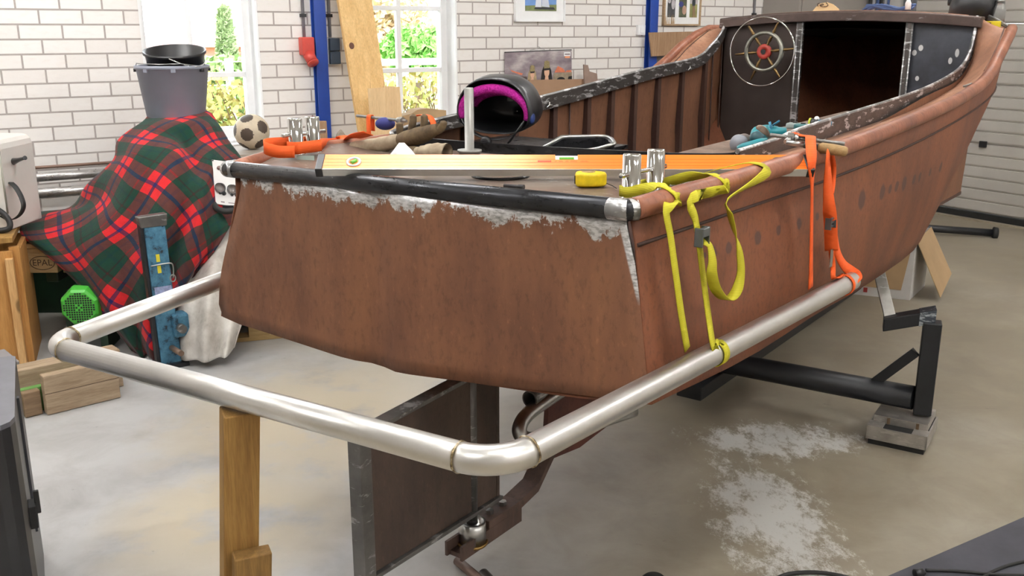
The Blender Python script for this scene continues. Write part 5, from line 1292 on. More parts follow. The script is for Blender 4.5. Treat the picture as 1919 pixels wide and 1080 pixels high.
# items standing on the benches
def stand_board(pix, r, th, mat, name, label, zbase, cat='board'):
    off = DA - r; P = [at_wall(u, v, off) for u, v in pix]
    P = [Vector((p.x, p.y, max(p.z, zbase))) for p in P]
    mb = MB().prism(P, nA*th); c = sum(mb.v, Vector())/len(mb.v)
    return tag(link(name, mb, mat, loc=(c.x, c.y, zbase), rot=RD), label, cat)
stand_board([(594, 340), (618, 340), (612, 227), (592, 227)], DA - .30, .018, m_ply, 'plywood_offcut', 'narrow brown board standing against the foot of the blue column', bzL, 'board')
stand_board([(630, 330), (652, 330), (648, 254), (640, 243), (634, 250)], DA - .34, .02, m_bench, 'wood_offcut', 'small grey pointed offcut standing on the bench near the plank', bzL, 'offcut')
stand_board([(985, 330), (1110, 330), (1106, 148), (992, 150)], DA - .06, .012, m_hb, 'hardboard_sheet', 'brown hardboard sheet standing below the calendar', .80)
stand_board([(1096, 330), (1124, 330), (1119, 138), (1105, 134), (1102, 122), (1094, 121)], DA - .09, .010, basic('grey_brown_board', lin(146, 124, 112), .8), 'stepped_board', 'small grey-brown board with a stepped top right of the calendar', .80)
stand_board([(735, 330), (838, 330), (836, 207), (800, 203), (782, 206), (772, 213), (752, 218)], DA - .22, .10, m_card, 'cardboard_carton', 'brown carton on the bench in front of the right window', .80, 'carton')
# large plywood piece with a notch, leaning by the right blue column
pw = [(1217, 61), (1303, 59), (1312, 112), (1320, 330), (1285, 330), (1280, 102), (1222, 106)]
stand_board(pw, DA - .10, .014, m_ply, 'notched_plywood', 'notched plywood sheet standing beside the right-hand blue column', .003, 'plywood sheet')
tag(link('grey_panel', wbox(5.13, 5.62, .003, 1.31, DA - .05, DA - .035), basic('dark_grey_sheet', lin(110, 104, 102), .6), loc=R(5.37, DA - .04, 0), rot=RD), 'dark grey sheet behind the notched plywood', 'sheet')
# leaning pine plank and a small plywood offcut in front of it
def PLK(u, v, r): return at_wall(u, v, DA - r)
b0, b1 = PLK(676, 262, DA - .42), PLK(738, 262, DA - .42)
tl, tr_ = PLK(634, 0, DA - .16), PLK(697, 0, DA - .16)
dl, dr = (b0 - tl), (b1 - tr_); kz = b0.z/(tl.z - b0.z)
b0f, b1f = b0 + dl*kz, b1 + dr*kz; kt = .42
tlf, trf = tl - dl*kt, tr_ - dr*kt
t = thing('pine_plank', 'wide knotty pine plank leaning against the wall by the right window', 'plank', (b0f + b1f)/2, RD)
nrm = (b1f-b0f).cross(tlf-b0f).normalized(); nrm = nrm if nrm.y < 0 else -nrm
m_pine = wood('knotty_pine', lin(206, 164, 104), lin(234, 200, 142), 2, .8)
link('board', MB().prism([b0f, b1f, trf, tlf], -nrm*.028), m_pine, t, bevel=.002)
m_knot = basic('dark_knot', lin(84, 46, 26), .6, 0, .2, 40)
def onplank(u, v):
    D_ = nrm.dot(b0f); return at_pl(u, v, nrm, D_)
for u, v, a, b in ((659, 86, .017, .021), (687, 71, .016, .018), (700, 139, .010, .014)):
    c = onplank(u, v); e1 = (b1f-b0f).normalized(); e2 = nrm.cross(e1)
    link('knot', MB().prism([c + e1*a*math.cos(k*PI/9) + e2*b*math.sin(k*PI/9) for k in range(18)], nrm*.0012), m_knot, t)
c0 = onplank(692, 200); gp = MB().tube([onplank(689, 0) + nrm*.0005, onplank(691, 90) + nrm*.0005, onplank(697, 240) + nrm*.0005], .0018, 6)
link('joint_line', gp, basic('plank_joint', lin(140, 100, 60), .7), t)
rr = DA - .54
P = [at_wall(u, v, DA - rr) for u, v in [(696, 262), (757, 262), (749, 163), (719, 161), (719, 164), (690, 166)]]
P[0].z = P[1].z = .802
t = thing('plywood_offcut', 'pale plywood offcut standing in front of the leaning plank', 'board', R((P[0]+P[1]).dot(dA)/2, rr, .60), RD)
link('sheet', MB().prism([Vector((p.x, p.y, p.z)) for p in P], nA*.008), wood('pale_plywood', lin(222, 186, 138), lin(240, 210, 166), 2, 1.5, False), t)
bq = (P[0]+P[1]).dot(dA)/2
link('packing_strip', wbox(bq - .12, bq + .12, 0, .80, rr, rr + .03), m_bench, t)
# football
fc = at_pl(472, 253, nA, DA - .30); fc.z = bzL + .103
ball = thing('football', 'worn black and white football on the bench below the left window', 'football', (fc.x, fc.y, bzL))
ico = bmesh.new(); bmesh.ops.create_icosphere(ico, subdivisions=1, radius=1.0)
base_v = [v.co.copy() for v in ico.verts]; ico.free()
g = (1 + 5**.5)/2; pent = [Vector(v).normalized() for v in [(0,1,g),(0,-1,g),(0,1,-g),(0,-1,-g),(1,g,0),(-1,g,0),(1,-g,0),(-1,-g,0),(g,0,1),(-g,0,1),(g,0,-1),(-g,0,-1)]]
rotm = Matrix.Rotation(.5, 3, 'X') @ Matrix.Rotation(.35, 3, 'Z') @ Matrix.Rotation(.9, 3, 'Y')
pent = [rotm @ p for p in pent]
nu, nv = 96, 64; wv = MB(); bv = MB(); rows = [[Vector((math.sin(PI*i/nv)*math.cos(2*PI*k/nu), math.sin(PI*i/nv)*math.sin(2*PI*k/nu), math.cos(PI*i/nv))) for k in range(nu)] for i in range(nv+1)]
for i in range(nv):
    for k in range(nu):
        qd = [rows[i][k], rows[i][(k+1) % nu], rows[i+1][(k+1) % nu], rows[i+1][k]]; m = sum(qd, Vector()).normalized()
        tgt = bv if max(m.dot(p) for p in pent) > math.cos(math.radians(21.5)) else wv
        tgt.add([fc + x*.103 for x in qd], [(0, 1, 2, 3)], True)
link('white_panels', wv, basic('worn_white_leather', lin(206, 192, 168), .6, 0, .15, 14), ball); link('black_panels', bv, basic('worn_black_leather', lin(74, 62, 52), .6, 0, .2, 14), ball)
# grey cabinet in the far corner with a pipe rack beside it
t = thing('steel_cabinet', 'tall grey steel cabinet in the far corner beyond the wheel', 'cabinet', R(6.75, DA - .2, 0), RD)
m_cab = basic('grey_cabinet_paint', lin(150, 144, 138), .5, .1, .06, 3)
link('body', wbox(6.33, 7.22, 0, 2.4, DA - .40, DA - .005), m_cab, t, bevel=.006)
link('door', wbox(6.64, 7.20, .08, 2.36, DA - .415, DA - .40), m_cab, t, bevel=.003); link('side_panel', wbox(6.35, 6.60, .08, 2.36, DA - .412, DA - .40), m_cab, t, bevel=.003)
link('lock', MB().lathe(R(6.73, DA - .415, 1.665), [(.014, 0), (.014, .01), (0, .012)], 16, -nA), m_brush, t)
t = thing('pipe_rack', 'dark rack of upright pipes in the corner by the overhead door', 'rack', R(7.1, DA - .55, 0), RD)
c0 = at_pl(1655, 8, nA, DA - .52); q0 = c0.dot(dA)
link('frame', wbox(q0 - .16, q0 + .16, 0, .05, DA - .58, DA - .44), m_blackst, t)
for k, dx in enumerate((-.13, -.08, -.03, .03, .08, .13)):
    link('pipe', MB().tube([R(q0 + dx, DA - .50 + .03*(k % 2), .05), R(q0 + dx*.92, DA - .48, 2.3)], .014, 12), (m_blackst, m_cond, basic('blue_pipe', lin(50, 70, 110), .4))[k % 3], t)

# ------------------------------------------------------------------ outside the windows
def OUT(u, v, x): return at_pl(u, v, nA, DA + x)
struct('ground_outside', MB().hexa([R(-12, DA + .35, -.25), R(24, DA + .35, -.25), R(24, DA + 60, -.25), R(-12, DA + 60, -.25)], [R(-12, DA + .35, -.15), R(24, DA + .35, -.15), R(24, DA + 60, -.15), R(-12, DA + 60, -.15)]), basic('bright_lawn', (.20, .26, .10), .9, 0, .2, 3))
def leafy(name, mat):
    t = NT(name); v = t.coord(); n = t.noise(v, 9, 4, .7)
    return t.out(t.ramp(n, mat), .8, 0, .15)
def scatter(fn, n, size, seed, jit=1.0):
    rn = random.Random(seed); mb = MB()
    for _ in range(n):
        c = fn(rn); a = Vector((rn.uniform(-1, 1), rn.uniform(-1, 1), rn.uniform(-1, 1))).normalized(); b = a.orthogonal().normalized(); s = size*rn.uniform(.6, 1.3)
        mb.add([c + a*s, c + b*s*.6, c - a*s, c - b*s*.6], [(0, 1, 2, 3)])
    return mb
hz1 = OUT(430, 148, 2.0).z
def hedge_fn(rn): q = rn.uniform(.6, 5.6); return R(q, DA + 2.0 + rn.uniform(0, .7), rn.uniform(-.1, 1)**1.0*(hz1 + .04*math.sin(q*9)) )
m_hedge = leafy('hedge_leaves', [(.3, (.20, .13, .06)), (.45, (.42, .36, .13)), (.6, (.36, .42, .13)), (.75, (.62, .60, .36))])
t = thing('garden_hedge', 'sparse brown and green clipped hedge outside both windows', 'hedge', R(3, DA + 2.3, -.15), RD)
o = link('leaves', scatter(hedge_fn, 9000, .042, 5), m_hedge, t)
rn = random.Random(9); tw = MB()
for _ in range(160):
    q = rn.uniform(.6, 5.6); r = DA + 2.1 + rn.uniform(0, .5); tw.tube([R(q, r, -.15), R(q + rn.uniform(-.1, .1), r, .5), R(q + rn.uniform(-.25, .25), r, hz1*rn.uniform(.8, 1.0))], [.012, .008, .004], 5)
link('twigs', tw, basic('hedge_twigs', (.16, .10, .06), .9), t)
# conifer, bush, tree
def plant(name, label, cat, base, fn, n, size, mat, trunk_h, seed):
    t = thing(name, label, cat, base); link('foliage', scatter(fn, n, size, seed), mat, t)
    link('trunk', MB().tube([base - zv*.1, base + zv*trunk_h], [.12, .05], 8), basic('bark', (.14, .10, .07), .9), t)
m_con = leafy('conifer_needles', [(.35, (.16, .24, .10)), (.55, (.28, .36, .18)), (.75, (.45, .50, .30))])
cb = OUT(427, 120, 11.0); cb.z = -.15; ch_ = OUT(427, 35, 11.0).z + .15; cw = (OUT(455, 110, 11.0) - OUT(400, 110, 11.0)).length/2
def con_fn(rn): h = rn.random()**1.2; a = rn.uniform(0, 2*PI); w = cw*(1 - h)**.8*math.sqrt(rn.random()) + .03; return cb + Vector((w*math.cos(a), w*math.sin(a), .15 + h*ch_))
plant('conifer', 'pointed green conifer beyond the fence, seen through the left window', 'conifer', cb, con_fn, 3500, .10, m_con, ch_*.9, 11)
m_bush = leafy('bush_leaves', [(.35, (.12, .34, .06)), (.55, (.26, .50, .14)), (.75, (.50, .66, .30))])
bb = OUT(785, 128, 9.0); bc = OUT(782, 92, 9.0); bw = (OUT(838, 92, 9.0) - OUT(720, 92, 9.0)).length/2; bh = bc.z - OUT(782, 134, 9.0).z
def bush_fn(rn):
    d = Vector((rn.gauss(0, 1), rn.gauss(0, 1), rn.gauss(0, 1))).normalized()*(rn.random()**.35); return bc + Vector((d.x*bw, d.y*bw, d.z*bh*1.05))
b2 = Vector((bc.x, bc.y, -.15)); plant('garden_bush', 'round bright green bush seen through the right window', 'bush', b2, bush_fn, 5000, .09, m_bush, bc.z - .2, 12)
tb = OUT(722, 60, 14.0); 
def tree_fn(rn):
    d = Vector((rn.gauss(0, 1), rn.gauss(0, 1), rn.gauss(0, 1))).normalized()*(rn.random()**.5); return tb + Vector((d.x*1.1, d.y*1.1, d.z*1.7))
plant('garden_tree', 'pale autumn tree beyond the round bush', 'tree', Vector((tb.x, tb.y, -.15)), tree_fn, 2600, .10, leafy('autumn_leaves', [(.35, (.36, .34, .16)), (.55, (.62, .44, .28)), (.75, (.70, .68, .5))]), tb.z, 13)
hb0 = OUT(380, 112, 8.0); hb1 = OUT(500, 112, 8.0)
def low_fn(rn): p = hb0.lerp(hb1, rn.uniform(-.6, 1.0)); return Vector((p.x, p.y, 0)) + nA*rn.uniform(0, .5) + zv*rn.uniform(-.1, 1)*hb0.z
tag(link('low_hedge', scatter(low_fn, 2500, .09, 14), leafy('low_hedge_leaves', [(.35, (.16, .28, .08)), (.6, (.34, .46, .2)), (.75, (.5, .58, .34))]), loc=Vector((hb0.x, hb0.y, -.15))), 'low green hedge behind the wire fence in the left window', 'hedge')
def fence(us, x, v_top, label, rails, mat):
    t = thing('garden_fence', label, 'fence', Vector((OUT(us[0], v_top, x).x, OUT(us[0], v_top, x).y, -.15)), RD)
    for u in us:
        p = OUT(u, v_top, x); link('post', MB().box((p.x, p.y, (p.z - .15)/2), (.09, .09, p.z + .15), MR), mat, t)
    for dz, r in rails:
        a, b = OUT(us[0], v_top, x), OUT(us[-1], v_top, x); zz = a.z - dz; link('rail', MB().tube([Vector((a.x, a.y, zz)), Vector((b.x, b.y, zz))], r, 6), mat, t)
fence([330, 428, 520], 7.0, 110, 'thin wire fence with pale posts beyond the left hedge', [(.05, .008), (.2, .008), (.35, .008)], basic('pale_fence_wood', (.6, .58, .52), .8))
fence([700, 757, 836], 6.0, 113, 'white painted rail fence in front of the round bush', [(.03, .05), (.28, .03)], m_white)
h0, h1 = OUT(262, 62, 22.0), OUT(520, 62, 22.0)
ho = thing('brick_house', 'distant red brick house seen through the left window', 'house', Vector(((h0.x+h1.x)/2, (h0.y+h1.y)/2, -.15)), RD)
m_house = basic('pale_red_brick', lin(206, 140, 124), .85, 0, .15, 2)
q0, q1 = h0.dot(dA), h1.dot(dA); r0 = DA + 22; ez = OUT(390, 88, 22).z; rz = OUT(390, 66, 22).z
link('wall', wbox(q0, q1, -.2, ez, r0, r0 + 5), m_house, ho)
link('roof', MB().prism([R(q0 - .3, r0 - .4, ez), R(q0 - .3, r0 + 5.4, ez), R(q0 - .3, r0 + 2.5, rz)], dA*(q1 - q0 + .6)), basic('brown_roof_tiles', lin(170, 120, 110), .8, 0, .15, 4), ho)
for k in range(6):
    qq = q0 + (q1-q0)*(.08 + .15*k); link('window', wbox(qq, qq + .5, .35, ez - .25, r0 - .05, r0), m_white, ho)

# ------------------------------------------------------------------ left side: covered machine, pallet, motor, timbers
BF = [  # rows of the blanket: (u, v, depth) from behind the top, over it and down the front
 [(262,330,5.35),(285,330,5.40),(320,330,5.40),(350,330,5.40),(380,330,5.40),(410,330,5.35),(440,330,5.2)],
 [(284,216,5.05),(300,214,5.12),(322,213,5.14),(345,212,5.14),(365,212,5.14),(385,214,5.10),(398,219,5.0)],
 [(268,228,4.85),(292,226,4.80),(318,226,4.78),(343,226,4.78),(368,226,4.80),(392,228,4.84),(410,234,4.9)],
 [(222,262,4.78),(252,262,4.66),(290,258,4.62),(325,256,4.66),(352,270,4.70),(392,264,4.72),(430,266,4.84)],
 [(212,300,4.74),(240,292,4.56),(284,290,4.50),(330,290,4.50),(366,312,4.60),(402,304,4.60),(455,304,4.78)],
 [(164,345,4.76),(212,338,4.54),(268,336,4.42),(318,334,4.40),(362,348,4.44),(400,346,4.52),(450,345,4.70)],
 [(130,388,4.90),(186,384,4.56),(244,384,4.40),(308,384,4.34),(356,392,4.37),(394,392,4.42),(440,396,4.50)],
 [(52,400,4.86),(140,412,4.55),(220,424,4.38),(296,428,4.32),(346,434,4.34),(384,436,4.36),(432,420,4.42)],
 [(38,436,4.52),(112,452,4.44),(190,468,4.37),(264,478,4.31),(322,484,4.31),(366,482,4.33),(402,470,4.37)],
 [(84,474,4.47),(140,498,4.40),(194,520,4.35),(256,530,4.31),(310,532,4.31),(348,524,4.33),(372,506,4.36)],
 [(139,524,4.44),(176,550,4.38),(208,574,4.34),(256,584,4.31),(298,586,4.31),(326,578,4.32),(344,552,4.35)],
 [(188,584,4.40),(212,606,4.36),(238,630,4.33),(268,640,4.31),(296,642,4.31),(316,634,4.32),(330,606,4.34)],
 [(240,650,4.38),(252,662,4.35),(264,667,4.33),(280,671,4.31),(298,673,4.31),(312,668,4.32),(322,650,4.33)],
]
rowsP = [[at_d(u, v, d + .21*max(0, (i - 4)/8)) for u, v, d in r] for i, r in enumerate(BF)]
NC, NR = 72, 96
fine_rows = [spline(r, 12) for r in rowsP]
cols = [spline([fr[k] for fr in fine_rows], 8) for k in range(len(fine_rows[0]))]
grid = [[cols[k][i] for k in range(len(cols))] for i in range(len(cols[0]))]
gi, gj = len(grid), len(grid[0]); uvs = []; out = []
for i in range(gi):
    row = []; ur = []
    for j in range(gj):
        p = grid[i][j]; t_ = i/gi
        amp = .008 + .040*min(1, max(0, (t_ - .22)/.4))
        if t_ < .25: amp *= .5
        f = math.sin(j*.34 + 1.2*math.sin(i*.045) + .6) * .65 + noise.noise(Vector((j*.10, i*.035, 3.1)))*1.2
        tow = (EYE - p).normalized(); q = p + Vector((tow.x, tow.y, 0))*(amp*f)
        q.z = max(q.z, .008); row.append(q)
    out.append(row)
# texture lengths follow the cloth
acc_v = [[0.0]*gj for _ in range(gi)]; acc_u = [[0.0]*gj for _ in range(gi)]
mj = gj//2
for i in range(gi):
    for j in range(gj):
        if i: acc_v[i][j] = acc_v[i-1][j] + (out[i][j] - out[i-1][j]).length
    for j in range(mj+1, gj): acc_u[i][j] = acc_u[i][j-1] + (out[i][j] - out[i][j-1]).length
    for j in range(mj-1, -1, -1): acc_u[i][j] = acc_u[i][j+1] - (out[i][j] - out[i][j+1]).length
a_ = math.radians(-32)
for i in range(gi):
    mv_ = acc_v[i][mj]
    uvs.append([(acc_u[i][j]*math.cos(a_) - (.5*acc_v[i][j] + .5*mv_)*math.sin(a_), acc_u[i][j]*math.sin(a_) + (.5*acc_v[i][j] + .5*mv_)*math.cos(a_)) for j in range(gj)])
def tartan():
    t = NT('red_green_tartan_wool'); uv = t.node('ShaderNodeUVMap'); uv.uv_map = 'uv'
    s = t.sep(uv.outputs[0]); cols_ = []
    per = .265
    red, grn, nvy = lin(204, 42, 46), lin(22, 58, 46), lin(34, 36, 90)
    for ax_ in (0, 1):
        f = t.math('FRACT', t.math('DIVIDE', t.math('ADD', s[ax_], 10.0), per))
        cols_.append(t.ramp(f, [(0.0, red), (.19, nvy), (.265, red), (.455, grn), (.60, lin(14, 52, 52)), (.66, grn), (.84, lin(60, 30, 30)), (.88, grn)], 'CONSTANT'))
    c = t.mix(1.0, cols_[0], cols_[1], 'MULTIPLY')
    gm = t.node('ShaderNodeGamma'); gm.inputs[1].default_value = .5; t.l.new(c, gm.inputs[0]); c = t.mix(.09, gm.outputs[0], t.mix(.5, cols_[0], cols_[1]))
    v = t.coord(); n = t.noise(v, 140, 3); n2 = t.noise(v, 30, 4)
    c = t.mix(t.ramp(n2, [(.3, .25), (.7, 0.0)]), c, tuple(x*.5 for x in lin(70, 40, 36)))
    t.bump(n, .5, .003)
    t.b.inputs['Sheen Weight'].default_value = .08; t.b.inputs['Sheen Roughness'].default_value = .5
    return t.out(c, .95, 0, .1)
mb = MB().grid(out, True, False, uvs)
bl = link('plaid_blanket', mb, tartan(), loc=at_d(290, 672, 4.50), solid=.006)
tag(bl, 'red and green tartan blanket draped over the machine under the buckets', 'blanket')
# machine beneath, seen only in the gaps
mz = zb(0) ; topz = at_d(330, 226, 4.9).z
mc = at_d(335, 400, 4.95); t = thing('bench_machine', 'dark green machine hidden under the tartan blanket', 'machine', (mc.x, mc.y, 0), RD)
m_dg = basic('dark_green_machine_paint', lin(20, 44, 28), .5, 0, .3, 8)
mt0 = at_d(335, 224, 5.0)
link('column', MB().box((mc.x, mc.y, .35), (.18, .14, .70), MR), m_dg, t, bevel=.02); link('head', MB().box((mt0.x, mt0.y, (.70 + topz - .02)/2), (.16, .14, topz - .02 - .70), MR), m_dg, t, bevel=.02)
# buckets on the blanket
bz = topz + .012
bp = at_d(331, 218, 4.96); bp.z = bz
t = thing('plastic_bucket', 'grey plastic bucket standing on the tartan blanket', 'bucket', bp)
m_gb = basic('grey_bucket_plastic', lin(138, 142, 156), .45, 0, .06, 5)
H_ = .262; R0, R1 = .145, .178
link('body', MB().lathe(bp, [(0, 0), (R0 - .004, 0), (R0, .004), (R1, H_), (R1 + .006, H_ + .002), (R1 + .006, H_ - .016), (R1 - .001, H_ - .018)], 48, cap=False).lathe(bp, [(R1 + .005, H_ + .002), (R1 - .004, H_ - .002), (R0 - .004, .008), (0, .008)], 48, cap=False), m_gb, t)
for a in (200, 245, 290, 340, 20, 160):
    ra_ = math.radians(a); d = Vector((math.cos(ra_), math.sin(ra_), 0))
    link('rim_lug', MB().box(bp + d*(R1 + .003) + zv*(H_ - .022), (.012, .022, .016), Matrix.Rotation(ra_, 3, 'Z')), m_gb if a in (245, 290) else m_blk, t)
link('bail', MB().tube([bp + Vector((-(R1 + .012), 0, H_ - .01)), bp + Vector((-(R1 - .02), -.06, H_ + .012)), bp + Vector((-.10, -.15, H_ + .012)), bp + Vector((0, -R1 - .004, H_ + .010)), bp + Vector((.10, -.15, H_ + .012)), bp + Vector((R1 + .01, 0, H_ - .01))], .0025, 6), m_brush, t)
rc_ = at_d(327, 95, 4.93);
b2 = rc_ - Vector((.03, -.19, 1)).normalized()*.29 
t = thing('plastic_bucket', 'black plastic bucket set inside the grey bucket', 'bucket', b2)
tl_ = Vector((.03, -.19, 1)).normalized(); c2 = b2; H2 = .29; r0_, r1_ = .112, .150
link('body', MB().lathe(c2, [(0, 0), (r0_, 0), (r1_, H2), (r1_ + .007, H2 + .002), (r1_ + .007, H2 - .012), (r1_ + .001, H2 - .014)], 48, tl_, cap=False).lathe(c2, [(r1_ + .006, H2 + .002), (r1_ - .004, H2 - .002), (r0_ - .003, .006), (0, .006)], 48, tl_, cap=False), basic('black_bucket_plastic', (.012, .012, .013), .35, 0, .1, spec=.5), t)
hw_ = [at_d(316, 110, 4.79), at_d(330, 116, 4.775), at_d(350, 123, 4.78), at_d(368, 125, 4.80), at_d(382, 120, 4.86), at_d(385, 112, 4.93)]
link('wire_bail', MB().tube(spline(hw_, 6), .0028, 8), basic('bright_wire', (.8, .8, .8), .25, .9), t)
# pallet at table height with the stamped block, on a green machine base
ec = at_d(52, 512, 4.62); en = at_d(118, 505, 4.62)
px_ = (en - ec); px_.z = 0; px_.normalize(); py_ = Vector((-px_.y, px_.x, 0)); pang = math.atan2(px_.y, px_.x); MPp = Matrix.Rotation(pang, 3, 'Z')
pz0 = ec.z; m_pal = wood('pallet_wood', lin(132, 104, 70), lin(176, 146, 104), 0, 2.0)
m_palx = wood('pallet_block_wood', lin(150, 122, 86), lin(182, 156, 116), 0, 2.0, False)
def PL(x, y, z): return Vector((ec.x, ec.y, 0)) + px_*x + py_*y + zv*z
pal = thing('wooden_pallet', 'wooden pallet at bench height, stamped block end under the tartan blanket', 'pallet', PL(.4, .3, pz0), pang)
def plb(x0, x1, y0, y1, z0, z1): return MB().box(PL((x0+x1)/2, (y0+y1)/2, (z0+z1)/2), (x1-x0, y1-y0, z1-z0), MPp)
for x in (0, .17, .34): 
    for y in (0, .44): link('block', plb(x, x + .145 - .03*(x > 0), y, y + .1, pz0 + .0, pz0 + .100), m_palx, pal, bevel=.003)
for y in (0, .44): link('stringer', plb(-.005, .47, y - .005, y + .105, pz0 + .100, pz0 + .122), m_pal, pal, bevel=.002)
for x in (0, .17, .34): link('deck_board', plb(x, x + .13, -.01, .56, pz0 + .124, pz0 + .146), m_pal, pal, bevel=.002)
def text_mb(txt, org, xd, yd, size, depth_dir, th=.0006):
    cu = bpy.data.curves.new('lettering', 'FONT'); cu.body = txt; cu.size = size; cu.align_x = 'CENTER'; cu.align_y = 'CENTER'
    ob = bpy.data.objects.new('lettering', cu); COL.objects.link(ob)
    dg = bpy.context.evaluated_depsgraph_get(); me = bpy.data.meshes.new_from_object(ob.evaluated_get(dg))
    mb = MB(); mb.add([org + xd*v.co.x + yd*v.co.y + depth_dir*th for v in me.vertices], [tuple(p.vertices) for p in me.polygons])
    bpy.data.objects.remove(ob); bpy.data.curves.remove(cu); bpy.data.meshes.remove(me); return mb
m_burn = basic('burnt_stamp', lin(58, 40, 28), .8)
oc = PL(.076, -.0005, pz0 + .050)
link('stamped_lettering', text_mb('EPAL', oc, px_, zv, .044, -py_), m_burn, pal)
link('stamped_ring', MB().tube([oc - py_*.0008 + px_*(.058*math.cos(k*PI/20)) + zv*(.033*math.sin(k*PI/20)) for k in range(40)], .0016, 6, closed=True), m_burn, pal)
t = thing('machine_base', 'dark green machine frame carrying the pallet behind the motor, back plate widened to darken the gap', 'machine base', PL(.4, .35, 0), pang)
mbs = plb(-.30, .46, .56, .60, 0, pz0 - .002)  # dark back plate widened to stand in for shade under the pallet
for a in (plb(.06, .12, .05, .56, pz0 - .06, pz0 - .002), plb(.40, .46, .05, .56, pz0 - .06, pz0 - .002), plb(-.30, -.26, .1, .56, 0, pz0 - .002)): mbs.add(a.v, a.f)
link('frame', mbs, m_dg, t, bevel=.006)
# green electric motor
mo = at_d(148, 577, 4.50); md = Vector((.10, -.98, .02)).normalized(); mxx = Vector((-md.y, md.x, 0)).normalized(); myy = mxx.cross(md)
myy = myy if myy.z > 0 else -myy
m_grn = basic('bright_green_motor_paint', lin(74, 176, 62), .4, 0, .12, 8, spec=.5); m_grd = basic('dusty_green_motor_paint', lin(44, 96, 48), .65, 0, .3, 12)
t = thing('electric_motor', 'bright green electric motor with a grille cover on the floor under the pallet', 'motor', (mo.x, mo.y + .1, mo.z - .13))
Rm = .098
octo = [Vector((math.cos(PI/8 + k*PI/4), math.sin(PI/8 + k*PI/4))) for k in range(8)]
def OC(r, d): return [mo + mxx*(p.x*r) + myy*(p.y*r) - md*d for p in octo]
link('fan_cover', MB().grid([OC(Rm*.80, 0), OC(Rm*.92, .012), OC(Rm*1.02, .05), OC(Rm*1.02, .075)], False, True).add(OC(Rm*.80, 0), [tuple(range(8))]), m_grn, t)
gh = MB(); hs = .0052
for i in range(-6, 7):
    for j in range(-6, 7):
        x, y = i*.0112, j*.0112; rr = math.hypot(x, y)
        if rr < Rm*.70 and (rr > .016 or (i + j) % 2): c = mo + mxx*x + myy*y + md*.0004; gh.add([c - mxx*hs*.8 - myy*hs*.8, c + mxx*hs*.8 - myy*hs*.8, c + mxx*hs*.8 + myy*hs*.8, c - mxx*hs*.8 + myy*hs*.8], [(0, 1, 2, 3)])
link('grille', gh, m_rubber, t, solid=.0006)
link('motor_body', MB().lathe(mo - md*.07, [(Rm*.88, 0), (Rm*.88, .20), (Rm*.7, .23), (0, .23)], 32, -md), m_grd, t)
fn = MB()
for k in range(26):
    a = 2*PI*k/26; d = mxx*math.cos(a) + myy*math.sin(a); q = mo - md*.17 + d*(Rm*.93); fn.box(q, (.004, .19, .016), Matrix((d.cross(md), md, d)).transposed())
link('cooling_fins', fn, m_grd, t)
link('terminal_box', MB().box(mo - md*.17 + myy*(Rm + .045), (.12, .11, .06), Matrix.Rotation(math.atan2(mxx.y, mxx.x), 3, 'Z')), m_dg, t, bevel=.008)
for e in (-1, 1): link('foot', MB().box(mo - md*.16 + mxx*(e*.075) - zv*(Rm + (mo.z - Rm)/2), (.035, .18, mo.z - Rm + .06), Matrix.Rotation(math.atan2(mxx.y, mxx.x), 3, 'Z')), m_dg, t)
# timber crate at the far left with a white machine head on it
ca = at_d(62, 652, 4.42); ca.z = 0; cdx = Vector((-.93, -.37, 0)); cdy = Vector((-.37, .93, 0)); cang = math.atan2(-cdx.y, -cdx.x)
def CR(x, y, z): return Vector((ca.x, ca.y, 0)) + cdx*x + cdy*y + zv*z
ctop = at_d(24, 436, 4.42).z
crt = thing('timber_crate', 'orange-brown timber crate at the left edge carrying the white machine', 'crate', CR(.3, .2, 0), cang)
m_crt = wood('orange_pine_crate', lin(166, 116, 60), lin(204, 154, 92), 2, 1.0); MCr = Matrix.Rotation(math.atan2(cdx.y, cdx.x), 3, 'Z')
def crb(x0, x1, y0, y1, z0, z1): return MB().box(CR((x0+x1)/2, (y0+y1)/2, (z0+z1)/2), (abs(x1-x0), abs(y1-y0), z1-z0), MCr)
link('corner_post', crb(0, .045, .0, .03, 0, ctop - .035), m_crt, crt, bevel=.003)
for k in range(4): link('side_board', crb(.028 + k*.135, .028 + k*.135 + .13, -.022, .0, .01, ctop - (.05 if k == 0 else .01)), m_crt, crt, bevel=.002)
link('side_panel', crb(.0, .02, .03, .40, 0, ctop - .05), m_crt, crt); link('back_panel', crb(.0, .56, .40, .42, 0, ctop - .05), m_crt, crt)
link('top_board', crb(.02, .56, -.02, .42, ctop - .012, ctop + .012), m_prop, crt, bevel=.002)
link('top_rail', crb(.028, .06, -.05, -.02, 0, ctop - .08), wood('pale_crate_rail', lin(196, 150, 96), lin(222, 184, 130), 2, 1.4), crt, bevel=.002)
mh = at_d(20, 440, 4.40); mt_ = at_d(18, 257, 4.40).z
wm = thing('white_machine', 'white machine housing with a black lever on the timber crate at the left edge', 'machine', CR(.25, .12, ctop + .012), cang)
def WMc(x, y, z): return mh + Vector((-1, -.02, 0))*x + Vector((.02, 1, 0))*y + zv*(z - mh.z)
zb0, zb1 = ctop + .014, mt_
prof = [(0, zb0), (0, zb1 - .045), (.006, zb1 - .022), (.02, zb1 - .006), (.045, zb1), (.5, zb1 + .01), (.5, zb0)]
link('housing', MB().prism([WMc(x, 0, z) for x, z in prof], Vector((.02, 1, 0))*.30), basic('off_white_enamel', lin(220, 216, 210), .4, 0, .05, 4), wm, bevel=.006)
link('edge_trim', MB().tube([WMc(-.002, -.002, zb0 + .08), WMc(-.002, -.002, zb1 - .05)], .004, 8), basic('grey_green_trim', lin(150, 148, 136), .5), wm)
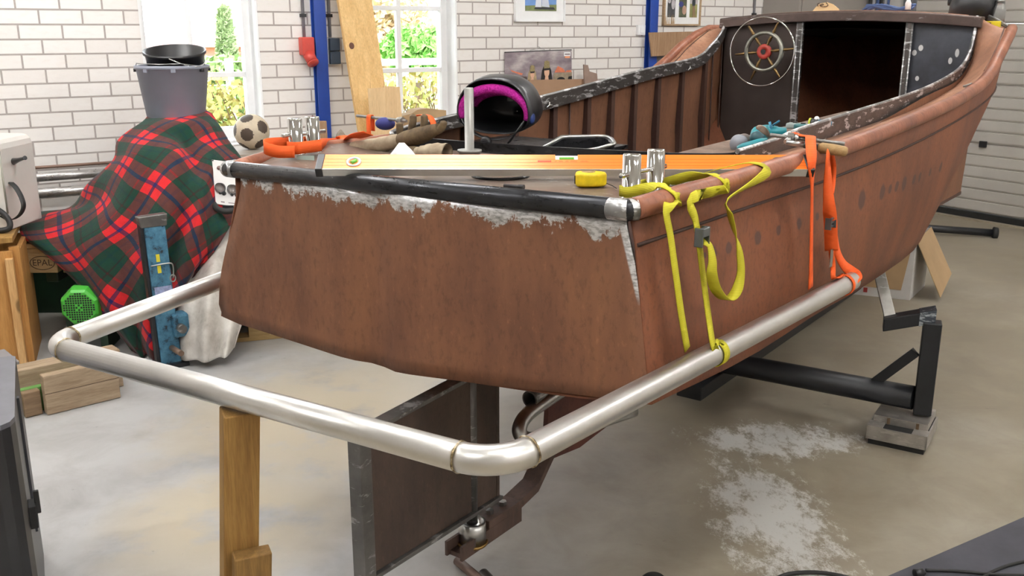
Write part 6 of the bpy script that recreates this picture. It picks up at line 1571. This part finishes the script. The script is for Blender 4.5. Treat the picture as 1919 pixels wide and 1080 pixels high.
lv0 = at_d(22, 308, 4.42); link('lever', MB().tube([at_d(18, 305, 4.45), at_d(24, 303, 4.42), at_d(34, 300, 4.38), at_d(44, 297, 4.34), at_d(47, 296, 4.33)], [.016, .016, .010, .007, .010], 12), m_blk, wm)
strap_ = [at_d(20, 342, 4.39), at_d(30, 352, 4.36), at_d(40, 370, 4.34), at_d(44, 388, 4.34), at_d(36, 404, 4.36), at_d(20, 412, 4.38), at_d(2, 404, 4.38)]
P = spline(strap_, 6); link('belt', MB().ribbon(P, [Vector((.3, 1, 0))]*len(P), .026, .004), m_rubber, wm)
P = spline([at_d(-6, 392, 4.36), at_d(8, 402, 4.34), at_d(18, 416, 4.34), at_d(17, 428, 4.34), at_d(4, 432, 4.34), at_d(-8, 432, 4.34)], 6); link('handle', MB().tube(P, .013, 12), m_rubber, wm)
# long bars lying along the wall behind
m_bars = mill('dull_bar_steel', (.40, .39, .38), .3, .6, (.8, .8, .8), .56)
for k, (v0, v1, off, rad, mt, lb) in enumerate(((315, 308, .06, .009, basic('rusty_rod', lin(120, 96, 84), .6, .3), 'thin rusty rod lying along the brick wall behind the machine'), (334, 326, .16, .024, m_bars, 'upper thick steel bar along the wall at the left'), (366, 354, .26, .028, m_bars, 'lower thick steel bar along the wall at the left'))):
    a, b = at_wall(-40, v0 + 1, off), at_wall(300, v1 - 4, off); zz = (at_wall(110, (v0+v1)/2, off)).z
    P0_, P1_ = R(a.dot(dA), DA - off, zz), R(b.dot(dA), DA - off, zz)
    t = thing('steel_bar', lb, 'bar', P0_.lerp(P1_, .5), RD); link('bar', MB().tube([P0_, P1_], rad, 20), mt, t)
rk = thing('bar_rack', 'steel wall rack carrying the long bars at the left', 'rack', R(1.3, DA - .15, 0), RD)
for q in (.05, 1.18):
    link('upright', wbox(q - .02, q + .02, 0, .86, DA - .04, DA - .002), m_trl, rk)
    for (v0, v1, off, rad) in ((315, 308, .06, .009), (334, 326, .16, .024), (366, 354, .26, .028)):
        zz = at_wall(110, (v0+v1)/2, off).z - rad; link('bracket', wbox(q - .015, q + .015, zz - .016, zz - .001, DA - off - .03, DA - .004), m_trl, rk)
# blue lifting post standing in front of the blanket
jb = at_z(326, 690, 0); jd = (jb - EYE).dot(Vector((0, cP, -sP)))
jt = at_d(291, 412, jd - .19); jn = Vector((EYE.x - jb.x, EYE.y - jb.y, 0)).normalized(); jn = (jn + Vector((.35, 0, 0))).normalized(); jx = Vector((-jn.y, jn.x, 0)); jx = jx if jx.x > 0 else -jx
jm = at_d(318, 560, jd + .0)
jk = thing('jack_stand', 'scratched blue steel lifting jack standing before the tartan blanket', 'jack', jb)
m_jb = NT('scratched_blue_paint'); v_ = m_jb.coord(); n_ = m_jb.noise(v_, 22, 6, .7); m_jb = m_jb.out(m_jb.ramp(n_, [(.36, lin(30, 34, 40)), (.44, lin(58, 104, 130)), (.7, lin(86, 140, 166))]), .5, .1)
up_ = (jt - jb).normalized()
def JP(x, y, h): return jb + up_*h + jx*x - jn*(.05 - y)
HJ = (jt - jb).length
def jbox(x0, x1, y0, y1, h0, h1): return MB().hexa([JP(x0, y0, h0), JP(x1, y0, h0), JP(x1, y1, h0), JP(x0, y1, h0)], [JP(x0, y0, h1), JP(x1, y0, h1), JP(x1, y1, h1), JP(x0, y1, h1)])
link('column', jbox(-.046, .046, -.01, .03, 0, HJ - .03), m_jb, jk, bevel=.004)
link('side_rail', jbox(-.062, -.048, -.02, .02, .02, HJ - .02), m_trl, jk)
link('head', MB().hexa([JP(-.06, -.012, HJ - .035), JP(.052, -.012, HJ - .035), JP(.052, .034, HJ - .035), JP(-.06, .034, HJ - .035)], [JP(-.07, -.012, HJ + .015), JP(.06, -.012, HJ + .02), JP(.06, .034, HJ + .02), JP(-.07, .034, HJ + .015)]), m_rudfr, jk, bevel=.004)
link('sticker', jbox(-.036, .040, .030, .0315, HJ*.50, HJ*.555), basic('pale_blue_sticker', lin(150, 160, 196), .5, 0, .3, 60), jk)
link('round_sticker', MB().lathe(JP(-.004, .030, HJ*.44), [(.030, 0), (.030, .0015), (0, .0018)], 24, jn), m_white, jk)
for h, a in ((.72, .03), (.645, .022)): link('yellow_mark', jbox(-.012, .004, .030, .0315, HJ*h, HJ*(h + .05)), basic('yellow_chalk', lin(214, 200, 50), .7), jk)
P = [JP(-.04, .035, HJ*.70), JP(.02, .037, HJ*.705), JP(.05, .04, HJ*.70), JP(.056, .036, HJ*.66), JP(.052, .03, HJ*.60)]
link('wire_clip', MB().tube(spline(P, 5), .003, 8), m_brush, jk); link('ring', MB().tube([JP(.05, .032, HJ*.60) + jx*(.012*math.cos(k*PI/8)) + zv*(.016*math.sin(k*PI/8)) for k in range(16)], .003, 6, closed=True), m_brush, jk)
link('gear_case', jbox(.02, .095, -.02, .055, HJ*.20, HJ*.36), m_jb, jk, bevel=.012); link('side_arm', jbox(.062, .092, -.01, .02, .05, HJ*.30), m_jb, jk, bevel=.003)
link('crank_shaft', MB().tube([JP(.05, .05, HJ*.27), JP(.05, .09, HJ*.27)], .02, 16), m_rudfr, jk)
a, b = at_d(322, 652, jd - .02), at_d(340, 663, jd - .12); link('pedal', MB().tube([a, b], .013, 14), basic('brown_rod_end', lin(104, 84, 70), .5, .3), jk)
link('foot', jbox(-.07, .07, -.06, .06, 0, .02), m_trl, jk)
# white canvas sheet over the crate behind the transom
TW = [[(372,428,4.72),(400,424,4.70),(430,420,4.68),(462,420,4.72),(500,424,4.8)],
      [(366,450,4.52),(396,446,4.44),(428,436,4.42),(462,440,4.46),(500,450,4.55)],
      [(348,505,4.46),(384,500,4.38),(420,496,4.38),(456,500,4.42),(490,510,4.5)],
      [(334,570,4.46),(372,566,4.36),(410,566,4.36),(446,566,4.42),(470,570,4.46)],
      [(330,630,4.46),(364,630,4.37),(402,628,4.37),(434,624,4.42),(452,612,4.46)],
      [(331,672,4.44),(362,678,4.38),(396,676,4.38),(424,668,4.40),(440,650,4.45)]]
fr = [spline([at_d(u, v, d + max(0, .20 - .05*i)) for u, v, d in r], 12) for i, r in enumerate(TW)]; cl = [spline([f[k] for f in fr], 10) for k in range(len(fr[0]))]
rows = []
for i in range(len(cl[0])):
    row = []
    for j in range(len(cl)):
        p = cl[j][i]; t_ = i/len(cl[0]); f = math.sin(j*.42 + .8*math.sin(i*.09)) + 1.2*noise.noise(Vector((j*.12, i*.05, 8.2)))
        q = p + Vector((.1, -1, 0))*(.022*min(1, t_*2.5)*f); q.z = max(q.z, .006); row.append(q)
    rows.append(row)
nt = NT('dirty_white_canvas'); v_ = nt.coord(); n1_ = nt.noise(v_, 6, 6, .65); n2_ = nt.noise(nt.coord(scale=(14, 14, 5)), 1.3, 5, .6)
c = nt.ramp(n1_, [(.3, lin(170, 164, 156)), (.6, lin(220, 216, 210))]); c = nt.mix(nt.ramp(n2_, [(.6, 0.0), (.72, .5)]), c, lin(120, 108, 98)); nt.bump(n1_, .3, .01)
tag(link('canvas_sheet', MB().grid(rows, True), nt.out(c, .85, 0, .2), loc=at_z(400, 678, 0), solid=.004), 'dirty white canvas sheet hanging to the floor behind the transom', 'canvas')
cc_ = at_d(440, 430, 5.0); t = thing('storage_crate', 'wooden crate under the white canvas sheet', 'crate', (cc_.x, cc_.y, 0), .3)
link('body', MB().box((cc_.x, cc_.y, cc_.z/2 - .01), (.30, .30, cc_.z - .04), Matrix.Rotation(.3, 3, 'Z')), m_prop, t, bevel=.004)
# instrument panel with gauges
ip = [at_d(404, 382, 4.52), at_d(470, 392, 4.52), at_d(466, 308, 4.58), at_d(397, 299, 4.58)]
ex_, ey_ = (ip[1]-ip[0]).normalized(), (ip[3]-ip[0]).normalized(); en_ = ex_.cross(ey_).normalized(); en_ = en_ if en_.y < 0 else -en_
t = thing('instrument_panel', 'white engine instrument panel with round gauges standing behind the port corner of the transom', 'instrument panel', ip[0])
link('face_plate', MB().prism(ip, -en_*.006), basic('white_panel_face', lin(214, 212, 210), .4, 0, .04, 5), t, bevel=.002)
def ipp(u, v): return at_pl(u, v, en_, en_.dot(ip[0]))
m_gau = basic('dark_gauge_face', lin(90, 82, 78), .25, 0, .15, 40)
for u, v, r in ((413, 353, .0235), (436, 356, .0235), (456, 333, .0235), (457, 366, .0235)):
    c = ipp(u, v); g_ = link('gauge', MB().lathe(c, [(r*1.08, 0), (r*1.08, .006), (r*.92, .007), (r*.9, .003), (0, .003)], 28, en_), m_gau, t)
    link('bezel', MB().tube([c + en_*.006 + (ex_*math.cos(k*PI/14) + ey_*math.sin(k*PI/14))*r for k in range(28)], .002, 6, closed=True), m_blk, g_)
for u, v in ((411, 315), (429, 318)): link('indicator_lamp', MB().lathe(ipp(u, v), [(.011, 0), (.011, .004), (.006, .008), (0, .009)], 20, en_), basic('dull_lamp', lin(110, 84, 78), .35), t)
link('key_switch', MB().lathe(ipp(420, 363), [(.010, 0), (.009, .014), (0, .016)], 18, en_).tube([ipp(420, 363) + en_*.012, ipp(414, 366) + en_*.026], .006, 10), m_blk, t)
link('push_button', MB().lathe(ipp(435, 366), [(.006, 0), (.006, .018), (0, .019)], 14, en_), m_blk, t)
for u, v in ((399, 301), (403, 379)): link('screw', MB().lathe(ipp(u, v), [(.0035, 0), (.0035, .002), (0, .002)], 10, en_), m_blk, t)
link('lettering', MB().add([ipp(414, 377), ipp(421, 378), ipp(421, 380.5), ipp(414, 379.5)], [(0, 1, 2, 3)]).add([ipp(428, 379.5), ipp(442, 381), ipp(442, 382.5), ipp(428, 381)], [(0, 1, 2, 3)]), basic('grey_lettering', lin(130, 120, 122), .6), t, solid=.0008)
link('foot_bracket', MB().box((ip[0] + ip[1])/2 - en_*.03 - zv*.03, (.10, .05, .10), Matrix.Rotation(.1, 3, 'Z')), m_blk, t)
hs_ = [at_d(398, 368, 4.6), at_d(404, 388, 4.5), at_d(420, 396, 4.46), at_d(440, 394, 4.46), at_d(462, 390, 4.5)]
tag(link('rubber_hose', MB().tube(spline(hs_, 8), .014, 12), m_rubber, loc=hs_[2]), 'black rubber hose looping below the instrument panel', 'hose')
# timbers on the floor in front
w1a, w1b = at_z(90, 780, 0), at_z(227, 746, 0); wx_ = (w1b-w1a).normalized(); wy_ = Vector((-wx_.y, wx_.x, 0)); wang = math.atan2(wx_.y, wx_.x); MW = Matrix.Rotation(wang, 3, 'Z')
def TM(x, y, z): return w1a + wx_*x + wy_*y + zv*z
def tb(x0, x1, y0, y1, z0, z1): return MB().box(TM((x0+x1)/2, (y0+y1)/2, (z0+z1)/2), (x1-x0, y1-y0, z1-z0), MW)
m_tim = wood('weathered_timber', lin(138, 116, 92), lin(188, 168, 142), 0, 1.4); m_tim2 = wood('grey_brown_timber', lin(104, 84, 64), lin(142, 118, 92), 0, 1.4)
WL = (w1b-w1a).length
def timber(name, bx, mat, label, extra=None):
    c = sum(bx.v, Vector())/len(bx.v); z = min(p.z for p in bx.v)
    return tag(link(name, bx, mat, loc=(c.x, c.y, z), rot=wang, bevel=.004), label, 'timber')
t_ = timber('timber_block', tb(0, WL, 0, .045, .002, .168), m_tim, 'broad pale timber offcut standing on edge nearest the floor, crack along its face')
link('crack', tb(.0, WL, -.0008, .0004, .090, .0925), basic('dark_crack', lin(84, 66, 50), .9), t_)
timber('timber_block', tb(-.075, -.008, .03, .085, .002, .105), m_tim2, 'small dark timber block left of the broad pale offcut')
timber('green_board', tb(-.35, WL - .01, .066, .10, .002, .108), basic('green_painted_board', lin(86, 130, 62), .7, 0, .25, 8), 'green painted board standing on edge behind the broad pale offcut')
timber('timber_beam', tb(-.75, WL + .06, .125, .215, .002, .172), m_tim, 'long pale timber beam lying behind the green board, below the bumper corner')
timber('timber_beam', tb(-.75, -.02, .23, .44, .002, .180), basic('grey_painted_bearer', lin(128, 126, 126), .7, 0, .1, 5), 'grey topped bearer lying behind the long pale timber beam')
# pallet on the floor behind the transom
pa, pb2 = at_z(452, 642, 0), at_z(535, 634, 0); vx = (pb2-pa).normalized(); vy = Vector((-vx.y, vx.x, 0)); vang = math.atan2(vx.y, vx.x); MV = Matrix.Rotation(vang, 3, 'Z')
t = thing('floor_pallet', 'low wooden pallet on the floor behind the transom', 'pallet', pa + vx*.1, vang)
def vb(x0, x1, y0, y1, z0, z1): return MB().box(pa + vx*((x0+x1)/2) + vy*((y0+y1)/2) + zv*((z0+z1)/2), (x1-x0, y1-y0, z1-z0), MV)
m_pf = wood('yellow_pallet_wood', lin(158, 130, 84), lin(196, 168, 118), 0, 1.6)
for y in (0, .35): link('runner', vb(-.18, .9, y, y + .09, .002, .022), m_pf, t); 
for x in (.04, .42, .80):
    for y in (0, .35): link('block', vb(x, x + .10, y, y + .09, .022, .095), m_pf, t)
for x in (-.18, .0, .18, .36, .54, .72): link('deck_board', vb(x, x + .12, -.01, .46, .097, .115), m_pf, t)
t = thing('black_tool_case', 'black plastic case on the low pallet behind the transom', 'case', pa + vx*.0 + vy*.2 + zv*.115, vang)
link('body', vb(-.16, .16, .04, .34, .116, .24), m_blk, t, bevel=.01); link('lid', vb(-.165, .165, .035, .345, .242, .27), m_blk, t, bevel=.008)

# ------------------------------------------------------------------ things on the foredeck
def FD(u, v, s): return at_s(u, v, s)
c = FD(1547, 19, 5.0); m_tan = basic('cream_hardboard', lin(232, 206, 160), .7, 0, .04, 8)
pl = [(1520, 24), (1528, 14), (1538, 6), (1550, 4), (1561, 8), (1572, 17), (1574, 24)]
t = thing('card_template', 'cream round-topped card with pen scribble standing on the foredeck', 'card', c)
link('sheet', MB().prism([FD(u, v, 5.0) for u, v in pl], fB*.006), m_tan, t)
def scr(pts): return MB().tube(spline([FD(u, v, 4.99) for u, v in pts], 5), .0022, 6)
mk = scr([(1533, 12), (1532, 8), (1536, 5.5)]); 
for pts in ([(1536, 10), (1541, 7.5), (1543, 9), (1537, 11), (1542, 12.5)], [(1543, 12.5), (1549, 12), (1552, 9)], [(1548, 5), (1551, 8)]): a = scr(pts); mk.add(a.v, a.f)
link('pen_scribble', mk, basic('dark_pen', lin(90, 70, 56), .7), t)
cb_ = []
for k in range(60):
    a = k*.42; q = FD(1665, 14, 5.0); cb_.append(q + rB*(.115*math.cos(a) + .01*math.sin(k)) + fB*(.05*math.sin(a)) + zv*(.012*math.sin(k*1.3)))
tag(link('cable_coil', MB().tube(cb_, .007, 8), basic('blue_cable', lin(62, 84, 130), .5), loc=FD(1660, 16, 5.0)), 'loose coil of blue cable on the foredeck', 'cable')
tag(link('white_bottle', MB().lathe(FD(1701, 18, 4.95), [(0, 0), (.014, .0), (.014, .03), (.008, .045), (0, .05)], 16), m_white, loc=FD(1701, 18, 4.95)), 'small white bottle standing on the foredeck edge', 'bottle')
c = FD(1824, 22, 4.98); t = thing('welding_helmet', 'second black welding helmet resting on the starboard edge of the foredeck', 'welding helmet', c)
a2 = (fB*.35 + rB*.1 + zv*.9).normalized(); x2 = rB; y2 = a2.cross(x2).normalized(); rows = []
for h, sx, sy in ((-.10, .092, .07), (-.02, .100, .08), (.06, .098, .085), (.12, .085, .075), (.16, .05, .05), (.17, .01, .01)):
    rows.append([c + zv*.045 + a2*h + x2*(sx*math.cos(2*PI*k/28)) + y2*(sy*math.sin(2*PI*k/28)) for k in range(28)])
link('shell', MB().grid(rows, True, True), m_blk, t, solid=.004)
P = [c + zv*.045 + a2*.02 + x2*(.106*math.cos(a)) - fB*(.105*math.sin(a)) + zv*.03*math.sin(a) for a in [PI*k/14 for k in range(15)]]
link('grey_strap', MB().ribbon(P, [zv]*15, .018, .003), basic('grey_strap_web', lin(110, 110, 112), .6), t)
for e in (-1, 1): link('knob', MB().lathe(c + zv*.045 + x2*(e*.095), [(.016, 0), (.016, .02), (0, .022)], 14, x2*e), m_blk, t)
c = FD(1856, 46, 4.80); t = thing('yellow_vial_tool', 'small yellow and black level tool on the starboard foredeck edge', 'hand tool', c)
link('body', MB().box(c, (.085, .03, .030), M3b), basic('yellow_tool_plastic', lin(226, 206, 40), .45), t, bevel=.004); link('black_inset', MB().box(c - fB*.016 - rB*.01, (.03, .003, .016), M3b), m_blk, t); link('grey_end', MB().box(c - rB*.052, (.02, .024, .016), M3b), m_brush, t, bevel=.002)
c0, c1 = FD(1852, 35, 4.85), FD(1892, 54, 4.80); t = thing('pliers', 'grey pliers lying over the starboard foredeck edge', 'pliers', c0.lerp(c1, .5))
link('arm', MB().tube([c0, c0.lerp(c1, .5) + zv*.004, c1], [.006, .007, .004], 10), m_rudfr, t); link('arm', MB().tube([c0 + zv*.012, c0.lerp(c1, .5) + zv*.012, c1 + zv*.006], [.006, .007, .004], 10), m_rudfr, t)
c = FD(1870, 42, 4.95); t = thing('glass_jar', 'small clear jar standing on the starboard foredeck edge', 'jar', c)
m_gl = NT('clear_jar_glass'); m_gl.b.inputs['Transmission Weight'].default_value = .9; m_gl = m_gl.out((.9, .92, .92), .08)
link('jar', MB().lathe(c, [(0, 0), (.026, 0), (.027, .06), (.020, .075), (.020, .09)], 24, cap=False), m_gl, t, solid=.002); link('lid', MB().lathe(c + zv*.09, [(.021, 0), (.021, .008), (0, .009)], 20), m_brush, t)
